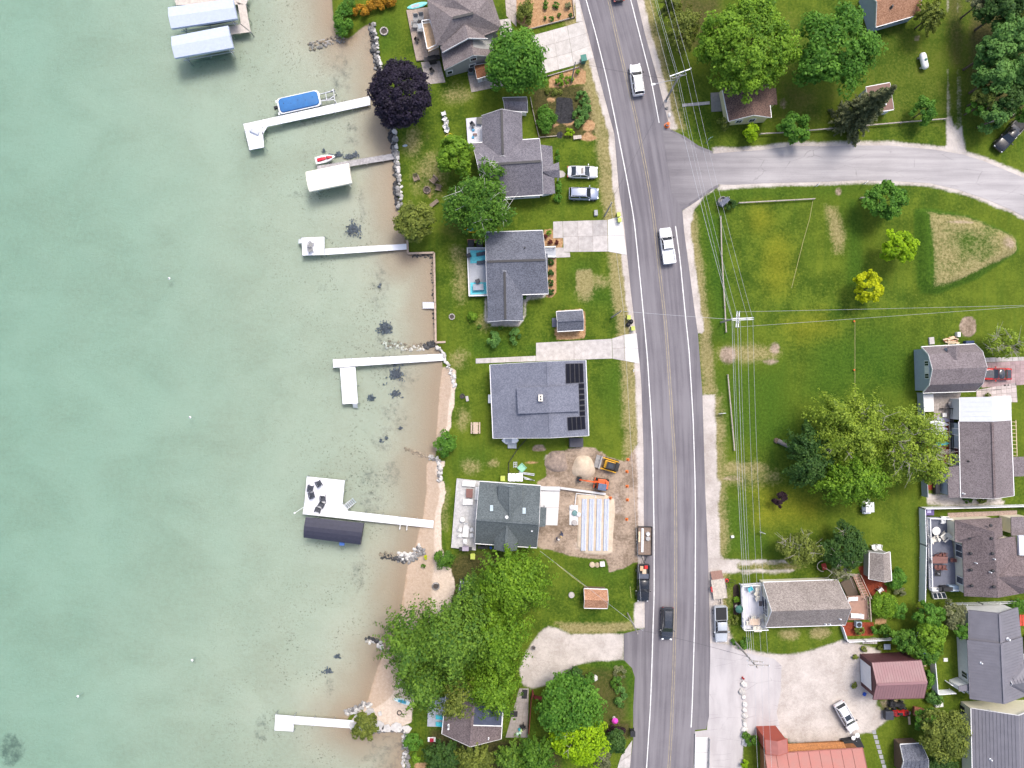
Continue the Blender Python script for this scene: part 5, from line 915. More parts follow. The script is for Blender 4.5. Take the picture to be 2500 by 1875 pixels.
for i, m_ in enumerate((M('sign_green', (.05, .09, .06), .7), M('sign_red', (.34, .08, .05), .7))):
    pp = Q3('X3', 1190, 1300, 1.2, 1365, 1292, 1.2, 1300, 1345, 3.2); MB().slab([v + Vector((0, .05 + .03 * i, 0)) if i == 0 else v.lerp(sum(pp, Vector()) / 3, .5) + Vector((0, .1, .03)) for v in pp], .06).build('gable_panel', m_, h.t)
House('garden_shed', 'little dark grey roofed shed beside the red roofed building', q('X2', 545, 1450, 545, 1720, 800, 1690, 735, 1440), [(0, 2.2), (.45, 3.2), (1, 2.2)], SID['brown'], RF['slate'], .2, 'shed', seams=('v', .5))
# ================================================================ VEHICLES
TYRE = M('tyre', (.018, .018, .019), .85, .1); RIM = M('rim', (.4, .4, .42), .35, .1, metal=.8); LAMP = M('headlamp', (.75, .77, .8), .1, .05, spec=.7); TAIL = M('tail_lamp', (.4, .012, .012), .2, .05); CGLASS = M('car_glass', (.022, .028, .036), .05, .15, 1, .9)
PLASTIC = M('black_plastic', (.022, .022, .024), .6, .1)
def paint_mat(n, c, rough=.28): return M('car_paint_' + n, c, rough, .04, 1, .5, 0, coat=.6)
PAINT = {'white': paint_mat('white', (.78, .78, .79)), 'silver': paint_mat('silver', (.52, .53, .55)), 'bluegrey': paint_mat('bluegrey', (.22, .26, .36)), 'black': paint_mat('black', (.014, .015, .018)), 'charcoal': paint_mat('charcoal', (.03, .035, .045)), 'lightgrey': paint_mat('lightgrey', (.42, .45, .48)), 'red': paint_mat('red', (.5, .02, .015)), 'navy': paint_mat('navy', (.025, .032, .055))}
def car(name, label, front, back, kind='suv', color='white', W=1.86, Hh=None, sunroof=False, roofc=None, hoodc=None, bedc=None, rails=False, cat='car', Lm=None):
    zt = {'sedan': 1.45, 'suv': 1.7, 'pickup': 1.85, 'coupe': 1.38}[kind] if Hh is None else Hh
    f, b = P(*front, .8), P(*back, .8); f.z = b.z = 0; L = Lm or (f - b).length; ang = math.atan2(f.y - b.y, f.x - b.x); c = (f + b) / 2; c.z = .03
    t = thing(name, label, cat, c, ang); T = lambda x, y, z: c + Matrix.Rotation(ang, 3, 'Z') @ Vector((x, y, z)); pm = PAINT[color]; w = W / 2
    if kind == 'sedan': st = [(-.5, .62, .80, .66), (-.485, .84, .9, .95), (-.4, .96, .3, 1.0), (-.28, 1.0, .28, 1.02), (0, 1, .25, .98), (.2, 1, .25, .97), (.38, .97, .28, .86), (.47, .86, .3, .74), (.5, .6, .5, .62)]; G = (-.40, -.22, .06, .24)
    elif kind == 'coupe': st = [(-.5, .7, .70, .72), (-.485, .9, .9, .92), (-.4, 1, .3, .98), (-.2, 1, .28, .98), (0, .97, .25, .95), (.2, .99, .25, .93), (.38, .97, .28, .84), (.47, .86, .3, .72), (.5, .6, .5, .62)]; G = (-.34, -.2, .0, .13)
    elif kind == 'suv': st = [(-.5, .82, .6, .85), (-.49, .93, .4, 1.1), (-.4, .99, .3, 1.14), (-.2, 1, .28, 1.12), (0, 1, .28, 1.1), (.2, 1, .28, 1.1), (.36, .97, .3, 1.02), (.47, .88, .32, .88), (.5, .66, .5, .72)]; G = (-.48, -.43, .08, .24)
    else: st = [(-.5, .94, .5, .92), (-.495, .97, .5, .95), (-.3, 1, .42, .95), (-.12, 1, .4, 1.2), (.1, 1, .4, 1.22), (.24, 1, .4, 1.2), (.3, .99, .42, 1.14), (.46, .95, .45, 1.06), (.495, .82, .5, .85), (.5, .7, .55, .8)]; G = (-.12, -.1, .12, .245)
    rings = []
    for x, ww, zb, zt_ in st:
        x *= L; ww *= w; zb = min(zb, zt_ - .15)
        half = [(0, zt_ + .03), (.6 * ww, zt_ + .02), (.88 * ww, zt_ - .04), (.98 * ww, zt_ - .16), (ww, (zt_ + zb) / 2), (.97 * ww, zb + .06), (.8 * ww, zb)]
        rings.append([T(x, y, z) for y, z in half] + [T(x, -y, z) for y, z in half[:0:-1]])
    body = MB(); body.loft(rings); body.build('body', pm, t, True)
    x0, x1, x2, x3 = [g * L for g in G]; zb = 1.0 if kind in ('sedan', 'coupe') else (1.12 if kind == 'suv' else 1.2); wb, wr = w * .93, w * .74
    base = [T(x0, wb * .93, zb - .06), T(x3, wb * .95, zb - .06), T(x3, -wb * .95, zb - .06), T(x0, -wb * .93, zb - .06)]; top = [T(x1, wr, zt - .05), T(x2, wr * .97, zt - .06), T(x2, -wr * .97, zt - .06), T(x1, -wr, zt - .05)]
    MB().add(base + top, [(0, 1, 5, 4), (1, 2, 6, 5), (2, 3, 7, 6), (3, 0, 4, 7), (4, 5, 6, 7)]).build('cabin', pm, t)
    rm = PAINT[roofc] if roofc else pm; rr = []
    for fx in (0, .12, .5, .88, 1):
        x = x1 + (x2 - x1) * fx; e = .97 if 0 < fx < 1 else .9; z = zt - (.05 if fx in (0, 1) else 0) + (.03 if fx == .5 else 0)
        rr.append([T(x, y * wr * e, z - dz) for y, dz in ((-1, .07), (-.92, .015), (0, -.025), (.92, .015), (1, .07), (0, .1))])
    MB().loft(rr).build('roof', rm, t, True)
    if sunroof: xs = x2 - (x2 - x1) * .3; MB().box(T(xs, 0, zt + .035), ((x2 - x1) * .3, wr * 1.3, .03), ang).build('sunroof', CGLASS, t)
    def pane(nm, a, b, c_, d, e=.07):
        cc = (a + b + c_ + d) / 4; n = (b - a).cross(d - a).normalized(); o = Vector((0, 0, 0)); cen = T(0, 0, .9)
        if (cc - cen).dot(n) < 0: n = -n
        ps = [p.lerp(cc, e) + n * .015 for p in (a, b, c_, d)]; MB().add(ps + [p - n * .012 for p in ps], [(0, 1, 2, 3), (7, 6, 5, 4), (0, 4, 5, 1), (1, 5, 6, 2), (2, 6, 7, 3), (3, 7, 4, 0)]).build(nm, CGLASS, t)
    pane('windshield', base[1], base[2], top[2], top[1]); pane('rear_window', base[3], base[0], top[0], top[3], .1)
    for s in (0, 1):
        a, b_, u, v = (base[0], base[1], top[1], top[0]) if s == 0 else (base[3], base[2], top[2], top[3])
        pane('side_window', a, a.lerp(b_, .5), v.lerp(u, .52), v, .09); pane('side_window', a.lerp(b_, .52), b_, u, v.lerp(u, .54), .09)
        sg = 1 if s == 0 else -1; MB().box(T(x3 - .25, sg * (w + .1), zb + .05), (.16, .24, .16), ang).build('mirror', pm if color != 'white' else PLASTIC, t, bevel=.03)
        MB().box(T(L * .472, sg * w * .66, .74 if kind in ('sedan', 'coupe') else .85), (.22, .34, .14), ang + sg * -.35).build('headlight', LAMP, t, bevel=.03); MB().box(T(-L * .488, sg * w * .74, .8 if kind != 'pickup' else .85), (.1, .3, .2), ang).build('tail_light', TAIL, t)
        for fx in (.33, -.31):
            r_ = .33 if kind in ('sedan', 'coupe') else .38; wh = MB().wheel(T(fx * L, sg * (w - .1), r_ - .03), r_, .24, Matrix.Rotation(ang, 3, 'Z') @ Vector((0, 1, 0))).build('wheel', TYRE, t, True); MB().wheel(T(fx * L, sg * (w - .1), r_ - .03), r_ * .6, .25, Matrix.Rotation(ang, 3, 'Z') @ Vector((0, 1, 0)), 10).build('rim', RIM, wh)
        if rails: MB().bar(T(x1 + .1, sg * wr * .86, zt + .05), T(x2 - .1, sg * wr * .86, zt + .04), .05, .05).build('roof_rail', PLASTIC, t)
    if hoodc: MB().add([T(x3 - .05, wb * .7, zb + .03), T(x3 - .05, -wb * .7, zb + .03), T(L * .42, -w * .6, .91), T(L * .42, w * .6, .91)], [(0, 1, 2, 3)]).build('hood_panel', PAINT[hoodc], t); MB().add([T(x0 + .05, wb * .75, 1.04), T(x0 + .05, -wb * .75, 1.04), T(-L * .47, -w * .7, 1.0), T(-L * .47, w * .7, 1.0)], [(3, 2, 1, 0)]).build('boot_panel', PAINT[hoodc], t)
    if kind == 'pickup':
        xe = -.485 * L; xb = -.13 * L
        for sg in (1, -1): MB().bar(T(xe, sg * (w - .08), 1.1), T(xb, sg * (w - .08), 1.1), .13, .36).build('bed_side', pm, t)
        MB().bar(T(xe - .02, w * .9, 1.08), T(xe - .02, -w * .9, 1.08), .09, .4).build('tailgate', pm, t)
        MB().box(T((xe + xb) / 2, 0, 1.0 if bedc != 'cover' else 1.27), (xb - xe - .06, W - .36, .04), ang).build('bed_floor' if bedc != 'cover' else 'bed_cover', PAINT['white'] if bedc == 'white' else PLASTIC, t)
    t['_L'] = L; return t, T, L
del_key = lambda t: t.__delitem__('_L')
cars = []
cars.append(car('suv', 'white SUV driving north past the double cross arm power pole', q('Z3', 552, 580)[0], q('Z3', 590, 860)[0], 'suv', 'white', rails=True))
cars.append(car('pickup_truck', 'white pickup truck with white bed driving along the road', q('Z6', 2112, 798)[0], q('Z6', 2155, 1122)[0], 'pickup', 'white', 1.9, bedc='white', cat='pickup'))
cars.append(car('sedan', 'silver sedan with dark sunroof parked on the grass', q('Z6', 1508, 296)[0], q('Z6', 1236, 292)[0], 'sedan', 'silver', sunroof=True))
cars.append(car('suv', 'blue grey SUV parked on the grass next to the silver sedan', q('Z6', 1516, 492)[0], q('Z6', 1248, 487)[0], 'suv', 'bluegrey', rails=True))
cars.append(car('suv', 'black SUV driving south on the road', q('Y8', 100, 1592)[0], q('Y8', 112, 1300)[0], 'suv', 'charcoal', sunroof=True, rails=True))
cars.append(car('pickup_truck', 'black pickup loaded with gear and hitched to the flat trailer', (1569, 1468), (1570, 1377), 'pickup', 'black', 1.95, cat='pickup')); LP_ = cars[-1]
cars.append(car('pickup_truck', 'light grey pickup with black bed cover parked behind the wooden trailer', q('Y8', 592, 1612)[0], q('Y8', 582, 1286)[0], 'pickup', 'lightgrey', 1.95, bedc='cover', cat='pickup'))
cars.append(car('suv', 'white SUV with sunroof parked on the gravel lot', q('X3', 2150, 1258)[0], q('X3', 1978, 958)[0], 'suv', 'white', sunroof=True, rails=True))
cars.append(car('pickup_truck', 'black pickup truck parked under the eastern wood', q('Z4', 1972, 1345)[0], q('Z4', 2195, 1085)[0], 'pickup', 'black', 1.95, cat='pickup'))
cars.append(car('coupe', 'red coupe with black hood, roof and boot beside the gambrel barn', q('Y4', 1560, 1030)[0], q('Y4', 2016, 1032)[0], 'coupe', 'red', 1.85, roofc='charcoal', hoodc='charcoal'))
cars.append(car('sedan', 'dark car entering the road at the north end', (1502, -78), (1512, 3), 'sedan', 'black'))
cars.append(car('suv', 'dark SUV standing beside the grey seam roofed house', (2522, 1548), (2524, 1622), 'suv', 'navy'))
for c_ in cars: del_key(c_[0])
# load in the black pickup bed: each piece a thing of its own
_, T, L = LP_
for k, (x, y, sx, sy, sz, m_, lb, ct) in enumerate(((-.44, .35, .5, .5, .35, M('fuel_can', (.5, .02, .02), .5), 'red fuel can in the black pickup bed', 'can'), (-.4, -.3, .7, .5, .3, M('crate_tan', (.5, .33, .2), .8), 'tan wooden crate in the black pickup bed', 'crate'), (-.3, .1, .9, .6, .25, M('crate_buff', (.55, .42, .3), .8), 'buff carton in the middle of the black pickup bed', 'carton'),
                                                     (-.2, 0, .7, 1.5, .4, M('tool_chest', (.08, .09, .12), .5), 'dark tool chest behind the black pickup cab', 'tool box'))):
    p = T(x * L, y, 1.02 + sz / 2); o = MB().box(p, (sx, sy, sz), org(_)[1]).box(p + Vector((0, 0, sz / 2 + .02)), (sx * .96, sy * .96, .03), org(_)[1]).build('cargo', m_, at=p - Vector((0, 0, sz / 2)), bevel=.02); tag(o, lb, ct)
WOOD = M('timber', (.42, .32, .22), .85, .25, 4); WOODG = M('timber_grey', (.44, .39, .33), .9, .2, 4, c2=(.56, .5, .43)); LUMB = M('lumber', (.62, .5, .34), .8, .12)
def wheels(t, T, ang, pos, r=.35, wd=.22):
    for x, y in pos:
        wh = MB().wheel(T(x, y, r), r, wd, Matrix.Rotation(ang, 3, 'Z') @ Vector((0, 1, 0))).build('wheel', TYRE, t, True); MB().wheel(T(x, y, r), r * .55, wd + .01, Matrix.Rotation(ang, 3, 'Z') @ Vector((0, 1, 0)), 10).build('rim', RIM, wh)
def frame(name, label, cat, front, back, z=.0, group=None):
    f, b = P(*front), P(*back); ang = math.atan2(f.y - b.y, f.x - b.x); c = (f + b) / 2; c.z = z; t = thing(name, label, cat, c, ang, group); L = (f - b).length
    return t, (lambda x, y, zz: c + Matrix.Rotation(ang, 3, 'Z') @ Vector((x, y, zz))), ang, L
t, T, a, L = frame('dump_trailer', 'flat black trailer with wooden deck hitched behind the black pickup', 'trailer', (1571, 1352), (1572, 1283), .03)
for i in range(10): MB().box(T(-L / 2 + (i + .5) * L / 10, 0, .72), (L / 10 - .03, 2.0, .05), a).build('deck_plank', M('deck_plank', (.2, .15, .12), .9, .2, 4), t)
for s in (1, -1): MB().bar(T(-L / 2, s * 1.06, .86), T(L / 2, s * 1.06, .86), .08, .36).build('side_rail', PLASTIC, t)
for s in (1, -1): MB().bar(T(s * L / 2, -1.06, .86), T(s * L / 2, 1.06, .86), .08, .3).build('end_rail', PLASTIC, t)
MB().bar(T(L / 2, .5, .55), T(L / 2 + 1.3, 0, .5), .1).bar(T(L / 2, -.5, .55), T(L / 2 + 1.3, 0, .5), .1).build('hitch', DARKM, t); wheels(t, T, a, [(.4, 1.05), (.4, -1.05), (-.5, 1.05), (-.5, -1.05)], .33)
for x, y, sx, sy, m_, lb in ((-.1, -.35, 3.6, .32, WHITEM, 'long white board lying on the flat trailer'), (-.6, -.85, 1.6, .3, LUMB, 'short lumber stack on the flat trailer')): p = T(x, y, .79); tag(MB().box(p, (sx, sy, .1), a).box(p + Vector((0, 0, .08)), (sx * .9, sy * .6, .05), a).build('board_stack', m_, at=p), lb, 'boards')
for x, y, r_ in ((-1.1, .45, .3), (-.4, .45, .34)): tag(MB().lathe(T(x, y, .745), [(r_, 0), (r_, .4), (r_ * .92, .42), (r_ * .9, .38), (r_ * .3, .38)], 16).build('bucket', CONCW if x < -.5 else M('bucket_grey', (.35, .34, .33), .7), at=T(x, y, .745)), 'white plastic bucket on the flat trailer' if x < -.5 else 'grey covered bucket on the flat trailer', 'bucket')
t, T, a, L = frame('utility_trailer', 'wooden utility trailer with brown ramp at the roadside', 'trailer', q('Y8', 575, 1212)[0], q('Y8', 550, 1035)[0], .03)
for i in range(8): MB().box(T(0, -.98 + (i + .5) * .245, .6), (L, .23, .05), a).build('plank', WOODG, t)
MB().box(T(-L / 2 - .55, 0, .42), (1.25, 1.75, .06), 0, M=(Matrix.Rotation(a, 3, 'Z') @ Matrix.Rotation(R(-18), 3, 'Y'))).build('ramp', M('ramp_mesh', (.24, .14, .11), .8, .2, 6), t); MB().bar(T(-L / 2, 0, .5), T(L / 2, 0, .5), 1.7, .12).build('chassis', DARKM, t)
for s in (1, -1): MB().bar(T(-L / 2, s * 1.02, .64), T(L / 2, s * 1.02, .64), .06, .12).build('side_rail', WOODG, t)
MB().bar(T(L / 2, 0, .5), T(L / 2 + .9, 0, .45), .1).build('hitch', DARKM, t); wheels(t, T, a, [(-.1, 1.12), (-.1, -1.12)], .33); MB().box(T(-.1, -1.15, .72), (.8, .26, .06), a).build('fender', M('fender_red', (.4, .04, .04), .5), t)
MB().bar(T(L / 2 + .8, 0, 0), T(L / 2 + .8, 0, .5), .07).build('jack', DARKM, t)
# mini excavator
EO = M('excavator_orange', (.62, .11, .03), .45, .1)
t, T, a, L = frame('excavator', 'orange mini excavator with its arm over the sand pile', 'excavator', q('Y7', 1375, 425)[0], q('Y7', 1720, 480)[0], .02)
xb = -L / 2 + 1.0
for s in (1, -1):
    tr = MB(); tr.loft([[T(xb + dx, s * .62 + y, z) for y, z in ((-.17, .06), (-.17, .42), (.17, .42), (.17, .06))] for dx in (-1.0, -.85, .85, 1.0)]); tr.build('track', TYRE, t)
MB().box(T(xb, 0, .52), (1.2, .9, .2), a).build('undercarriage', DARKM, t)
MB().prism([tuple(T(xb + x, y, 0)[:2]) for x, y in ((.75, -.75), (.75, .75), (-.5, .78), (-.85, .45), (-.85, -.45), (-.5, -.78))], .62, 1.15).build('house', EO, t, bevel=.08)
MB().box(T(xb - .62, .0, 1.25), (.5, 1.2, .35), a).build('engine_cover', EO, t, bevel=.08); MB().box(T(xb + .1, .28, 2.0), (1.25, 1.0, .08), a).build('roof', M('cab_roof', (.1, .13, .2), .3), t, bevel=.04)
for x, y in ((.68, .72), (.68, -.16), (-.46, .72), (-.46, -.16)): MB().bar(T(xb + x, y, 1.1), T(xb + x, y, 2.0), .07).build('cab_post', PLASTIC, t)
MB().box(T(xb + .1, .28, 1.6), (1.1, .86, .7), a).build('cab_glass', CGLASS, t)
bm = [T(xb + .7, -.3, 1.0), T(xb + 1.6, -.3, 2.1), T(xb + 2.6, -.28, 2.0), T(xb + 3.5, -.2, 1.2)]
for i in range(3): MB().bar(bm[i], bm[i + 1], .22 - i * .03, .28 - i * .03).build('boom' if i < 2 else 'stick', EO, t)
MB().bar(T(xb + .9, -.3, .9), bm[1].lerp(bm[2], .3) - Vector((0, 0, .2)), .09).build('ram', RIM, t)
bk = [[T(xb + 3.5 + x, y, z) for x, z in ((-.1, 1.15), (.35, .9), (.35, .35), (-.05, .1), (-.35, .35))] for y in (-.55, .15)]; MB().loft(bk).build('bucket', DARKM, t)
MB().box(T(xb + 1.15, 0, .32), (.1, 1.6, .42), a).build('blade', EO, t)
# skid steer
EY = M('loader_yellow', (.68, .36, .025), .45, .08)
t, T, a, L = frame('skid_steer', 'yellow tracked skid steer loader facing the sand pile', 'loader', q('Y7', 1600, 235)[0], q('Y7', 1835, 300)[0], .02)
for s in (1, -1): tr = MB(); tr.loft([[T(x - .35, s * .78 + y, z) for y, z in ((-.16, .05), (-.16, h_), (.16, h_), (.16, .05))] for x, h_ in ((-1.15, .45), (-.9, .7), (.75, .62), (1.0, .35))]); tr.build('track', TYRE, t); MB().bar(T(-1.3, s * .82, 1.5), T(1.05, s * .82, .75), .14, .2).build('lift_arm', EY, t)
MB().box(T(-.4, 0, .8), (2.1, 1.2, .75), a).build('body', EY, t, bevel=.08); MB().box(T(-1.25, 0, 1.2), (.6, 1.25, .5), a).build('engine_cover', PLASTIC, t, bevel=.08); MB().box(T(-.2, 0, 1.95), (1.3, 1.05, .08), a).build('roof', PLASTIC, t, bevel=.04); MB().box(T(-.2, 0, 1.97), (.7, .6, .08), a).build('roof_window', CGLASS, t)
for x in (-.8, .4):
    for y in (.48, -.48): MB().bar(T(x, y, 1.1), T(x, y, 1.95), .08).build('cab_post', EY, t)
bk = [[T(1.15 + x, y, z) for x, z in ((0, .95), (.2, .95), (.2, .4), (.85, .12), (.85, .05), (0, .05))] for y in (-.95, .95)]; MB().loft(bk).build('bucket', M('bucket_steel', (.3, .29, .28), .5, .2), t); 
# golf cart, riding mowers, ATV
t, T, a, L = frame('golf_cart', 'white golf cart with cargo shelf standing on the field lawn', 'golf cart', q('Y8', 1880, 445)[0], q('Y8', 1876, 330)[0], .02)
MB().box(T(0, 0, .5), (2.2, 1.15, .3), a).build('body', PAINT['white'], t, bevel=.08); MB().box(T(-.1, 0, 1.8), (1.5, 1.25, .07), a).build('roof', PAINT['white'], t, bevel=.03); MB().box(T(-.25, 0, .78), (.5, 1.1, .2), a).build('seat', M('seat_black', (.03, .03, .03), .7), t); MB().box(T(.85, 0, .8), (.4, 1.1, .3), a).build('cowl', PAINT['white'], t, bevel=.06)
for x in (.6, -.75):
    for y in (.55, -.55): MB().bar(T(x, y, .6), T(x, y, 1.8), .05).build('roof_post', PLASTIC, t)
MB().box(T(-1.0, 0, .75), (.45, 1.0, .1), a).build('cargo_bed', PAINT['white'], t); wheels(t, T, a, [(.7, .55), (.7, -.55), (-.7, .55), (-.7, -.55)], .24, .18)
def quad(label, front, back, bodym, name='utility_quad', rack=True):
    t, T, a, L = frame(name, label, 'quad', front, back, .02); k = L / 2
    MB().loft([[T(x * k, y * w_, z) for y, z in ((-1, .4), (-.8, hz), (.8, hz), (1, .4))] for x, w_, hz in ((-1, .4, .75), (-.5, .5, .85), (0, .3, .8), (.5, .48, .85), (1, .35, .7))]).build('body', bodym, t, True)
    MB().box(T(-.2, 0, .92), (.7, .4, .16), a).build('seat', PLASTIC, t, bevel=.05); MB().bar(T(.4 * k, -.45, 1.1), T(.4 * k, .45, 1.1), .05).bar(T(.5 * k, 0, .8), T(.4 * k, 0, 1.1), .05).build('handlebar', PLASTIC, t)
    if rack:
        for x in (.75, -.75): r_ = MB(); [r_.bar(T(x * k - .25, -.4 + .2 * i, .92), T(x * k + .25, -.4 + .2 * i, .92), .035) for i in range(5)]; r_.bar(T(x * k - .25, -.4, .92), T(x * k - .25, .4, .92), .04); r_.bar(T(x * k + .25, -.4, .92), T(x * k + .25, .4, .92), .04); r_.bar(T(x * k, 0, .7), T(x * k, 0, .92), .1); r_.build('rack', DARKM, t)
    wheels(t, T, a, [(.66 * k, .52), (.66 * k, -.52), (-.66 * k, .52), (-.66 * k, -.52)], .3, .24)
quad('black quad bike with red front parked south of the barn', q('X2', 600, 1145)[0], q('X2', 460, 1150)[0], M('quad_red', (.4, .02, .02), .4)); quad('black quad bike close against the barn wall', q('X2', 560, 1085)[0], q('X2', 430, 1060)[0], PLASTIC)
t, T, a, L = frame('cargo_trailer', 'small black covered trailer beside the quad bikes', 'trailer', q('X2', 455, 1160)[0], q('X2', 380, 1160)[0], .02); MB().box(T(0, 0, .7), (L, 1.3, .6), a).build('box', M('trailer_black', (.03, .034, .045), .5), t, bevel=.05); MB().box(T(0, 0, 1.03), (L * .96, 1.24, .08), a).build('lid', M('trailer_lid', (.045, .05, .065), .45), t, bevel=.03); wheels(t, T, a, [(0, .75), (0, -.75)], .26, .16); MB().bar(T(L / 2, 0, .45), T(L / 2 + .5, 0, .42), .07).build('hitch', DARKM, t)
t, T, a, L = frame('lawn_mower', 'red push mower beside the wooden utility trailer', 'mower', q('Y8', 622, 1055)[0], q('Y8', 665, 1055)[0], .02)
MB().lathe(T(.1, 0, .14), [(.3, 0), (.32, .08), (.26, .16), (.1, .18)], 14).build('deck', M('mower_red', (.5, .03, .02), .4), t, True); MB().cyl(T(.1, 0, .3), .14, .2, 12).build('engine', PLASTIC, t); wheels(t, T, a, [(.32, .26), (.32, -.26), (-.18, .26), (-.18, -.26)], .12, .07)
hd = MB(); [hd.bar(T(-.15, s * .22, .2), T(-.95, s * .22, .95), .035) for s in (1, -1)]; hd.bar(T(-.95, -.22, .95), T(-.95, .22, .95), .035); hd.build('handle', DARKM, t)
# ================================================================ SHORE, DOCKS, BOATS
DKW = M('dock_white', (.7, .71, .74), .55, .04, 1.5); DKT = M('dock_tan', (.52, .47, .42), .85, .12, 3); DKG = M('dock_board_grey', (.33, .31, .31), .9, .2, 3, c2=(.48, .46, .46)); ALU = M('aluminium', (.55, .57, .6), .35, .08, metal=.5); STEEL = M('galvanised', (.3, .31, .33), .5, .15)
TOP = .02
def dock(label, quads, mat, top=TOP, group=None, name='dock', board=None):
    """quads: (four or five corners, number of sections along the first edge)"""
    allp = [p for c, n in quads for p in c]; cx, cy = sum(p[0] for p in allp) / len(allp), sum(p[1] for p in allp) / len(allp)
    t = thing(name, label, 'dock', P(cx, cy, WL), 0, group); th = .14
    for c, n in quads:
        w_ = [P(x, y, top) for x, y in c]
        if len(w_) != 4: MB().slab(w_, th).build('deck_section', mat, t); continue
        A, B, C, D = w_; cen = (A + B + C + D) / 4
        for i in range(n):
            a, b = i / n + .0015 * (i > 0), (i + 1) / n - .0015
            if board:
                m = max(2, int((B - A).length / n / .15)); mb = MB()
                for j in range(m): f0, f1 = a + (b - a) * j / m, a + (b - a) * (j + .9) / m; mb.slab([A.lerp(B, f0), A.lerp(B, f1), D.lerp(C, f1), D.lerp(C, f0)], .05)
                o = mb.build('boards', mat, t); o['kind'] = 'stuff'; MB().slab([v - Vector((0, 0, .055)) for v in (A.lerp(B, a).lerp(D.lerp(C, a), .08), A.lerp(B, b).lerp(D.lerp(C, b), .08), D.lerp(C, b).lerp(A.lerp(B, b), .08), D.lerp(C, a).lerp(A.lerp(B, a), .08))], .08).build('joist_frame', STEEL, t)
            else: MB().slab([A.lerp(B, a), A.lerp(B, b), D.lerp(C, b), D.lerp(C, a)], th).build('deck_section', mat, t)
        for i in range(n + 1):
            for p in (A.lerp(B, i / n), D.lerp(C, i / n)):
                q_ = p + (p - A.lerp(B, i / n).lerp(D.lerp(C, i / n), .5)).normalized() * .06
                MB().tube([(q_.x, q_.y, -2.2), (q_.x, q_.y, top + .12)], .045, 8).build('post', STEEL if not board else DKG, t, True)
    return t
dock('tan wooden dock wrapped around the two pale blue boat canopies', [(q('Z1', 150, -60, 850, -60, 815, 40, 185, 45), 5), (q('Z1', 735, 20, 768, 216, 855, 285, 812, 45)[:4], 2), (q('Z1', 660, 240, 764, 219, 850, 288, 683, 309), 1)], DKT, board=True)
dock('long white dock bending into an L with a slatted bench', [(q('Z1', 1930, 864, 788, 1117, 804, 1181, 1930, 944), 7), (q('Z1', 806, 1184, 845, 1350, 975, 1325, 960, 1152), 2), (q('Z1', 962, 1152, 1003, 1142, 953, 1222), 1)], DKW)
dock('grey weathered plank dock under the cream canopy', [(q('Z5', 1197, 118, 455, 240, 458, 292, 1199, 172), 5)], DKG, board=True)
dock('white dock with a square end platform and two grey chairs', [(q('Z5', 1268, 940, 528, 986, 528, 1040, 1270, 991), 4), (q('Z5', 318, 886, 522, 878, 524, 1040, 326, 1046), 2)], DKW)
dock('white dock with a long side platform and swim ladder', [(q('Y1', 1716, 368, 497, 432, 501, 520, 1722, 441), 6), (q('Y1', 575, 522, 605, 915, 768, 905, 741, 514), 2)], DKW)
dock('wide white dock platform holding six dark chairs', [(q('Y6', 218, 148, 192, 430, 602, 438, 625, 190), 2), (q('Y6', 191, 433, 602, 441, 664, 520, 658, 607, 172, 553), 1), (q('Y6', 668, 521, 1588, 625, 1582, 705, 662, 608), 5)], DKW)
dock('short white sectioned dock reaching out from the stone point', [(q('X6', 1465, 884, 655, 824, 648, 928, 1462, 988), 3), (q('X6', 651, 823, 400, 803, 388, 1012, 640, 1028), 1)], DKW)
st = thing('dock_stair', 'small white ribbed steps hung on the timber seawall', 'steps', P1('Z5', 1458, 1494, WL))
for i in range(6):
    c_ = q('Z5', 1408 + i * 17, 1469, 1422 + i * 17, 1468, 1424 + i * 17, 1520, 1410 + i * 17, 1521); MB().slab([P(x, y, -.3 + i * .06) for x, y in c_], .05).build('tread', DKW, st)
for y in (1467, 1522): MB().bar(P1('Z5', 1406, y, -.36), P1('Z5', 1512, y, .02), .06, .14).build('stringer', ALU, st)
for x, y in ((1410, 1468), (1412, 1520)): p = P1('Z5', x, y, -.3); MB().bar(p, Vector((p.x, p.y, -.75)), .06).build('leg', ALU, st)
def ladder(label, a, b, w_, n, z0=.05, z1=-1.0):
    A, B = P(*a, z0), P(*b, z1); s_ = Vector((-(B - A).y, (B - A).x, 0)).normalized() * w_ / 2; t = thing('swim_ladder', label, 'ladder', A)
    for k in (-1, 1): MB().bar(A + s_ * k, B + s_ * k, .06).build('rail', ALU, t)
    for i in range(n): p = A.lerp(B, (i + .5) / n); MB().bar(p - s_, p + s_, .16, .04).build('rung', ALU, t)
ladder('aluminium swim stair at the corner of the wide dock platform', q('Y6', 632, 482)[0], q('Y6', 735, 400)[0], .8, 6); ladder('short white ladder at the end of the side platform', q('Y1', 735, 905)[0], q('Y1', 745, 955)[0], .7, 4)
ladder('small white steps at the outer end of the square platform', q('Z5', 320, 915)[0], q('Z5', 290, 920)[0], .7, 4)
for k, (x, y) in enumerate(((1225, 690), (1300, 698))):
    t = thing('bumper_post', 'white bumper post sticking out from the walkway of the wide dock', 'post', P1('Y6', x, y, WL), 0, 'bumper posts on the wide dock'); MB().bar(P1('Y6', x + 2, y - 22, -.02), P1('Y6', x - 6, y + 28, -.02), .1).build('arm', WHITEM, t); p = P1('Y6', x - 5, y + 26, 0); MB().tube([(p.x, p.y, -1.2), (p.x, p.y, .1)], .05, 8).build('post', WHITEM, t, True)
t = thing('mooring_whip', 'white mooring whip with a ball at the dock corner', 'pole', P1('Y6', 178, 482)); MB().tube([P1('Y6', 180, 480, 0), P1('Y6', 88, 540, 1.1)], .035, 6).build('rod', WHITEM, t, True); MB().lathe(P1('Y6', 88, 540, 1.02), [(.02, 0), (.14, .06), (.16, .16), (.12, .26), (.02, .3)], 12).build('ball', WHITEM, t, True)
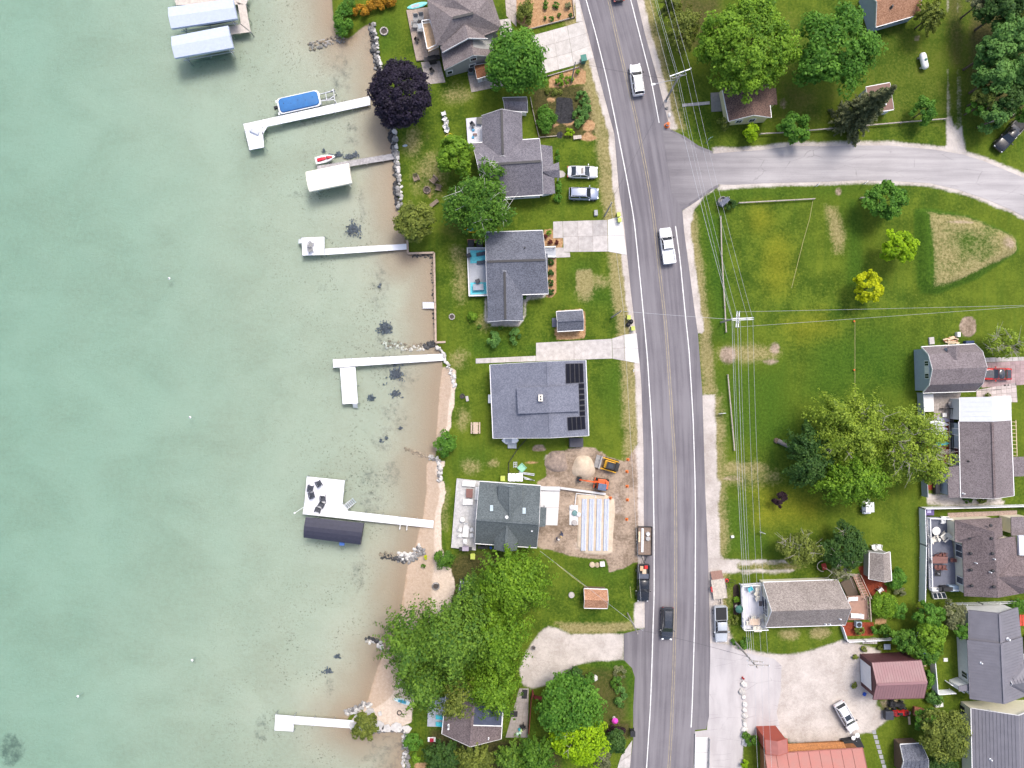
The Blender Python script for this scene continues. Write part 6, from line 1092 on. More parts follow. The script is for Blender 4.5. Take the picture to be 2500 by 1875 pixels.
# --- canopies on boat lifts, with a boat under each
def hull(name, label, a, b, w_, z, mat, deckm, cover=None):
    f, k = P(*a, z), P(*b, z); f.z = k.z = 0; ang = math.atan2(f.y - k.y, f.x - k.x); c = (f + k) / 2; L = (f - k).length; t = thing(name, label, 'boat', Vector((c.x, c.y, z)), ang)
    T = lambda x, y, zz: Vector((c.x, c.y, z)) + Matrix.Rotation(ang, 3, 'Z') @ Vector((x * L / 2, y * w_ / 2, zz)); rg = []
    for x, ww, zb in ((-1, .85, .1), (-.6, .95, .05), (0, 1, 0), (.5, .85, .05), (.8, .5, .2), (1, .06, .45)): rg.append([T(x, y * ww, zz) for y, zz in ((-1, .75), (-.8, .35), (0, zb), (.8, .35), (1, .75), (.9, .78), (0, .74), (-.9, .78))])
    MB().loft(rg).build('hull', mat, t, True); rg = [[T(x, y * ww * .8, zz) for y, zz in ((-1, .78), (-.5, .95), (.5, .95), (1, .78))] for x, ww in ((-.9, .85), (0, 1), (.45, .85), (.75, .5))]
    MB().loft(rg).build('cover' if cover else 'deck', deckm, t, True); MB().box(T(.15, 0, 1.02), (.06, w_ * .6, .25), ang).build('windscreen', CGLASS, t); return t
def lift(label, quad, mat, rise, z, hulllabel=None, hullm=None, skirt_=.45, arc=5, deckm=None):
    A, B, C, D = [P(x, y, z) for x, y in quad]; cen = (A + B + C + D) / 4; t = thing('boat_lift', label, 'boat lift', (cen.x, cen.y, WL)); rg = []
    for v in (0, .25, .5, .75, 1):
        a, d_ = A.lerp(B, v), D.lerp(C, v); top = [a.lerp(d_, u) + Vector((0, 0, rise * (1 - (2 * u - 1) ** 2 if arc > 3 else 1 - abs(2 * u - 1)))) for u in [i / arc for i in range(arc + 1)]]
        lo = [a - Vector((0, 0, skirt_)), d_ - Vector((0, 0, skirt_))]; rg.append([lo[0]] + top + [lo[1]])
    n = len(rg[0]); vs = [p for r in rg for p in r]; fs = [(i * n + j, i * n + j + 1, (i + 1) * n + j + 1, (i + 1) * n + j) for i in range(4) for j in range(n - 1)]
    o = MB().add(vs, fs + [tuple(range(n))[::-1], tuple(range(4 * n, 5 * n))]).build('canopy', mat, t, False); o.modifiers.new('thick', 'SOLIDIFY').thickness = .03
    for u, v in ((.12, .14), (.88, .14), (.12, .86), (.88, .86)):
        p = A.lerp(B, u).lerp(D.lerp(C, u), v); MB().bar((p.x, p.y, -2.4), (p.x, p.y, z + .1), .09).build('post', ALU, t)
    for v in (.14, .86):
        p, q_ = A.lerp(B, .06).lerp(D.lerp(C, .06), v), A.lerp(B, .94).lerp(D.lerp(C, .94), v); MB().bar(p - Vector((0, 0, .1)), q_ - Vector((0, 0, .1)), .07).build('canopy_rail', ALU, t); MB().bar((p.x, p.y, .5), (q_.x, q_.y, .5), .1).build('side_beam', ALU, t)
    for u in (.12, .5, .88): p, q_ = A.lerp(B, u).lerp(D.lerp(C, u), .14), A.lerp(B, u).lerp(D.lerp(C, u), .86); MB().bar((p.x, p.y, -.2), (q_.x, q_.y, -.2), .12).build('cradle_beam', STEEL, t); MB().bar((p.x, p.y, z + .05), (q_.x, q_.y, z + .05), .05).build('bow', ALU, t)
    if hulllabel:
        e = lambda u: (lambda w_: (w_.x * S * H / (H - z) + CX, CY - w_.y * S * H / (H - z)))(A.lerp(B, u).lerp(D.lerp(C, u), .5))
        k = H / (H - .2); a_ = A.lerp(B, .9).lerp(D.lerp(C, .9), .5); b_ = A.lerp(B, .1).lerp(D.lerp(C, .1), .5); inv = lambda w_: (w_.x * S * k + CX, CY - w_.y * S * k)
        hull('runabout_boat', hulllabel, inv(b_), inv(a_), 2.2, -.1, hullm, deckm or PLASTIC, True)
    return t
CANB = M('canopy_vinyl_blue', (.42, .47, .58), .6, .06); lift('pale blue grey boat canopy on the lift nearest the tan dock', q('Z1', 110, 66, 695, -12, 734, 166, 140, 256), CANB, .35, 2.5, 'dark runabout stored under the canopy beside the tan dock', PAINT['navy'], arc=2)
lift('pale blue grey boat canopy with open water to its south', q('Z1', 138, 330, 650, 230, 700, 428, 170, 522), CANB, .35, 2.5, 'pale blue runabout hanging in the outer canopy lift', M('hull_blue', (.3, .42, .55), .3, .05), arc=2)
lift('cream white boat canopy beside the grey plank dock', q('Z5', 355, 294, 742, 215, 772, 392, 386, 470), M('canopy_cream', (.8, .77, .66), .6, .04), .35, 2.2, 'white runabout under the cream canopy', PAINT['white'])
lift('long black barrel shaped boat canopy alongside the wide dock', q('Y6', 205, 590, 835, 655, 797, 884, 183, 808), M('canopy_black', (.035, .036, .055), .5, .15), .45, 2.3, 'dark boat under the black canopy', PAINT['charcoal'])
MB().box(P1('Y6', 598, 872, 1.7), (.75, .5, .4)).build('lift_motor', M('motor_blue', (.05, .12, .35), .5), [o for o in col.objects if o.get('label', '').startswith('long black barrel')][0])
# --- pontoon boat with blue cover on its bunk lift
f, b = P(*q('Z1', 1478, 876)[0], .2), P(*q('Z1', 1100, 960)[0], .2); f.z = b.z = 0; a = math.atan2(f.y - b.y, f.x - b.x); c = (f + b) / 2; c.z = -.35; L = (f - b).length
t = thing('pontoon_boat', 'pontoon boat under a bright blue snapped cover beside the long dock', 'boat', c, a); T = lambda x, y, z: c + Matrix.Rotation(a, 3, 'Z') @ Vector((x, y, z)); Wd = 2.45
for s in (1, -1): MB().tube([T(-L / 2, s * .85, .1), T(L / 2 - .5, s * .85, .1), T(L / 2, s * .85, .25)], .32, 10, 0, .2).build('pontoon', ALU, t, True)
rr = [(L / 2 * sx + .55 * math.cos(k) * 1 - .55 * sx, Wd / 2 * sy + .55 * math.sin(k) - .55 * sy) for sx, sy, k0 in ((1, 1, 0), (-1, 1, 90), (-1, -1, 180), (1, -1, 270)) for k in [R(k0 + j * 30) for j in range(4)]]
MB().prism([tuple(T(x, y, 0)[:2]) for x, y in rr], .05, .2).build('deck', PAINT['white'], t)
def rrect(l, w_, r_, z, off=0): return [T(l / 2 * sx + r_ * math.cos(k) - r_ * sx + off, w_ / 2 * sy + r_ * math.sin(k) - r_ * sy, z) for sx, sy, k0 in ((1, 1, 0), (-1, 1, 90), (-1, -1, 180), (1, -1, 270)) for k in [R(k0 + j * 22.5) for j in range(5)]]
MB().loft([rrect(L * .93, 2.15, .5, .2), rrect(L * .93, 2.15, .5, .62), rrect(L * .9, 2.05, .5, .8), rrect(L * .7, 1.5, .5, .92), rrect(L * .4, .7, .3, .98)]).build('cover', M('cover_blue', (.04, .15, .36), .7, .12, 1.5), t, True)
for i in range(5): MB().cyl(T(-L * .34 + i * L * .17, .12 * (-1) ** i, .9), .05, .12, 8).build('cover_vent', PLASTIC, t)
mo = MB().box(T(-L / 2 - .35, 0, .35), (.6, .42, .5), a).build('outboard_motor', PLASTIC, t, bevel=.1); MB().bar(T(-L / 2 - .5, 0, .2), T(-L / 2 - .75, 0, -.3), .16).build('shaft', PLASTIC, mo)
for s in (1, -1): MB().box(T(-L / 2 + .1, s * .95, .22), (.7, .4, .05), a).build('swim_step', PAINT['white'], t)
t2 = thing('bunk_lift', 'bare metal lift frame ending beyond the pontoon boat bow', 'boat lift', P1('Z1', 1545, 860, WL))
for p_, q_ in (((1470, 850), (1600, 815)), ((1480, 910), (1615, 895)), ((1600, 800), (1612, 905)), ((1530, 835), (1540, 905)), ((1565, 830), (1600, 805)), ((1570, 890), (1608, 860))): MB().bar(P1('Z1', *p_, -.1), P1('Z1', *q_, -.1), .09).build('beam', ALU, t2)
for p_ in ((1600, 802), (1612, 903)): v = P1('Z1', *p_, .9); MB().bar((v.x, v.y, -1.6), v, .1).build('post', ALU, t2)
for s in (1, -1): MB().bar(P1('Z1', 1110, 960 + s * 30, -.34), P1('Z1', 1600, 852 + s * 30, -.34), .12).build('bunk', STEEL, t2); v = P1('Z1', 1200, 940 + s * 40, -.3); MB().bar((v.x, v.y, -2), v, .1).build('post', STEEL, t2)
# --- jet ski on its wheeled cradle
f, b = P(*q('Z1', 1615, 1410)[0]), P(*q('Z1', 1440, 1450)[0]); a = math.atan2(f.y - b.y, f.x - b.x); c = (f + b) / 2; c.z = -.35; L = (f - b).length; T = lambda x, y, z: c + Matrix.Rotation(a, 3, 'Z') @ Vector((x * L / 2, y, z))
t = thing('jet_ski', 'white jet ski with red seat beside the grey plank dock', 'jet ski', c, a)
MB().loft([[T(x, y * w_, z) for y, z in ((-1, .45), (-.8, .12), (0, 0), (.8, .12), (1, .45), (.7, zt_), (-.7, zt_))] for x, w_, zt_ in ((-1, .5, .5), (-.6, .58, .52), (0, .58, .6), (.5, .45, .62), (.85, .22, .55), (1, .04, .5))]).build('hull', PAINT['white'], t, True)
MB().loft([[T(x, y * w_, z) for y, z in ((-1, .5), (-.7, zt_), (.7, zt_), (1, .5))] for x, w_, zt_ in ((-.8, .3, .72), (-.4, .32, .8), (0, .28, .78), (.1, .24, .72))]).build('seat', M('seat_red', (.5, .02, .04), .5), t, True); MB().loft([[T(x, y * w_, z) for y, z in ((-1, .55), (-.6, zt_), (.6, zt_), (1, .55))] for x, w_, zt_ in ((.15, .28, .85), (.4, .28, .9), (.75, .16, .68))]).build('cowl', M('seat_red', (.5, .02, .04)), t, True)
MB().bar(T(.22, -.36, .98), T(.22, .36, .98), .05).bar(T(.3, 0, .8), T(.22, 0, .98), .06).build('handlebar', PLASTIC, t)
t = thing('jet_ski_cradle', 'small wheeled metal cradle holding the jet ski', 'cradle', c - Vector((0, 0, .15)), a); MB().bar(T(-.9, .35, -.06), T(.6, .35, -.06), .08).bar(T(-.9, -.35, -.06), T(.6, -.35, -.06), .08).bar(T(.2, -.75, -.1), T(.2, .75, -.1), .08).build('frame', ALU, t); MB().wheel(T(.35, -.72, .02), .24, .12, Matrix.Rotation(a, 3, 'Z') @ Vector((0, 1, 0))).build('wheel', TYRE, t, True); MB().bar(T(.2, -.72, -.8), T(.2, -.72, 0), .07).bar(T(-.7, .35, -.8), T(-.7, .35, 0), .07).bar(T(-.7, -.35, -.8), T(-.7, -.35, 0), .07).build('leg', ALU, t)
# --- buoys
for x, y, lb in ((413, 680, 'white mooring buoy floating alone off the square platform dock'), (464, 1019, 'grey white mooring float with a dark ring off the L shaped dock'), (469, 1612, 'tiny white mooring buoy west of the pine grove'), (190, 1700, 'white mooring buoy, farthest out on the open lake')):
    p = P(x, y, WL); t = thing('mooring_buoy', lb, 'buoy', p); MB().lathe(p - Vector((0, 0, .12)), [(.05, 0), (.16, .05), (.2, .16), (.16, .28), (.07, .34)], 14).build('float', WHITEM, t, True); MB().lathe(p + Vector((0, 0, .2)), [(.07, 0), (.07, .08), (.03, .1)], 10).build('ring', DARKM, t); MB().tube([p - Vector((0, 0, .1)), p + Vector((.1, .05, -1.2))], .03, 6).build('chain', STEEL, t)
# --- timber seawall
sw = thing('seawall', 'tan timber seawall stepping around the shallow bay', 'wall', P(1062, 700, WL)); SWM = M('seawall_timber', (.4, .31, .24), .9, .18, 3); pts = [(994, 572), (996, 619), (1060, 617), (1063, 780), (1064, 836), (1088, 835)]
for (x0, y0), (x1, y1) in zip(pts[:-1], pts[1:]):
    A, B = P(x0, y0), P(x1, y1); n = max(1, int((B - A).length / 2.4))
    for i in range(n):
        a_, b_ = A.lerp(B, i / n), A.lerp(B, (i + 1) / n - .006); MB().bar(a_ + Vector((0, 0, -.5)), b_ + Vector((0, 0, -.5)), .16, 1.16).build('wall_plank', SWM, sw); MB().bar(a_ + Vector((0, 0, .12)), b_ + Vector((0, 0, .12)), .3, .06).build('cap_board', SWM, sw)
# --- loose stone shores
SG = M('stone_grey', (.2, .195, .19), .9, .3, 3, c2=(.36, .35, .34), random=.5, bump=.3); SWH = M('stone_white', (.55, .53, .5), .9, .25, 3, random=.35, bump=.3); SDK = M('stone_wet', (.06, .06, .062), .6, .3, 3, random=.4, bump=.3); SBR = M('stone_tan', (.3, .25, .19), .9, .25, 3, random=.4)
def ico():
    p = (1 + 5 ** .5) / 2; v = [Vector(x).normalized() for x in ((-1, p, 0), (1, p, 0), (-1, -p, 0), (1, -p, 0), (0, -1, p), (0, 1, p), (0, -1, -p), (0, 1, -p), (p, 0, -1), (p, 0, 1), (-p, 0, -1), (-p, 0, 1))]
    return v, [(0, 11, 5), (0, 5, 1), (0, 1, 7), (0, 7, 10), (0, 10, 11), (1, 5, 9), (5, 11, 4), (11, 10, 2), (10, 7, 6), (7, 1, 8), (3, 9, 4), (3, 4, 2), (3, 2, 6), (3, 6, 8), (3, 8, 9), (4, 9, 5), (2, 4, 11), (6, 2, 10), (8, 6, 7), (9, 8, 1)]
STM = {}
def stone_mesh(m):
    if m.name not in STM:
        STM[m.name] = []
        for k in range(5):
            v, f = ico(); me = bpy.data.meshes.new('stone'); me.from_pydata([tuple(p * random.uniform(.78, 1.15)) for p in v], [], f); me.materials.append(m); STM[m.name].append(me)
    return random.choice(STM[m.name])
def terrain_z(x, y):
    j = min(max(np.searchsorted(gx, x), 0), nx - 1); i = min(max(np.searchsorted(gy, y), 0), ny - 1); return float(GZ[i, j])
def stone(m, parent, x, y, r, z=None, squash=.7):
    o = bpy.data.objects.new('stone', stone_mesh(m)); col.objects.link(o); loc = org(parent)[0] if parent else Vector((0, 0, 0))
    zz = terrain_z(x, y) if z is None else z; o.location = Vector((x, y, zz + r * .25)) - loc; o.rotation_euler.z = random.uniform(0, 6.28); o.scale = (r * random.uniform(.8, 1.25), r * random.uniform(.75, 1.1), r * squash)
    if parent: o.parent = parent
    return o
def stones(name, label, path, width, n, r, mats, cat='stones'):
    pw = [P(x, y, 0) for x, y in path]; cen = sum(pw, Vector()) / len(pw); t = thing(name, label, cat, (cen.x, cen.y, -.4)); seg = [(b - a).length for a, b in zip(pw[:-1], pw[1:])]; tot = sum(seg)
    for i in range(n):
        d_ = (i + random.random()) / n * tot
        for (a, b), l in zip(zip(pw[:-1], pw[1:]), seg):
            if d_ <= l: break
            d_ -= l
        p = a.lerp(b, min(1, d_ / l)); nv = Vector((-(b - a).y, (b - a).x, 0)).normalized(); o = random.uniform(-1, 1); p = p + nv * o * width / 2 / S
        m = mats[0] if len(mats) == 1 else (mats[0] if random.random() < .5 + o * .5 else mats[1]); stone(m, t, p.x, p.y, r * random.uniform(.6, 1.3))
    return t
stones('stone_revetment', 'long band of grey and white stones holding the lawn edge', [(907, 56), (911, 90), (918, 140), (934, 220), (953, 290), (959, 340), (964, 390), (968, 440), (974, 505)], 15, 230, .34, (SG, SDK)); stones('stone_border', 'row of pale boulders on top of the grey shore stones', [(913, 58), (918, 90), (924, 135), (940, 215), (960, 290), (967, 340), (971, 390), (976, 440), (980, 490)], 4, 60, .32, (SWH,))
stones('stone_groyne', 'sunken line of stones around old timbers near the lake thicket', [(750, 108), (780, 102), (810, 94), (838, 88)], 20, 70, .24, (SBR, SG)); stones('stone_groyne', 'sunken stones running out beside the seawall return', [(928, 840), (970, 842), (1010, 848), (1035, 846)], 20, 70, .22, (SBR, SWH)); stones('stone_heap', 'dark wet stones at the corner of the seawall', [(1035, 846), (1050, 840), (1060, 836)], 14, 24, .26, (SDK,)); stones('stone_border', 'pale stones between the seawall end and the lawn', [(1068, 848), (1080, 862), (1088, 880), (1098, 900), (1108, 925), (1110, 945)], 8, 40, .24, (SWH,))
for n_, (a_, b_) in (('submerged timber beside the sunken stones', ((753, 106), (836, 86))), ('second submerged timber beside the sunken stones', ((756, 111), (820, 96)))): tag(MB().bar(P(*a_, -.85), P(*b_, -.68), .14).build('sunken_timber', DKG, at=P(*a_, -.9)), n_, 'timber')
stones('stone_heap', 'heap of grey and white stones at the end of the small beach', [(1045, 1118), (1062, 1118), (1072, 1130), (1076, 1160), (1072, 1175)], 11, 70, .26, (SWH, SG)); stones('stone_groyne', 'few sunken stones off the shrub on the beach', [(985, 1098), (1015, 1108), (1045, 1118)], 10, 30, .2, (SBR,)); stones('shore_stones', 'dark seaweedy stones along the foot of the seawall', [(1052, 640), (1056, 700), (1058, 760), (1060, 820)], 5, 26, .14, (SDK,)); stones('shore_stones', 'dark stones in the inner corner of the seawall', [(1005, 624), (1030, 624), (1056, 626)], 6, 24, .16, (SDK,))
stones('stone_spit', 'pointed spit of white stones running into the lake', [(970, 1362), (1000, 1366), (1020, 1350), (1030, 1338)], 24, 130, .27, (SWH, SG)); stones('stone_spit', 'drowned tip of the white stone spit', [(925, 1358), (945, 1360), (975, 1364)], 18, 60, .2, (SBR, SDK)); stones('stone_heap', 'dark stones where the spit meets the water', [(966, 1360), (990, 1372)], 14, 26, .26, (SDK,))
stones('stone_heap', 'small dark stone heap under the beach pine', [(893, 1562), (915, 1572), (935, 1580)], 14, 30, .3, (SDK, SWH)); stones('stone_revetment', 'curved bank of tumbled stones around the dock point', [(842, 1745), (868, 1735), (890, 1722), (905, 1724)], 12, 60, .3, (SG, SWH)); stones('stone_revetment', 'stones along the south side of the dock point', [(855, 1780), (905, 1788), (950, 1782), (985, 1782), (998, 1800)], 10, 60, .3, (SWH, SG)); stones('stone_revetment', 'grey stones on the bank south of the sheltered cove', [(993, 1800), (990, 1830), (990, 1880), (985, 1960)], 18, 90, .3, (SG, SWH))
t = thing('stone_causeway', 'big flat pale slabs leading across the stone point to the dock', 'stone path', P(900, 1765, -.3))
for x, y, r_, a_ in ((862, 1768, 12, .3), (872, 1752, 9, .8), (884, 1745, 9, .2), (905, 1738, 12, 1), (925, 1770, 16, .4), (945, 1776, 13, .1), (968, 1772, 16, .6), (992, 1778, 14, .2), (880, 1768, 10, .5)):
    p = P(x, y, -.18); n = 6; ps = [(p.x + math.cos(a_ + k * 6.283 / n) * r_ / S * random.uniform(.8, 1.1), p.y + math.sin(a_ + k * 6.283 / n) * r_ / S * random.uniform(.6, .9)) for k in range(n)]; MB().prism(ps, terrain_z(p.x, p.y) - .2, max(terrain_z(p.x, p.y), WL) + .16).build('slab', M('flagstone', (.5, .48, .46), .9, .15, 2, random=.15), t)
BW = ('egg shaped pale boulder, first in the row south of the red hydrant', 'big round boulder behind the first one in the row', 'half buried small boulder in the lot row', 'flat oval boulder in the middle of the lot row', 'squarish boulder in the middle of the lot row', 'tall egg boulder in the lot row', 'small round boulder before the tan ones', 'tan boulder near the end of the lot row', 'last boulder of the lot row, by the weeds', 'long white boulder in the corner bed of the red roofed building', 'white boulder on the garden island by the gravel drive')
for (x, y, r_), lb in zip([(*q('X3', a_, b_)[0], c_) for a_, b_, c_ in ((950, 755, .55), (932, 838, .55), (950, 890, .42), (962, 968, .5), (958, 1033, .5), (962, 1090, .55), (957, 1145, .4), (960, 1185, .5), (962, 1240, .5), (965, 1370, .75))] + [(1453, 1654, .45)], BW): p = P(x, y); o = stone(SWH, None, p.x, p.y, r_, 0); o.name = 'boulder'; tag(o, lb, 'boulder')
stones('stone_bed', 'cluster of white stones around the corner bed', q('X3', 930, 1330, 980, 1300, 1010, 1400), 10, 26, .22, (SWH,))
# --- drifts of dark water weed rooted on the bed
PAL['weed'] = ((.06, .072, .1), (.13, .15, .18)); pos = []
for x, y, a_, b_, n in ((858, 556, 15, 17, 900), (938, 800, 18, 18, 900), (965, 912, 19, 16, 900), (963, 962, 13, 9, 400), (902, 972, 8, 7, 300), (797, 1644, 11, 6, 300), (820, 1608, 7, 5, 200), (822, 372, 10, 6, 300), (850, 378, 12, 6, 300), (786, 362, 4, 4, 80), (865, 373, 8, 7, 200), (925, 697, 3, 5, 60), (955, 878, 6, 5, 80), (975, 1045, 5, 4, 80), (800, 372, 8, 4, 80), (940, 1070, 4, 4, 60), (927, 1078, 5, 5, 60)):
    n = int(n * .42); r_ = np.abs(rng.normal(size=n)) * .55 * (1 + .3 * np.sin(3 * (th := rng.uniform(0, 6.28, n))))
    for u, v in zip(x + a_ * r_ * np.cos(th), y + b_ * r_ * np.sin(th)): p = P(u, v); z_ = terrain_z(p.x, p.y); pos.append((p.x, p.y, min(z_ + rng.uniform(.03, .3), WL - .05)))
pos = np.array(pos); n = len(pos); root = bpy.data.objects.new('tmp', None); o = leaves_object('water_weed', pos, np.array([0, 0, .8]) + rng.normal(size=(n, 3)) * .5, rng.uniform(.15, .4, n), rng.uniform(0, 1, n), leaf_mat('weed'), root); o.parent = None; bpy.data.objects.remove(root)
tag(o, 'dark drifts of water weed on the lake bed', 'water weed', None, 'stuff')
# ================================================================ POLES, WIRES, FENCES
POLEM = M('pole_wood', (.3, .27, .24), .9, .2, 4, c2=(.42, .39, .36)); WIREM = M('wire', (.4, .41, .43), .5); WIRED = M('wire_dark', (.05, .05, .055), .6); INSU = M('insulator', (.6, .62, .64), .3)
def pole(label, base, h, arms=(), lamp=None, r=.15):
    b = P(*base); t = thing('utility_pole', label, 'utility pole', b); MB().tube([b - Vector((0, 0, .2)), b + Vector((0, 0, h))], r, 10, 0, r * .65).build('shaft', POLEM, t, True)
    for z, (x0, y0), (x1, y1) in arms:
        A, B = P(x0, y0, z), P(x1, y1, z); c = Vector((b.x, b.y, z)); d_ = (B - A) / 2; sh = c - (A + B) / 2
        arm = MB().bar(A, B, .11, .14).build('crossarm', WHITEM if 8 < z < 9.1 else POLEM, t)
        for k in (0, .3, .7, 1): p = A.lerp(B, k); MB().lathe(p + Vector((0, 0, .08)), [(.05, 0), (.07, .06), (.04, .12), (.06, .18), (.02, .22)], 8).build('insulator', INSU, arm)
        MB().bar(c - Vector((0, 0, .8)), A.lerp(B, .25), .05).bar(c - Vector((0, 0, .8)), A.lerp(B, .75), .05).build('brace', STEEL, t)
    if lamp: a = b + Vector((0, 0, h * .82)); e = P(*lamp, h * .86); ar = MB().tube([a, a.lerp(e, .5) + Vector((0, 0, .25)), e], .05, 6).build('lamp_arm', STEEL, t, True); MB().box(e, (.6, .28, .16), math.atan2(e.y - a.y, e.x - a.x)).build('lamp_head', WHITEM, ar, bevel=.05)
    return t
pole('wooden power pole with two cross arms and a street lamp', (1626, 245), 9.0, ((8.8, *q('Z3', 865, 688, 1055, 620)), (8.0, *q('Z3', 885, 705, 1010, 672))), q('Z3', 718, 760)[0])
pb = pole('wooden power pole with doubled white cross arms in the field', (1760, 787), 8.6, ((8.5, *q('Z7', 685, 1395, 878, 1386)), (8.3, *q('Z7', 690, 1408, 880, 1400)), (8.15, *q('Z7', 735, 1330, 726, 1470)), (8.15, *q('Z7', 755, 1330, 746, 1470))))
pole('dark leaning power pole standing between the grey pickup and the lot', (1792, 1564), 10.4, ((10.0, *q('X3', 1005, 550, 1225, 550)), (9.2, *q('X3', 990, 495, 1160, 515))))
for b_, h_, lb in (((1476, 527), 8.1, 'thin service pole beside the concrete drive of the L shaped house'), ((1493, 775), 9.5, 'thin service pole by the green lidded bins'), ((1532, 1497), 8.9, 'thin service pole at the corner of the gravel drive'), ((1395, 200), 6.8, 'grey service pole in the small bark bed')): pole(lb, b_, h_, (), None, .12)
def wire(label, a, b, za, zb, sag=.5, r=.016, m=None, group='overhead wires', n=12):
    A, B = P(*a, za), P(*b, zb); pts = [A.lerp(B, i / n) - Vector((0, 0, sag * 4 * (i / n) * (1 - i / n))) for i in range(n + 1)]; tag(MB().tube(pts, r, 5).build('overhead_wire', m or WIREM, at=A), label, 'wire', group)
LA = 'overhead wire running north from the lamp pole'; LB_ = 'overhead wire between the lamp pole and the double arm pole'; LCc = 'overhead wire between the double arm pole and the leaning pole'
topx = q('Z3', 690, -40, 735, -40, 752, -40, 830, -40, 882, -40); a1 = q('Z3', 868, 686, 925, 664, 940, 664, 1005, 640, 1055, 622); b1 = q('Z7', 690, 1393, 697, 1393, 745, 1390, 830, 1388, 875, 1386); b2 = q('Z7', 690, 1405, 705, 1405, 740, 1402, 765, 1402, 828, 1400, 878, 1400); c1 = q('X3', 1008, 548, 1030, 548, 1050, 548, 1075, 548, 1150, 548, 1222, 548)
for p_, q_ in zip(topx, a1):
    f = 2.5; far = (q_[0] + (p_[0] - q_[0]) * f, q_[1] + (p_[1] - q_[1]) * f); wire(LA, far, q_, 8.8, 8.9, .6)
for i, (p_, q_) in enumerate(zip(a1, b1)): wire(LB_, p_, q_, 8.9, 8.6, .8, .024 if i == 0 else .015)
for i, (p_, q_) in enumerate(zip(b2, c1)): wire(LCc, p_, q_, 8.6, 9.9, .9, .024 if i in (0, 2) else .015)
for i, x in enumerate((1110, 1190, 1265)): wire('overhead wire running south from the leaning pole', c1[i + 3], q('X3', x + 30, 2200)[0], 9.9, 9.5, .6)
wire('upper side wire running east from the double arm pole', q('Z7', 752, 1332)[0], (2560, 744), 8.2, 8.0, .3); wire('lower side wire running east from the double arm pole', q('Z7', 745, 1468)[0], (2560, 744), 8.2, 8.0, .5)
wire('dark service wire crossing the road to the garden pole', (1650, 195), (1411, 153), 8.2, 6.7, .4, .016, WIRED); wire('service wire crossing the road to the thin pole by the bins', (1790, 780), (1523, 760), 8.0, 9.2, .3, .02); wire('dark service wire crossing the road from the leaning pole', (1830, 1605), (1572, 1540), 9.2, 8.7, .4, .02, WIRED); wire('roadside wire between the two thin service poles', (1491, 492), (1523, 760), 8, 9.3, .4, .016, WIREM); wire('roadside wire from the bins to the gravel drive pole', (1523, 760), (1570, 1540), 9.3, 8.8, .8, .016, WIREM)
wire('dark wire running diagonally over the side road corner', (1650, 195), (1491, 492), 8.2, 8, .5, .016, WIRED); wire('wire drop from the gravel drive pole to the dormered house', (1570, 1540), (1318, 1345), 8.6, 4.2, .3, .016, WIREM)
def fence(label, path, h, mat, kind='board', name='fence', post=None, gap=2.3, z0=0.0):
    pw = [P(x, y, z0) for x, y in path]; t = thing(name, label, 'fence', sum(pw, Vector()) / len(pw)); up = Vector((0, 0, 1))
    for a, b in zip(pw[:-1], pw[1:]):
        n = max(1, round((b - a).length / gap))
        for i in range(n):
            p, q_ = a.lerp(b, i / n), a.lerp(b, (i + 1) / n); e = (q_ - p).normalized() * .07
            MB().bar(p - up * .1, p + up * (h + .06), .12 if kind != 'rail' else .1).build('post', post or mat, t)
            if kind == 'board': MB().bar(p + e + up * (h / 2 + .03), q_ - e + up * (h / 2 + .03), .05, h - .06).build('panel', mat, t); MB().bar(p + e + up * (h - .02), q_ - e + up * (h - .02), .09, .06).build('top_rail', mat, t)
            elif kind == 'rail': MB().tube([p + up * h * .8 - e, q_ + up * h * .8 + e * .5], .1, 8).build('rail', mat, t, True)
            else:
                for zz in (.25, h - .15): MB().bar(p + up * zz, q_ + up * zz, .04, .08).build('rail', mat, t)
                m = int((q_ - p).length / .18); pk = MB()
                for k in range(m): c = p.lerp(q_, (k + .5) / m); pk.bar(c + up * .08, c + up * h, .09, .03)
                o = pk.build('picket', mat, t); o['kind'] = 'stuff'
        MB().bar(b - up * .1, b + up * (h + .06), .12).build('post', post or mat, t)
    return t
VINYL = M('vinyl_white', (.8, .81, .83), .5, .04); LOG = M('log_rail', (.38, .33, .29), .9, .2, 4); FG = M('fence_grey', (.34, .37, .4), .8, .08); FRED = M('fence_red', (.17, .035, .03), .8, .15)
fence('tall white vinyl fence round the slate deck', q('X1', 588, 1680, 605, 800, 588, 240, 1200, 226, 2300, 196), 1.75, VINYL); fence('low white picket fence south of the cream house', q('X2', 965, 172, 1240, 165, 1700, 150), 1.2, VINYL, 'picket'); fence('tall grey board fence west of the paved court', q('Y5', 560, 60, 590, 700, 622, 1380, 632, 1640), 1.7, FG); fence('white fence beside the tiny lawn east of the barn', q('X2', 806, 670, 832, 960, 985, 948), 1.6, VINYL); fence('short white fence joining the seam roofed house', q('X2', 948, 870, 1060, 940), 1.6, VINYL)
fence('white board fence enclosing the red bark bed', q('Y8', 1662, 1462, 1705, 1592, 1860, 1585, 2108, 1572), 1.1, VINYL); fence('white fence panel behind the hedge trees', q('X2', 555, 445, 700, 438), 1.3, VINYL); fence('dark red board fence beside the terrace', q('X5', 1990, 815, 2110, 892, 2060, 1000, 1950, 1295)[0:1] + q('X5', 1975, 880, 1945, 1290), 1.7, FRED); fence('dark red fence return with white cap by the gravel', q('X5', 1995, 820, 2010, 872, 2112, 892), 1.3, FRED)
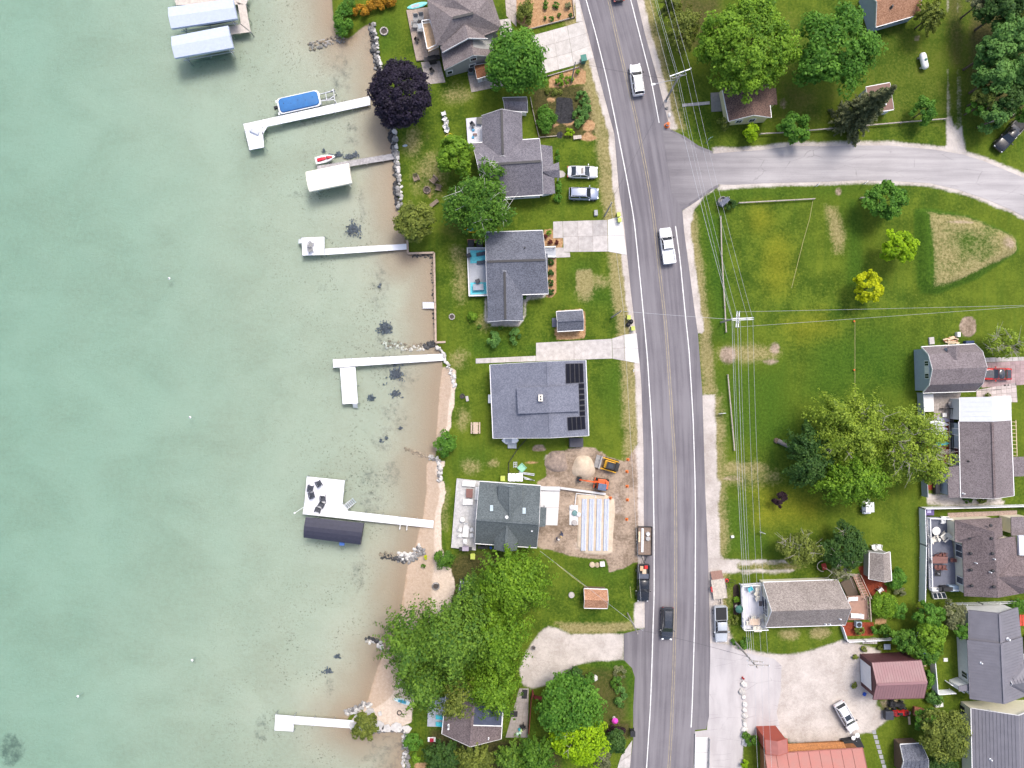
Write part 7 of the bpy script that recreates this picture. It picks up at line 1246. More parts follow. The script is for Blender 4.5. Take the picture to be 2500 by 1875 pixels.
fence('log rail fence running beside the road south of the side street', q('Z7', 580, 480, 590, 830, 630, 1515), .6, LOG, 'rail', gap=4.6); fence('log rail fence along the side street corner', q('Z7', 745, 358, 1420, 322), .6, LOG, 'rail', gap=3.2); fence('log rail fence by the road near the white sign', q('Y3', 460, 720, 520, 1395), .6, LOG, 'rail', gap=4); fence('thin rail fence north of the side street', q('Z3', 1675, 1215, 2050, 1195)[:2] + q('Z4', 240, 1187, 1100, 1112, 1495, 1080), .7, LOG, 'rail', gap=6); fence('short log rail beside the round bright maple', q('Z7', 1838, 312, 1930, 310), .6, LOG, 'rail'); fence('stub of rail fence at the wood edge', q('Z4', 1830, 1130, 2120, 1038), .8, LOG, 'rail')
fence('low timber border round the vegetable garden', q('W2', 1015, 60, 1045, 230, 1100, 480, 1145, 655, 1400, 632), .3, LOG, 'board', gap=1.8); fence('timber edging of the orange bark bed', q('Z2', 1450, 268, 1852, 162, 1832, -40), .35, LOG, 'board', gap=2.4); fence('low concrete curb south of the pale driveway', q('Z2', 1440, 712, 1610, 690, 1890, 610), .3, CONC, 'board', gap=2.6)
fence('black silt edging snaking past the stacked white dock parts', q('Y7', 690, 440, 690, 250, 780, 110, 870, 10), .3, PLASTIC, 'board', gap=1.6); fence('black iron railing above the paddle boards', q('Y5', 915, 298, 1062, 298, 1085, 1125), .9, DARKM, 'picket', gap=2.2)
fence('white low wall beside the concrete walk at the road', q('X3', 428, 1285, 420, 1900), .3, CONCW, 'board', gap=2.4); fence('low rail behind the concrete road walk', q('X3', 575, 1330, 560, 1850), .8, STEEL, 'picket', gap=2)
# ================================================================ YARD THINGS
def chair_template(kind, mat):
    t = thing('chair', 'chair', 'chair', (0, 0, -50)); o = Vector((0, 0, -50)); V = lambda x, y, z: o + Vector((x, y, z))
    if kind == 'adirondack':
        for i in range(5): MB().bar(V(-.25 + i * .125, -.25, .33), V(-.25 + i * .125, .3, .22), .11, .03).build('seat_slat', mat, t)
        for i in range(5): MB().bar(V(-.24 + i * .12, .26, .2), V(-.28 + i * .14, .55, 1.0 - abs(i - 2) * .06), .1, .03).build('back_slat', mat, t)
        for s in (1, -1): MB().bar(V(s * .36, -.32, .55), V(s * .36, .38, .52), .14, .03).build('armrest', mat, t); MB().bar(V(s * .33, -.28, 0), V(s * .33, -.28, .54), .08).build('leg', mat, t); MB().bar(V(s * .31, -.1, .25), V(s * .31, .62, 0), .06, .1).build('leg', mat, t)
    else:
        MB().box(V(0, 0, .43), (.52, .5, .06)).build('seat', mat, t, bevel=.02); MB().bar(V(0, .25, .45), V(0, .36, .95), .5, .05).build('backrest', mat, t, bevel=.02)
        for x in (-.23, .23):
            for y in (-.22, .24): MB().bar(V(x, y, 0), V(x, y, .43), .04).build('leg', mat, t)
            MB().bar(V(x * 1.12, -.24, .64), V(x * 1.12, .3, .64), .06, .03).build('armrest', mat, t); MB().bar(V(x * 1.12, -.22, .43), V(x * 1.12, -.22, .64), .035).build('arm_post', mat, t)
    return t
TPL = {}
def chair(kind, mat, px, py, z, face, label, group=None, sc_=1.0):
    k = (kind, mat.name); p = P(px, py, z)
    if k not in TPL: TPL[k] = chair_template(kind, mat); o = TPL[k]; o.location = p; o.rotation_euler.z = R(face); tag(o, label, 'chair', group); o.scale = (sc_,) * 3; return o
    o = copy_tree(TPL[k], None, p, R(face), label, group, sc_)
    if not group and 'group' in o: del o['group']
    return o
CH = {'dark': M('chair_dark', (.05, .055, .07), .6), 'grey': M('chair_grey', (.3, .3, .3), .7), 'white': M('chair_white', (.66, .66, .65), .6), 'wood': M('chair_wood', (.22, .17, .13), .85, .2, 4), 'turq': M('chair_turquoise', (.06, .42, .5), .6), 'cream': M('chair_cream', (.6, .57, .5), .7), 'black': M('chair_black', (.02, .02, .022), .6), 'maroon': M('chair_maroon', (.16, .07, .06), .7)}
for (x, y), f in zip(((350, 212), (265, 262), (275, 338), (398, 390), (382, 452), (343, 508)), (205, 165, 190, 5, 330, 340)): chair('adirondack', CH['dark'], *q('Y6', x, y)[0], .02, f, 'dark slatted armchair on the wide white dock platform', 'dark chairs on the wide dock', 1.1)
for (x, y), f in zip(((408, 945), (403, 990)), (150, 190)): chair('adirondack', CH['grey'], *q('Z5', x, y)[0], .02, f, 'grey slatted armchair on the square dock platform', 'grey chairs on the square dock platform')
for (x, y), f, lb in zip(((1355, 360), (1508, 368), (1545, 440)), (20, 230, 260), ('brown wooden armchair facing the fire ring from the shore side', 'brown wooden double seat facing the fire ring from the house side', 'brown wooden armchair half under the birch by the fire ring')): chair('adirondack', CH['wood'], *q('Z5', x, y)[0], 0, f, lb, None, 1.3 if 'double' in lb else 1.1)
for i, (x, y) in enumerate(((678, 1035), (685, 1083), (698, 1118), (692, 1155), (707, 1187))): chair('patio', CH['white'], *q('Z2', x, y)[0], 0, 200 + i * 35, 'white plastic chair in the row on the lawn under the purple tree', 'white chairs in a row on the lawn', 1.15)
for i, (x, y) in enumerate(((250, 895), (300, 940), (300, 1000), (240, 1055), (190, 940), (190, 1000))): chair('patio', CH['white'], *q('Y7', x, y)[0], .5, (0, 280, 280, 180, 80, 80)[i], 'pale wire chair round the white table on the silver deck', 'pale chairs on the silver deck')
for i, (x, y, f, lb) in enumerate(((245, 385, 30, 'turquoise cushioned chair on the white front deck'), (370, 380, 0, 'white cushioned seat beside the turquoise chair'), (350, 450, 60, 'cream armchair in the middle of the white front deck'), (370, 545, 20, 'cream armchair facing the glass doors'))): chair('patio', CH['turq'] if i == 0 else CH['cream'], *q('W4', x + 20, y)[0], 1.02, f, lb, None, 1.3)
for i, (x, y, f) in enumerate(((315, 870, 0), (455, 855, 0), (235, 955, 90), (490, 970, 270), (350, 1040, 180), (415, 1040, 180))): chair('patio', CH['cream'], *q('W4', x, y)[0], 1.02, f, 'cream chair at the tan dining table on the white deck', 'chairs at the tan dining table', 1.1)
for i, (x, y, f) in enumerate(((830, 985, 0), (900, 965, 0), (960, 965, 0), (830, 1150, 180), (895, 1150, 180), (955, 1150, 180), (770, 1060, 90), (1075, 1045, 270))): chair('patio', CH['maroon'], *q('X1', x, y)[0], 1.22, f, 'dark chair at the brown dining table on the slate deck', 'chairs at the brown dining table')
for x, y, f, lb in ((800, 735, 20, 'cream lounge chair beside the round white table on the slate deck'), (945, 695, 310, 'cream chaise chair facing the cream house wall')): chair('adirondack', CH['cream'], *q('X1', x, y)[0], 1.22, f, lb, None, 1.4)
for x, y, f, lb in ((430, 190, 0, 'cushioned chair on the weathered deck, beside its twin'), (478, 178, 0, 'second cushioned chair on the weathered deck'), (425, 245, 90, 'cushioned chair at the end of the grey deck table'), (470, 290, 180, 'cushioned chair below the balcony')): chair('patio', CH['grey'], *q('Z2', x, y)[0], .36, f, lb, None, 1.4)
for x, y, f, lb in ((575, 650, 40, 'black square armchair on the stone patio'), (440, 375, 60, 'small dark stool chair at the deck edge')): chair('patio', CH['black'], *q('Z2', x, y)[0], .05 if x > 500 else .36, f, lb)
for x, y, lb in ((1900, 1280, 'dark reclining chair by the stone patio of the grey deck'), (430, 1280, 'dark armchair with a cup rest on the turquoise rug'), (350, 1050, 'small dark chair on the deck corner')):
    if x < 500: chair('patio', CH['dark'], *q('Z6', x, y)[0], .62, 200, lb, None, 1.2)
chair('patio', CH['black'], *q('X5', 1885, 1195)[0], .05, 300, 'black folding chair on the terrace near the balloons', None, 1.3); chair('patio', CH['dark'], *q('W2', 150, 480)[0], .52, 40, 'dark round chair on the white lakeside deck', None, 1.1)
def table(label, quad, z0, h, mat, legm=None, cat='table', name='table', slat=0):
    A, B, C, D = [P(x, y, z0 + h) for x, y in quad]; c = (A + B + C + D) / 4; t = thing(name, label, cat, (c.x, c.y, z0))
    if slat:
        for i in range(slat): a, b = i / slat, (i + .88) / slat; MB().slab([A.lerp(D, a), B.lerp(C, a), B.lerp(C, b), A.lerp(D, b)], .05).build('slat', mat, t)
    else: MB().slab([A, B, C, D], .06).build('table_top', mat, t)
    for p in (A, B, C, D): p = p.lerp(c, .12); MB().bar((p.x, p.y, z0), (p.x, p.y, z0 + h - .05), .07).build('leg', legm or mat, t)
    return t
TBW = M('table_white', (.68, .67, .64), .5); TBB = M('table_brown', (.2, .1, .085), .6, .1)
table('white dining table on the silver deck', q('Y7', 220, 910, 280, 915, 268, 1030, 205, 1022), .5, .72, TBW); table('tan dining table on the white front deck', q('W4', 272, 905, 455, 905, 455, 1012, 272, 1012), 1.0, .74, M('table_tan', (.52, .4, .3), .6)); table('brown slatted dining table on the slate deck', q('X1', 802, 1005, 1040, 1008, 1032, 1112, 800, 1112), 1.2, .74, TBB, slat=5); table('grey table on the turquoise rug', q('Z6', 385, 1305, 478, 1300, 482, 1355, 388, 1360), .6, .7, M('table_grey', (.27, .3, .35), .6)); table('grey glass table on the weathered deck', q('Z2', 438, 215, 520, 198, 530, 240, 450, 262), .35, .7, M('table_glassy', (.34, .38, .42), .3)); table('white long bench table on the silver deck', q('Y7', 212, 440, 345, 448, 340, 505, 205, 495), .5, .5, TBW, name='bench', cat='bench'); table('white side bench against the dormered house', q('Y7', 345, 505, 382, 507, 372, 640, 335, 636), .5, .5, TBW, name='bench', cat='bench'); table('brown square fire table on the silver deck', q('Y7', 248, 525, 318, 528, 312, 620, 245, 615), .5, .5, TBB, name='fire_table'); table('white low table pair on the silver deck', q('Y7', 213, 630, 318, 632, 315, 692, 210, 690), .5, .45, TBW)
table('white board table on the paved court', q('Y5', 648, 82, 815, 78, 822, 345, 655, 350), .05, .9, TBW); table('small white square table above the paddle boards', q('Y5', 958, 368, 1022, 366, 1022, 430, 958, 432), .05, .5, TBW); table('blue framed side table beside the paddle boards', q('Y5', 985, 708, 1042, 708, 1042, 768, 985, 768), .05, .45, M('table_blue', (.3, .5, .55), .5), slat=4); table('grey wooden bench at the garden end', q('Z2', 1842, 1222, 1915, 1215, 1918, 1245, 1845, 1255), 0, .45, WOODG, name='bench', cat='bench', slat=3); table('grey slatted bench by the fire ring under the birch', q('Z5', 1465, 590, 1535, 535, 1555, 560, 1490, 615), 0, .45, CH['wood'], name='bench', cat='bench', slat=4); table('white slatted bench on the L shaped dock end', q('Z1', 848, 1148, 932, 1182, 918, 1212, 838, 1175), TOP, .42, ALU, name='bench', cat='bench', slat=4); table('low brown table on the white lakeside deck', q('W2', 150, 590, 205, 585, 210, 605, 165, 612), .5, .4, TBB); table('long grey planter bench on the white lakeside deck', q('W2', 205, 345, 285, 345, 285, 445, 205, 445), .5, .55, M('planter_grey', (.12, .12, .12), .7), name='bench', cat='bench')
def round_table(label, k, x, y, z0, r, h, mat): p = P1(k, x, y, z0); t = thing('round_table', label, 'table', p); MB().lathe(p + Vector((0, 0, h - .06)), [(r * .97, 0), (r, .02), (r, .05), (r * .96, .06)], 24).build('table_top', mat, t, True); MB().cyl(p, .05, h - .05, 10).build('column', mat, t); MB().lathe(p, [(r * .45, 0), (r * .42, .04), (.06, .07)], 16).build('base', mat, t)
round_table('large round white table on the slate deck', 'X1', 818, 595, 1.2, .62, .72, TBW); round_table('tiny round white table between the cream deck chairs', 'X1', 876, 733, 1.2, .24, .5, TBW); round_table('round white table on the silver deck', 'Y7', 212, 838, .5, .36, .7, TBW); round_table('round stone table in the paved court', 'Y5', 1055, 225, .05, .4, .5, CONC)
def rug(label, k, pts, mat, z): tag(MB().slab([P1(k, a_, b_, z) for a_, b_ in pts], .008).build('rug', mat, at=P1(k, *pts[0], z - .008)), label, 'rug')
TQ = M('rug_turquoise', (.12, .5, .58), .9, .2, 5); rug('turquoise striped rug under the dark loungers', 'Z6', ((360, 1000), (498, 998), (500, 1110), (362, 1118)), TQ, .615); rug('turquoise striped rug under the grey table', 'Z6', ((362, 1290), (512, 1285), (516, 1390), (364, 1398)), TQ, .615); rug('dark door mat on the white front deck', 'W4', ((435, 605), (490, 605), (490, 690), (435, 690)), M('mat_grey', (.16, .14, .14), .95), 1.015); rug('black mat on the terrace path', 'X5', ((1880, 812), (1938, 815), (1930, 912), (1872, 910)), M('mat_black', (.03, .03, .033), .95), .075); rug('black mat in the middle of the terrace', 'X5', ((1745, 1045), (1830, 1045), (1828, 1108), (1743, 1105)), M('mat_black', (.03, .03, .033)), .075)
def lounger(label, k, quad, z0, mat, group=None):
    A, B, C, D = [P1(k, *v, z0 + .35) for v in quad]; c = (A + B + C + D) / 4; t = thing('lounger', label, 'lounger', (c.x, c.y, z0), 0, group); up = Vector((0, 0, .35))
    MB().slab([A.lerp(B, .35), B, C, D.lerp(C, .35)], .1).build('cushion', mat, t, bevel=.03); MB().slab([A + up, A.lerp(B, .35), D.lerp(C, .35), D + up], .1).build('backrest', mat, t, bevel=.03)
    for p in (A.lerp(B, .1), B, C, D.lerp(C, .1)): p = p.lerp(c, .08); MB().bar((p.x, p.y, z0), (p.x, p.y, z0 + .28), .06).build('leg', mat, t)
LD = M('lounger_dark', (.06, .07, .09), .7); lounger('dark lounger on the turquoise rug, nearer the white end rail', 'Z6', ((498, 1008), (415, 1022), (418, 1052), (498, 1042)), .6, LD); lounger('dark lounger on the deck below the turquoise rug', 'Z6', ((498, 1088), (420, 1096), (422, 1124), (498, 1122)), .6, LD); lounger('turquoise lounger on the grey deck, closer to the pine', 'X5', ((1030, 1085), (945, 1090), (945, 1135), (1030, 1138)), .5, CH['turq']); lounger('turquoise lounger on the grey deck, closer to the barrow', 'X5', ((1035, 1165), (945, 1165), (945, 1208), (1032, 1220)), .5, CH['turq'])
lounger('white lounger on the brown deck beside the rail', 'Y8', ((1870, 1358), (1760, 1355), (1762, 1398), (1868, 1400)), 1.3, CH['white']); lounger('white lounger on the brown deck against the house', 'Y8', ((1728, 1208), (1825, 1208), (1823, 1242), (1728, 1245)), 1.3, CH['white'])
t = thing('picnic_table', 'pale wooden picnic table with two benches on the lake lawn', 'picnic table', P1('Y1', 2040, 1172)); PT = M('picnic_wood', (.5, .39, .3), .85, .15, 4)
for x0, x1, z in ((1988, 2004, .45), (2074, 2090, .45)): MB().slab([P1('Y1', a_, b_, z) for a_, b_ in ((x0, 1110), (x1, 1110), (x1, 1232), (x0, 1232))], .05).build('bench_plank', PT, t)
for i in range(4): MB().slab([P1('Y1', 2014 + i * 13 + e, b_, .75) for e, b_ in ((0, 1110), (12, 1110), (12, 1234), (0, 1234))], .05).build('top_plank', PT, t)
for y in (1130, 1212):
    for s in (1, -1): MB().bar(P1('Y1', 2039 + s * 10, y, .7), P1('Y1', 2039 + s * 38, y, 0), .09, .05).build('leg', PT, t)
    MB().bar(P1('Y1', 1992, y, .4), P1('Y1', 2086, y, .4), .06, .1).build('crossbar', PT, t)
def fire_ring(label, k, x, y, r, m, n=14, z=0.0):
    p = P1(k, x, y, z); t = thing('fire_ring', label, 'fire pit', p)
    for i in range(n): a_ = i * 6.283 / n; MB().box(p + Vector((math.cos(a_) * r, math.sin(a_) * r, .13)), (r * .36, 6.283 * r / n * .9, .28), a_).build('stone', m, t, bevel=.03)
    MB().lathe(p, [(r * .82, 0), (r * .8, .06), (.05, .09)], 16).build('ash', M('ash', (.07, .06, .055), .95, .4, 8), t)
RING = M('ring_stone', (.42, .38, .35), .9, .15, 4, random=.25); fire_ring('round block fire ring on the north lawn by the stone shore', 'Z2', 140, 285, .55, RING); fire_ring('stone fire ring between the wooden armchairs', 'Z5', 1448, 458, .5, M('ring_brown', (.22, .17, .14), .9, random=.3)); fire_ring('pale stone fire ring near the round vivid bush', 'Z5', 1672, 1598, .4, RING, 9); fire_ring('small black fire ring on the lake lawn beside a block', 'Y1', 1898, 828, .33, SDK, 10); fire_ring('stone fire ring on the pale beach below the hedge of pines', 'Y6', 1612, 1330, .5, SG, 11, -.02); fire_ring('dark metal fire bowl on the beach near the kayak', 'X5', 555, 1058, .32, DARKM, 10, -.1); fire_ring('round brick planter ring at the gravel drive edge', 'X4', 452, 360, .3, SG, 9)
def bin_(label, k, x, y, lid, bodym, rz=0, s=1.0, group=None):
    p = P1(k, x, y); t = thing('wheelie_bin', label, 'bin', p, rz, group); T = lambda a_, b_, c_: p + Matrix.Rotation(rz, 3, 'Z') @ Vector((a_ * s, b_ * s, c_ * s))
    MB().loft([[T(a_ * w_, b_ * w_, z) for a_, b_ in ((-.27, -.3), (.27, -.3), (.27, .3), (-.27, .3))] for w_, z in ((.8, .08), (1, 1.0))]).build('body', bodym, t); MB().box(T(0, 0, 1.04), (.62 * s, .7 * s, .09 * s), rz).build('lid', lid, t, bevel=.03); MB().bar(T(-.28, .36, .98), T(.28, .36, .98), .05).build('handle', bodym, t)
    for a_ in (-.26, .26): MB().wheel(T(a_, .28, .12), .12, .06, Matrix.Rotation(rz, 3, 'Z') @ Vector((1, 0, 0)), 10).build('wheel', TYRE, t)
LIME = M('bin_lime', (.4, .46, .09), .5); BLK = M('bin_black', (.025, .026, .03), .6); GRN = M('bin_green', (.03, .16, .13), .55); GRY = M('bin_grey', (.12, .13, .14), .6)
bin_('lime lidded bin at the drive mouth, farther from the house drive slab', 'Z6', 1690, 690, LIME, LIME, .1, .9); bin_('lime lidded bin standing on the white drive apron', 'Z6', 1698, 738, LIME, LIME, .1, .9); bin_('lime lidded bin by the thin service pole', 'Y2', 1915, 250, LIME, LIME, 0, .9); bin_('lime lidded bin beside the second drive apron', 'Y2', 1960, 368, LIME, LIME, .1, .9); bin_('lime green bin between the house and the stacked dock parts', 'Y7', 628, 408, LIME, LIME, 0, 1.1); bin_('lime green bin at the south corner of the silver deck', 'Y7', 320, 1210, LIME, LIME, 0, 1.15); bin_('dark green bin at the roadside end of the pale driveway', 'Z2', 1928, 560, GRN, GRN, .2, 1.4); bin_('black bin against the brick steps, outer of the pair', 'Z6', 372, 955, BLK, BLK, 0, 1.5); bin_('black bin against the brick steps, inner of the pair', 'Z6', 450, 955, BLK, BLK, 0, 1.5); bin_('black bin at the road edge in front of the brown thicket', 'X4', 1512, 1250, BLK, BLK, 0, 1.2)
for x, y, lb in ((1945, 290, 'tied black rubbish bag beside the lime bins'), (1915, 322, 'larger black rubbish bag beside the lime bins')): p = P1('Y2', x, y); tag(MB().lathe(p, [(.2, 0), (.36, .12), (.38, .3), (.24, .48), (.06, .56), (.1, .64)], 9).build('rubbish_bag', M('bag_black', (.02, .02, .022), .35, .1), at=p, smooth=True), lb, 'bag')
paving('steps', [(q('Z6', 335, 900, 465, 896, 468, 930, 338, 936), 4, 1)], M('brick_red', (.38, .16, .11), .9, random=.15), z=.2, piece='brick')
def board(label, k, a, b, w_, mat, z0, h=.16, name='paddle_board', extra=None, cat='paddle board', group=None):
    A, B = P1(k, *a, z0), P1(k, *b, z0); ang = math.atan2(B.y - A.y, B.x - A.x); c = (A + B) / 2; L = (B - A).length; t = thing(name, label, cat, c, ang, group); T = lambda x, y, z: c + Matrix.Rotation(ang, 3, 'Z') @ Vector((x * L / 2, y * w_ / 2, z))
    MB().loft([[T(x, y * ww, z) for y, z in ((-1, h * .55), (-.7, .03), (.7, .03), (1, h * .55), (.7, h), (-.7, h))] for x, ww in ((-1, .12), (-.85, .5), (-.5, .9), (0, 1), (.5, .9), (.85, .5), (1, .08))]).build('hull', mat, t, True)
    if extra == 'kayak': MB().loft([[T(x, y * ww * .6, z) for y, z in ((-1, h), (-.8, h + .06), (.8, h + .06), (1, h))] for x, ww in ((-.5, .8), (0, 1), (.35, .8))]).build('cockpit', M('cockpit_blue', (.05, .3, .42), .5), t, True)
    else: MB().box(T(-.2, 0, h + .005), (L * .4, w_ * .55, .015), ang).build('deck_pad', M('pad_grey', (.4, .42, .45), .8) if mat is not CH['turq'] else M('pad_pale', (.5, .7, .7), .8), t)
board('turquoise paddle board lying on the taupe house deck', 'Z2', (348, 75), (530, 28), .8, M('board_turquoise', (.2, .62, .6), .4), .37); board('lilac grey paddle board, first of the four on the red bark', 'Y5', (835, 445), (1060, 492), .75, M('board_lilac', (.32, .3, .4), .5), .02); 
for i, (a_, b_, lb) in enumerate((((745, 510), (1045, 550), 'white paddle board next to the lilac one'), ((735, 615), (1035, 615), 'white paddle board, middle of the white three'), ((740, 660), (1030, 690), 'white paddle board closest to the blue side table'))): board(lb, 'Y5', a_, b_, .75, PAINT['white'], .02 + .0 * i)
board('teal and white kayak beside the blue side table', 'Y5', (820, 845), (1040, 835), .75, M('kayak_teal', (.12, .5, .45), .4), .02, .28, 'kayak', 'kayak', 'kayak'); board('yellow kayak with blue seats on the lawn below the birch', 'Z5', (1765, 822), (1935, 815), .85, M('kayak_yellow', (.75, .45, .01), .4), .01, .3, 'kayak', 'kayak', 'kayak'); board('white and teal kayak drawn up on the pale beach', 'X5', (495, 905), (690, 965), .8, M('kayak_pale', (.6, .72, .7), .4), -.06, .28, 'kayak', 'kayak', 'kayak')
board('white upturned dinghy against the solar house wall', 'Y2', (555, 1570), (735, 1568), 1.3, PAINT['white'], .02, .5, 'dinghy', None, 'boat'); board('yellow foam float on the lawn beside the white chairs', 'Z2', (690, 1232), (752, 1208), .55, M('float_yellow', (.75, .5, .04), .6), .01, .12, 'foam_float', None, 'float'); board('blue and white skimboard on the dock lawn', 'Z2', (305, 1315), (350, 1308), .35, M('board_blue', (.3, .4, .5), .5), .01, .08, 'skimboard', None, 'board')
# parasols
def parasol(label, k, x, y, z0, r, mat, h=2.3): p = P1(k, x, y, z0); t = thing('parasol', label, 'parasol', p); MB().cyl(p, .03, h, 8).build('pole', STEEL, t); MB().lathe(p + Vector((0, 0, h - .5)), [(r, 0), (r * .6, .26), (r * .1, .48), (.02, .52)], 8).build('canopy', mat, t); MB().lathe(p, [(.25, 0), (.22, .07), (.05, .1)], 12).build('base', CONC, t)
parasol('green parasol in the dark bed before the white deck', 'Y8', 728, 1290, 0, .62, M('parasol_green', (.05, .14, .11), .8), 2.0); parasol('magenta parasol in the roadside garden', 'X4', 1322, 1115, 0, .5, M('parasol_magenta', (.6, .06, .42), .8), 1.6)
t = thing('closed_parasol', 'closed white parasol tilting over its black base plate', 'parasol', P1('X1', 880, 1262, 1.2)); MB().box(P1('X1', 880, 1262, 1.25), (.9, .9, .08)).build('base_plate', DARKM, t); MB().tube([P1('X1', 880, 1262, 1.25), P1('X1', 900, 1270, 2.2), P1('X1', 905, 1273, 3.4)], .12, 8, 0, .05).build('folded_canopy', CH['white'], t, True)
# grills, heat pumps, tanks
def grill(label, k, x, y, z0, rz=0.0, m=PLASTIC, s=1.0):
    p = P1(k, x, y, z0); t = thing('barbecue', label, 'grill', p, rz); T = lambda a_, b_, c_: p + Matrix.Rotation(rz, 3, 'Z') @ Vector((a_ * s, b_ * s, c_ * s)); MB().box(T(0, 0, .45), (.7 * s, .5 * s, .7 * s), rz).build('cabinet', m, t); MB().loft([[T(x_, y_ * .28, z) for y_, z in ((-1, .82), (-.8, 1.05), (.8, 1.05), (1, .82))] for x_ in (-.4, .4)]).build('lid', m, t, True)
    for a_ in (-.6, .6): MB().box(T(a_, 0, .84), (.4 * s, .45 * s, .04 * s), rz).build('side_shelf', DARKM, t)
    for a_ in (-.3, .3):
        for b_ in (-.2, .2): MB().bar(T(a_, b_, 0), T(a_, b_, .15), .05).build('caster', DARKM, t)
grill('long black covered barbecue beside the taupe house', 'Z2', 580, 560, .05, .2, PLASTIC, 1.5); grill('black barbecue at the south rail of the slate deck', 'X1', 940, 1472, 1.2, 0, PLASTIC, 1.3); grill('lilac covered barbecue at the end of the silver deck', 'Y7', 245, 1132, .5, 0, M('cover_lilac', (.32, .28, .34), .8), 1.2); grill('black covered barbecue behind the pale grey roof', 'Y6', 1950, 1245, 0, .1, PLASTIC, 1.4); grill('black barbecue under the eave of the dormered house', 'Y7', 425, 1118, .02, 0, PLASTIC, 1.0)
def unit(label, k, x, y, sx, sy, h, mat, z0=0.0, rz=0.0, fan=True, name='heat_pump', cat='air conditioner', legs=False):
    p = P1(k, x, y, z0); t = thing(name, label, cat, p, rz); MB().box(p + Vector((0, 0, h / 2)), (sx, sy, h), rz).build('case', mat, t, bevel=.03)
    if fan: MB().lathe(p + Vector((0, 0, h)), [(min(sx, sy) * .42, 0), (min(sx, sy) * .42, .03), (min(sx, sy) * .36, .035), (.05, .02)], 16).build('fan_grille', DARKM, t)
    else: MB().box(p + Vector((0, 0, h + .02)), (sx * .94, sy * .94, .05), rz).build('lid', mat, t, bevel=.02)
unit('grey heat pump beside the taupe house gable', 'Z2', 922, 655, .8, .8, .9, M('unit_grey', (.14, .17, .19), .5)); unit('pale blue heat pump beneath the brown deck', 'Y8', 1812, 1442, .85, .85, .8, M('unit_blue', (.34, .42, .5), .5)); unit('beige heat pump case beside the seam roofed house', 'X2', 1128, 1190, 1.4, 1.7, 1.3, M('unit_beige', (.42, .4, .36), .6), 0, -.1, False, 'storage_box', 'storage box'); unit('dark storage bin above the beige box', 'X2', 1110, 1118, 1.0, .9, .9, BLK, 0, 0, False, 'storage_box', 'storage box'); unit('pale blue storage chest at the slate deck rail', 'X1', 1090, 1478, 1.5, .9, .7, M('chest_blue', (.28, .36, .44), .6), 1.2, 0, False, 'deck_box', 'chest'); unit('white deck chest at the corner of the slate deck', 'X1', 810, 1500, 1.1, .55, .6, TBW, 1.2, 0, False, 'deck_box', 'chest'); unit('white chest on the gravel beside the drain field pad', 'Y7', 1658, 1300, .7, .7, .6, TBW, 0, .1, False, 'storage_box', 'box'); unit('grey tarp covered cart beside the white dinghy', 'Y2', 665, 1625, 1.35, .85, .5, M('tarp_grey', (.33, .36, .39), .8), 0, 0, False, 'covered_cart', 'cart'); unit('grey utility cabinet by the thin service pole', 'Z6', 1490, 668, .55, .85, .5, STEEL, 0, .05, False, 'utility_cabinet', 'cabinet'); unit('black double cabinet with white caps at the solar house corner', 'Y2', 1352, 1590, 2.1, 1.4, .9, M('cabinet_dark', (.06, .06, .075), .5), 0, .02, False, 'hatch_box', 'box'); unit('black water tank by the red bark bed', 'Y5', 835, 1490, .75, 2.3, .8, BLK, 0, .02, False, 'storage_box', 'box'); unit('white cooler beside the road hydrant weeds', 'Y8', 690, 662, .45, .35, .35, TBW, 0, .1, False, 'cooler', 'box'); unit('white wall unit under the solar house eave', 'Y2', 425, 1122, .5, 1.3, .8, WHITEM, 0, 0, False, 'meter_box', 'box'); unit('light grey box at the corner of the barn', 'Y4', 775, 520, .8, 1.1, .25, CONC, 0, .1, False, 'stone_block', 'block'); unit('white square plinth north of the barn', 'Y4', 1172, 425, .5, .75, .6, TBW, 0, 0, False, 'plinth', 'block'); unit('blue tool chest north of the barn wall', 'Y4', 1335, 545, 1.3, .45, .7, M('chest_navy', (.03, .05, .12), .5), 0, 0, False, 'tool_chest', 'chest'); unit('white square hatch on the tiny lawn', 'X2', 952, 684, .65, .55, .08, TBW, 0, 0, False, 'hatch', 'hatch'); unit('white tub on the lawn beside the flowering bush', 'X2', 882, 1082, 1.2, .6, .45, TBW, 0, .1, False, 'tub', 'tub'); unit('black bin store by the tall hedge tree', 'X2', 700, 1250, .7, 1.1, .9, BLK, 0, 0, False, 'storage_box', 'box'); unit('grey stone block beside the fire ring on the lake lawn', 'Y1', 1950, 855, .42, .8, .35, CONC, 0, .2, False, 'stone_block', 'block'); unit('white block seat on the beach near the fire bowl', 'X5', 348, 1062, .5, .6, .4, CONCW, -.2, .3, False, 'block_seat', 'block')
bm = thing('barrow', 'white cart with a red box beside the grey lake deck', 'cart', P1('X5', 900, 1350)); MB().box(P1('X5', 902, 1350, .3), (1.2, .65, .2)).build('tray', PAINT['white'], bm, bevel=.03); MB().box(P1('X5', 902, 1358, .5), (.6, .5, .25)).build('box', M('cooler_red', (.4, .02, .05), .5), bm, bevel=.03)
for s in (-1, 1): MB().wheel(P1('X5', 902, 1350, .18) + Vector((s * .62, 0, 0)), .18, .08, (1, 0, 0), 12).build('wheel', TYRE, bm)
p, q_ = P1('Z4', 1295, 475, .7), P1('Z4', 1328, 622, .7); dd = (q_ - p).normalized(); t = thing('propane_tank', 'white cylindrical propane tank on the north lawn', 'tank', ((p + q_) / 2) * Vector((1, 1, 0)) if 0 else Vector(((p.x + q_.x) / 2, (p.y + q_.y) / 2, 0)), math.atan2(dd.y, dd.x)); rg = []
for k, r_ in ((0, .12), (.12, .38), (.35, .48), (.5, .5)): rg.append((k, r_))
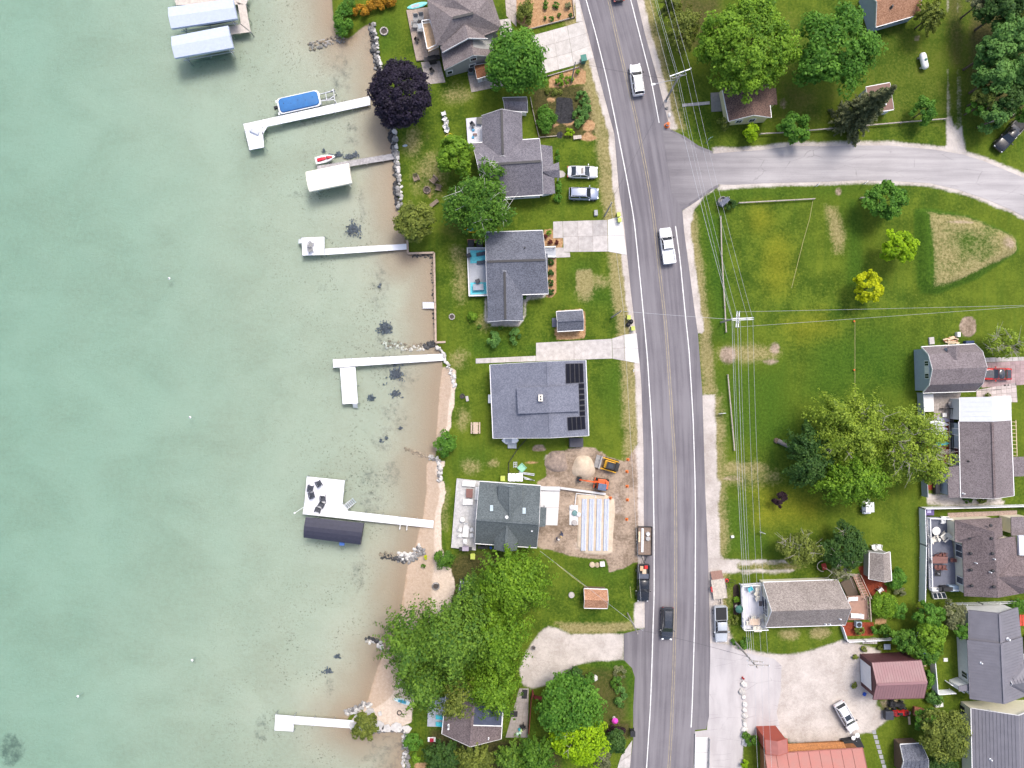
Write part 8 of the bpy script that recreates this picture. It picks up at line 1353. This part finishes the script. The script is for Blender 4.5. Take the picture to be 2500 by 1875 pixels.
Lt = (q_ - p).length; prof = [(a_, b_) for a_, b_ in rg] + [(Lt - a_, b_) for a_, b_ in rg[::-1]]; sd_ = Vector((-dd.y, dd.x, 0)); MB().loft([[p + dd * a_ + (sd_ * math.cos(k * .3927) + Vector((0, 0, 1)) * math.sin(k * .3927)) * b_ for k in range(16)] for a_, b_ in prof]).build('vessel', WHITEM, t, True)
MB().lathe((p + q_) / 2 + Vector((0, 0, .46)), [(.18, 0), (.18, .14), (.12, .2), (.02, .21)], 14).build('dome', M('dome_green', (.05, .16, .12), .5), t, True)
for f in (.2, .8): v = p.lerp(q_, f); MB().box((v.x, v.y, .13), (.2, .9, .28), math.atan2(dd.y, dd.x)).build('saddle', CONC, t)
# --- building site
t = thing('sand_bed', 'raised pale sand bed under the drain chambers', 'sand', P1('Y7', 1590, 890)); ring = q('Y7', 1400, 590, 1500, 572, 1700, 585, 1785, 640, 1795, 760, 1775, 1000, 1770, 1190, 1690, 1215, 1500, 1205, 1440, 1180, 1395, 1130, 1405, 900); SANDM = M('fill_sand', (.5, .41, .31), .95, .14, 1.5, .1, grain=12, bump=.3)
pw = PL(ring); c = sum(pw, Vector()) / len(pw); MB().loft([[Vector((v.x, v.y, -.02)) for v in pw], [Vector((*v.lerp(c, .05)[:2], .18)) for v in pw], [Vector((*v.lerp(c, .12)[:2], .24)) for v in pw]]).build('bed', SANDM, t, True)
for i, x in enumerate((1475, 1553, 1630, 1707)):
    t = thing('drain_chamber', ('pale blue ribbed drain strip beside the white tank pad', 'second pale blue drain strip counting from the tank pad', 'third pale blue drain strip counting from the tank pad', 'pale blue ribbed drain strip closest to the road')[i], 'drain strip', P1('Y7', x, 900, .24)); sl_ = -4 * i / 3
    A, B = P1('Y7', x, 628, .26), P1('Y7', x - 12, 1165, .26); n = 34
    for s in (-1, 1):
        o = Vector((s * .22, 0, .05)); mb = MB(); mb.tube([A + o, B + o], .17, 8); mb.build('pipe', M('drain_wrap', (.46, .49, .56), .7, .1, 3), t, True)
    mb = MB(); mb.bar(A + Vector((0, 0, .2)), B + Vector((0, 0, .2)), .07, .05); mb.build('seam_strip', M('drain_strip', (.62, .68, .78), .6), t)
p = P1('Y7', 1465, 300); pr = [(1.75 + .12 * math.sin(k * 2.1), 0) for k in range(1)]; t = thing('sand_pile', 'pale sand heap between the excavator and the loader', 'sand pile', p); rg = []
for f, z in ((1, -.02), (.85, .35), (.6, .75), (.3, 1.05), (.08, 1.15)): rg.append([p + Vector((math.cos(k * .2618) * 1.75 * f * (1 + .1 * math.sin(3 * k * .2618 + f * 3)), math.sin(k * .2618) * 2.0 * f * (1 + .1 * math.cos(2 * k * .2618)), z)) for k in range(24)])
MB().loft(rg).build('heap', SANDM, t, True); p = P1('Y7', 1190, 240); t = thing('soil_pile', 'grey brown spoil heap west of the sand pile', 'soil pile', p); rg = []
for f, z in ((1, -.02), (.85, .3), (.6, .6), (.3, .8), (.06, .86)): rg.append([p + Vector((math.cos(k * .2618) * 1.7 * f * (1 + .16 * math.sin(3 * k * .2618 + f * 4)), math.sin(k * .2618) * 1.9 * f * (1 + .14 * math.cos(2 * k * .2618)), z)) for k in range(24)])
MB().loft(rg).build('heap', M('spoil', (.27, .21, .17), .95, .3, 2, grain=9, bump=.5), t, True)
CONE = M('cone_orange', (.6, .15, .03), .6)
for x, y, lb in ((1927, 222, 'orange cone at the lawn corner of the building site'), (1917, 345, 'orange cone level with the yellow loader'), (1918, 498, 'orange cone level with the orange excavator'), (1922, 640, 'orange cone level with the head of the sand bed'), (1915, 842, 'orange cone beside the black trailer end'), (1745, 620, 'orange cone standing on the sand bed corner')):
    p = P1('Y7', x, y, .24 if x == 1745 else .0); t = thing('traffic_cone', lb, 'cone', p); MB().box(p + Vector((0, 0, .02)), (.42, .42, .04)).build('base', CONE, t); MB().lathe(p + Vector((0, 0, .04)), [(.16, 0), (.04, .66), (.02, .67)], 12).build('cone', CONE, t, True)
for k, x, y, lb in (('Z7', 1782, 1418, 'orange marker ball on the field string line near the side wires'), ('Y3', 1598, 676, 'orange marker ball in the middle of the field string line')): p = P1(k, x, y); t = thing('marker', lb, 'marker', p); MB().lathe(p + Vector((0, 0, .1)), [(.03, 0), (.13, .07), (.16, .16), (.12, .27), (.03, .31)], 12).build('ball', CONE, t, True); MB().cyl(p - Vector((0, 0, .1)), .03, .3, 6).build('stake', WOOD, t)
for lb, pts in (('taut string line between the field markers', q('Y3', 1612, 235, 1612, 1000)), ('pale rope lying across the field from the log rail', q('Z7', 1418, 330, 1390, 490, 1330, 700, 1270, 940, 1226, 1118)), ('yellow rope on the verge beside the service pole', q('Y7', 1950, 1540, 1962, 1659)), ('thin hose line over the lawn to the brown shed', q('Y7', 1190, 1310, 1350, 1440, 1540, 1580))): pw = PL(pts, .05); tag(MB().tube(pw, .025, 5).build('rope', M('rope', (.5, .45, .2), .8), at=pw[0]), lb, 'rope')
t = thing('dock_section_stack', 'stack of white dock sections and rails beside the dormered house', 'dock parts', P1('Y7', 800, 410))
for i in range(4): MB().slab([P1('Y7', 682 + i * 39 + a_, b_, .35) for a_, b_ in ((0, 366), (36, 364), (36, 448), (0, 446))], .12).build('panel', WHITEM, t)
for a_, b_ in (((795, 350), (958, 372)), ((800, 362), (955, 386)), ((840, 400), (958, 440)), ((850, 420), (950, 436))): MB().bar(P1('Y7', *a_, .2), P1('Y7', *b_, .2), .12, .1).build('rail', ALU, t)
for x in (700, 820): MB().bar(P1('Y7', x, 360, .1), P1('Y7', x, 450, .1), .1, .22).build('bearer', WOOD, t)
p = P1('Y7', 825, 305); tag(MB().lathe(p, [(.75, 0), (.78, .3), (.7, .34), (.66, .1), (.1, .08)], 4).build('hopper', M('hopper_green', (.25, .5, .36), .5), at=p, smooth=False), 'pale green square tub beside the stacked dock parts', 'tub')
t = thing('folding_ladder', 'white folded ladder rack on the grass by the green tub', 'ladder', P1('Y7', 757, 272)); [MB().bar(P1('Y7', x, 245, .1), P1('Y7', x, 305, .1), .07).build('rail', ALU, t) for x in (740, 757, 773)]; [MB().bar(P1('Y7', 738, y, .12), P1('Y7', 775, y, .12), .06).build('rung', ALU, t) for y in (250, 270, 295)]
for x, y, r_, m_, lb in ((1373, 775, .42, M('lid_teal', (.12, .22, .22), .6), 'teal round tank lid on the white pad'), (1372, 875, .42, CONC, 'grey round tank lid on the white pad'), (1345, 715, .4, CONCW, 'white drum at the end of the tank pad'), (1555, 1310, .42, M('lid_tan', (.45, .37, .26), .8), 'tan round lid on the grass by the white chest'), (1607, 1313, .38, M('lid_brown', (.36, .29, .2), .8), 'brown ring lid on the grass by the white chest'), (1340, 1625, .45, CONC, 'grey round well cap on the lawn'), (1416, 790, .34, CONCW, 'white riser ring beside the drain strips')):
    p = P1('Y7', x, y, .1 if 1320 < x < 1430 and y < 905 else 0); tag(MB().lathe(p, [(r_, 0), (r_, .25), (r_ * .9, .28), (r_ * .85, .25), (r_ * .3, .3), (.02, .3)], 18).build('tank_lid', m_, at=p, smooth=True), lb, 'lid')
t = thing('sand_form', 'white timber form rails around the head of the sand bed', 'form boards', P1('Y7', 1400, 600))
for a_, b_ in (((1390, 572), (1592, 590)), ((1390, 572), (1376, 695)), ((1592, 590), (1592, 620))): MB().bar(P1('Y7', *a_, .16), P1('Y7', *b_, .16), .08, .3).build('rail', WHITEM, t)
# --- two people working beside the sand bed
SKIN = M('skin', (.45, .28, .2), .6); JEANS = M('jeans', (.05, .06, .1), .85)
def person(label, k, x, y, rz, shirt, hat, bend=0.0):
    p = P1(k, x, y); t = thing('person', label, 'person', p, rz); me = bpy.data.meshes.new('body'); f = math.sin(bend); g_ = math.cos(bend)
    up = lambda fwd, h_: (fwd * g_ + (h_ - .95) * f, .95 + (h_ - .95) * g_ - fwd * f)
    def U(fw, s, h_): a_, z = up(fw, h_); return (a_, s, z)
    V = [(0, 0, .95), U(0, 0, 1.2), U(0, 0, 1.42), U(.01, 0, 1.52), U(.03, 0, 1.66), U(.03, 0, 1.76), U(0, .19, 1.42), U(.05, .27, 1.15), U(.25, .22, 1.0), U(.33, .2, .98), U(0, -.19, 1.42), U(.06, -.27, 1.15), U(.27, -.2, 1.02), U(.35, -.18, 1.0),
         (0, .1, .9), (.06, .13, .5), (0, .14, .09), (.16, .15, .05), (0, -.1, .9), (-.05, -.13, .5), (-.1, -.14, .09), (.06, -.15, .05)]
    E = [(0, 1), (1, 2), (2, 3), (3, 4), (4, 5), (2, 6), (6, 7), (7, 8), (8, 9), (2, 10), (10, 11), (11, 12), (12, 13), (0, 14), (14, 15), (15, 16), (16, 17), (0, 18), (18, 19), (19, 20), (20, 21)]
    rad = [.15, .145, .15, .06, .1, .085, .075, .055, .042, .04, .075, .055, .042, .04, .1, .075, .05, .045, .1, .075, .05, .045]
    me.from_pydata(V, E, []); me.materials.append(JEANS); me.materials.append(shirt); me.materials.append(SKIN); o = bpy.data.objects.new('body', me); col.objects.link(o); o.parent = t
    md = o.modifiers.new('skin', 'SKIN'); md.use_smooth_shade = True
    for i, r_ in enumerate(rad): me.skin_vertices[0].data[i].radius = (r_, r_)
    me.skin_vertices[0].data[0].use_root = True; o.modifiers.new('sub', 'SUBSURF').levels = 1; o.modifiers['sub'].render_levels = 1
    a_, z = up(.03, 1.72); hp = p + Matrix.Rotation(rz, 3, 'Z') @ Vector((a_, 0, z)); MB().lathe(hp, [(.17, -.02), (.17, .0), (.11, .02), (.1, .1), (.03, .14)], 14).build('cap', hat, t, True)
    a0, a1 = up(0, 1.0), up(0, 1.45); rgs = []
    for h_, w_, dd_ in ((.98, .19, .14), (1.2, .185, .135), (1.38, .21, .13), (1.46, .12, .09)): rgs.append([p + Matrix.Rotation(rz, 3, 'Z') @ Vector((up(dd_ * math.cos(k * .5236), h_)[0], w_ * math.sin(k * .5236), up(dd_ * math.cos(k * .5236), h_)[1])) for k in range(12)])
    MB().loft(rgs).build('shirt', shirt, t, True); return t
person('person in a dark shirt bending beside the tank pad', 'Y7', 1240, 975, R(240), M('shirt_navy', (.03, .035, .06), .85), M('cap_tan', (.4, .28, .14), .8), .55); person('person in a purple shirt and pale cap facing the first worker', 'Y7', 1190, 1040, R(50), M('shirt_purple', (.07, .04, .09), .85), M('cap_pale', (.6, .55, .5), .8), .25)
# --- lying trunk, logs, wells, signs and odds and ends
t = thing('fallen_trunk', 'thick grey trunk leaning out of the field trees', 'tree trunk', P1('Y3', 920, 1310)); MB().tube([P1('Y3', 918, 1312, .3), P1('Y3', 1060, 1385, .9), P1('Y3', 1220, 1490, 2.4), P1('Y3', 1350, 1585, 4.5)], .36, 10, 0, .16).build('trunk', M('grey_bark', (.2, .18, .17), .95, .25, 4, bump=.5), t, True); MB().lathe(P1('Y3', 905, 1312, .05), [(.45, 0), (.4, .3), (.1, .35)], 10).build('root_plate', BARK, t)
t = thing('wishing_well', 'small wishing well with a tilted silver roof at the corner', 'well', P1('Z7', 600, 340)); p = P1('Z7', 598, 345); MB().lathe(p, [(.75, 0), (.75, .7), (.62, .7), (.6, .3)], 14).build('wall', SG, t)
A, B, C, D = Q3('Z7', 572, 345, 1.6, 650, 292, 2.2, 676, 322, 2.2, 602, 388, 1.6); MB().slab([A, B, C, D], .06).build('roof', RF['bluegrey'], t); [MB().bar(p + Vector((s * .6, s * .3, 0)), p + Vector((s * .6, s * .3, 1.9)), .09).build('post', WOODG, t) for s in (-1, 1)]; MB().bar(p + Vector((-.6, -.3, 1.2)), p + Vector((.6, .3, 1.2)), .1).build('axle', WOODG, t)
SIGN = M('sign_white', (.66, .68, .7), .5)
def sign(label, k, x, y, w_, h, top, rz, mat=SIGN): p = P1(k, x, y); t = thing('sign', label, 'sign', p, rz); MB().bar(p, p + Vector((0, 0, top)), .06).build('post', STEEL, t); MB().box(p + Vector((0, 0, top - h / 2)) + Matrix.Rotation(rz, 3, 'Z') @ Vector((0, -.05, 0)), (w_, .04, h), rz).build('panel', mat, t)
sign('small white sign on the verge at the fence gap', 'Z7', 1434, 205, .6, .5, 1.4, .9); sign('small white sign beside the round bright maple', 'Z7', 1862, 185, .7, .5, 1.4, .7); sign('street sign post at the junction corner', 'Z3', 1190, 1290, .8, .25, 2.6, .5, M('sign_green2', (.08, .2, .16), .5)); sign('white notice sign beside the roadside log rail', 'Y3', 405, 1062, 1.0, .8, 1.1, .1); sign('grey slanted electrical box sign in the field', 'Y8', 945, 615, .9, .5, 1.2, -.3, M('panel_grey', (.45, .47, .5), .5)); sign('white mailbox post beside the solar house verge', 'Y2', 1962, 820, .5, .25, 1.1, 1.5)
p = P1('X3', 940, 680); t = thing('fire_hydrant', 'red fire hydrant at the head of the boulder row', 'hydrant', p); MB().lathe(p, [(.16, 0), (.16, .06), (.11, .08), (.11, .5), (.14, .52), (.12, .64), (.04, .72)], 12).build('barrel', M('hydrant_red', (.35, .03, .03), .5), t, True); MB().bar(p + Vector((-.2, 0, .42)), p + Vector((.2, 0, .42)), .12).build('nozzle', M('hydrant_red', (.35, .03, .03)), t)
p = P(1628, 307); t = thing('road_barrel', 'white and orange barrel at the junction edge', 'barrel', p); MB().lathe(p, [(.42, 0), (.42, .12), (.3, .13), (.28, .5), (.24, .95), (.1, 1.0)], 16).build('drum', CONE, t, True); MB().lathe(p + Vector((0, 0, .5)), [(.285, 0), (.262, .3)], 16).build('band', SIGN, t, True)
for x, y, lb in ((865, 1035, 'white stone at the junction edge'), (835, 905, 'pale junction box at the foot of the lamp pole'), (838, 975, 'dark and white marker by the lamp pole')): p = P1('Z3', x, y); o = stone(SWH if 'dark' not in lb else SG, None, p.x, p.y, .35, 0); o.name = 'verge_stone'; tag(o, lb, 'stone')
t = thing('log_pile', 'heap of split logs against the gambrel barn', 'firewood', P1('Y4', 1080, 510))
for i in range(26): a_ = rng.uniform(-.5, .5); p = P1('Y4', rng.uniform(1000, 1170), rng.uniform(460, 560), .12 + .3 * rng.uniform() ** 2); d_ = Vector((math.cos(a_), math.sin(a_), 0)) * rng.uniform(.35, .6); MB().tube([p - d_, p + d_], rng.uniform(.07, .13), 6).build('log', LUMB if i % 3 else M('log_red', (.36, .17, .1), .9), t)
t = thing('trellis', 'pale wooden trellis ladder along the long house east wall', 'trellis', P1('Y5', 2060, 760)); MB().bar(P1('Y5', 2085, 480, 1.4), P1('Y5', 2105, 1035, 1.4), .08).build('rail', LUMB, t); [MB().bar(P1('Y5', 2025, 505 + i * 58, 1.4), P1('Y5', 2100, 508 + i * 58, 1.4), .06).build('rung', LUMB, t) for i in range(10)]; [MB().bar(P1('Y5', 2088 + i * 15, 480 + i * 545, 0), P1('Y5', 2088 + i * 15, 480 + i * 545, 1.45), .08).build('post', LUMB, t) for i in (0, 1)]
t = thing('swing_seat', 'red metal swing seat under the dark tree', 'swing', P1('Y8', 1510, 930)); [MB().tube([P1('Y8', 1510, 930, .6) + Vector((math.cos(k * .4 + 1.6) * .9, math.sin(k * .4 + 1.6) * .8, 0)) for k in range(9)], .06, 6).build('frame', WOODG, t)]; MB().box(P1('Y8', 1520, 935, .5), (.7, 1.0, .12), .3).build('seat', M('seat_red2', (.35, .04, .03), .6), t, bevel=.04); [MB().bar(P1('Y8', 1520, 935, 0) + Vector((s * .3, s * .4, 0)), P1('Y8', 1520, 935, .5) + Vector((s * .3, s * .4, 0)), .08).build('leg', DARKM, t) for s in (1, -1)]
for k, x, y, r_, m_, lb in (('X2', 220, 990, .38, M('tarp_blue', (.02, .08, .4), .6), 'blue tarp bundle beside the barn corner'), ('Y7', 503, 1135, .28, M('bag_blue', (.03, .12, .5), .6), 'blue bag under the dormered house eave'), ('X2', 760, 640, .35, M('tarp_blue', (.02, .08, .4)), 'crumpled blue sheet among the barn timber'), ('X2', 715, 640, .6, M('tarp_white', (.6, .62, .66), .6), 'crumpled white plastic behind the barn'), ('W2', 155, 540, .3, M('cushion_blue', (.08, .3, .5), .7), 'blue cushion on the white lakeside deck'), ('W2', 150, 650, .22, M('cushion_blue', (.08, .3, .5)), 'small blue toy on the white lakeside deck'), ('X2', 620, 1160, .3, TBW, 'white bag beside the red front quad')):
    p = P1(k, x, y, .52 if k == 'W2' else 0); o = stone(m_, None, p.x, p.y, r_, p.z, .45); o.name = 'bundle'; tag(o, lb, 'bundle')
t = thing('brick_hutch', 'rust red brick hutch beside the yellow plank', 'hutch', P1('X2', 715, 1155)); MB().box(P1('X2', 712, 1155, .6), (1.3, 1.1, 1.2), -.2).build('wall', M('hutch_brick', (.28, .1, .06), .9, .2, 6), t); MB().box(P1('X2', 712, 1155, 1.24), (1.5, 1.25, .1), -.2).build('roof', M('hutch_roof', (.33, .13, .08), .9), t)
tag(MB().box(P1('X2', 626, 1230, .06), (.32, 1.25, .07), .1).box(P1('X2', 626, 1230, .02), (.3, .2, .05), .1).build('plank', LUMB, at=P1('X2', 626, 1230)), 'yellow plank on the grass near the quads', 'plank')
t = thing('timber_stack', 'stack of old boards behind the maroon barn', 'timber', P1('X2', 765, 690)); [MB().bar(P1('X2', 752 + i * 5, 660, .15 + .04 * (i % 3)), P1('X2', 758 + i * 4, 745, .15 + .04 * (i % 3)), .12, .06).build('board', WOOD, t) for i in range(5)]; MB().box(P1('X2', 765, 700, .06), (.8, .3, .12)).build('bearer', WOOD, t)
t = thing('climbing_frame', 'red framed climbing set beside the seam roofed house', 'play set', P1('X2', 1630, 330)); [MB().bar(P1('X2', 1605 + i * 22, 280, 1.2), P1('X2', 1608 + i * 22, 378, 1.2), .25, .08).build('beam', M('play_red', (.55, .06, .04), .5), t) for i in range(3)]; [MB().bar(P1('X2', x, y, 0), P1('X2', x, y, 1.2), .14).build('post', M('play_red', (.55, .06, .04)), t) for x in (1606, 1650) for y in (284, 374)]
t = thing('cold_frame', 'glazed cold frame with three dark panes by the fence corner', 'cold frame', P1('X1', 905, 1605)); A, B, C, D = Q3('X1', 800, 1560, .7, 990, 1555, .7, 1028, 1650, .5, 825, 1660, .5); MB().slab([A, B, C, D], .4).build('box', TRIM, t)
for i in range(3): a_, b_ = i / 3 + .03, (i + 1) / 3 - .03; MB().slab([A.lerp(B, a_).lerp(D.lerp(C, a_), .08) + Vector((0, 0, .02)), A.lerp(B, b_).lerp(D.lerp(C, b_), .08) + Vector((0, 0, .02)), A.lerp(B, b_).lerp(D.lerp(C, b_), .92) + Vector((0, 0, .02)), A.lerp(B, a_).lerp(D.lerp(C, a_), .92) + Vector((0, 0, .02))], .03).build('pane', GLASS, t)
t = thing('hot_tub', 'purple toned hot tub at the corner of the white fence', 'hot tub', P1('X1', 730, 315)); MB().box(P1('X1', 735, 312, .45), (1.3, 1.0, .9)).build('shell', M('tub_purple', (.12, .09, .22), .4), t, bevel=.08); MB().box(P1('X1', 748, 306, .93), (.6, .5, .06)).build('cover', M('tub_cover', (.45, .42, .6), .5), t, bevel=.03)
t = thing('deck_steps', 'white slatted steps at the north end of the slate deck', 'steps', P1('X1', 970, 440, .0)); [MB().slab([P1('X1', 938 + i * 24 + a_, b_, 1.75 - .25 * i) for a_, b_ in ((0, 392), (20, 392), (24, 492), (4, 486))], .06).build('tread', TRIM, t) for i in range(4)]; [MB().bar(P1('X1', 936, y, 1.75), P1('X1', 1050, y + 2, .2), .08, .2).build('stringer', TRIM, t) for y in (388, 492)]; [MB().bar(P1('X1', 940, y, 0), P1('X1', 940, y, 1.75), .1).build('post', TRIM, t) for y in (392, 488)]
for i, (x, y, c_) in enumerate(((1855, 1270, (.55, .75, .6)), (1828, 1280, (.5, .72, .55)), (1872, 1240, (.6, .75, .3)), (1850, 1232, (.03, .3, .35)))): p = P1('X5', x, y, .05); tag(MB().lathe(p, [(.04, 0), (.2, .12), (.25, .28), (.18, .44), (.03, .5)], 14).lathe(p - Vector((0, 0, .02)), [(.12, 0), (.05, .05)], 8).build('garden_ball', M('ball_%d' % i, c_, .3, .05), at=p, smooth=True), ('large pale green ball on the terrace edge', 'smaller pale green ball beside the large one', 'yellow green ball on the terrace edge', 'deep teal ball behind the pale ones')[i], 'garden ball')
t = thing('outdoor_cooker', 'black outdoor cooker with two white dish lids on the restaurant awning deck', 'cooker', P1('X3', 2110, 1400)); A, B, C, D = Q3('X3', 2025, 1370, 1.0, 2212, 1345, 1.0, 2260, 1440, 1.0, 2090, 1450, 1.0); MB().slab([A, B, C, D], .9).build('counter', PLASTIC, t)
for x, y, r_ in ((2138, 1335, .32), (2180, 1308, .36)): p = P1('X3', x, y, 1.0); MB().cyl(P1('X3', x, y, 0), .05, 1.05, 8).build('stand', STEEL, t); MB().lathe(p, [(r_, 0), (r_, .05), (r_ * .5, .16), (.03, .2)], 16).build('dish_lid', WHITEM, t, True)
p = P1('X3', 1240, 1255); tag(MB().box(p + Vector((0, 0, .4)), (.95, .95, .8)).box(p + Vector((0, 0, .82)), (1.0, 1.0, .06)).build('stone_plinth', CONC, at=p, bevel=.04), 'square grey plinth in front of the red tower porch', 'plinth')
t = thing('steps', 'ribbed white steps on the gravel below the white board fence', 'steps', P1('X2', 270, 520)); [MB().slab([P1('X2', 207 + i * 22 + a_, b_, .12 * (i + 1)) for a_, b_ in ((0, 500), (20, 500), (21, 542), (1, 542))], .12 * (i + 1)).build('tread', CONC, t) for i in range(6)]
t = thing('garden_table', 'blue topped potting table by the barn hedge', 'table', P1('X2', 428, 568)); MB().box(P1('X2', 428, 568, .7), (1.0, .8, .06)).build('table_top', M('table_bluish', (.38, .45, .52), .5), t); [MB().bar(P1('X2', 428, 568, 0) + Vector((s * .4, u * .3, 0)), P1('X2', 428, 568, .68) + Vector((s * .4, u * .3, 0)), .06).build('leg', DARKM, t) for s in (1, -1) for u in (1, -1)]
chair('patio', CH['white'], *q('Y8', 2005, 1135)[0], 0, 40, 'white metal chair in the red bark bed', None, 1.3); chair('patio', CH['white'], *q('Y8', 1950, 748)[0], .0, 190, 'white chair behind the small beige shed, next to the bicycle', None, 1.2); chair('patio', CH['white'], *q('Y8', 1998, 745)[0], .0, 170, 'white chair behind the small beige shed, inside the rail', None, 1.2)
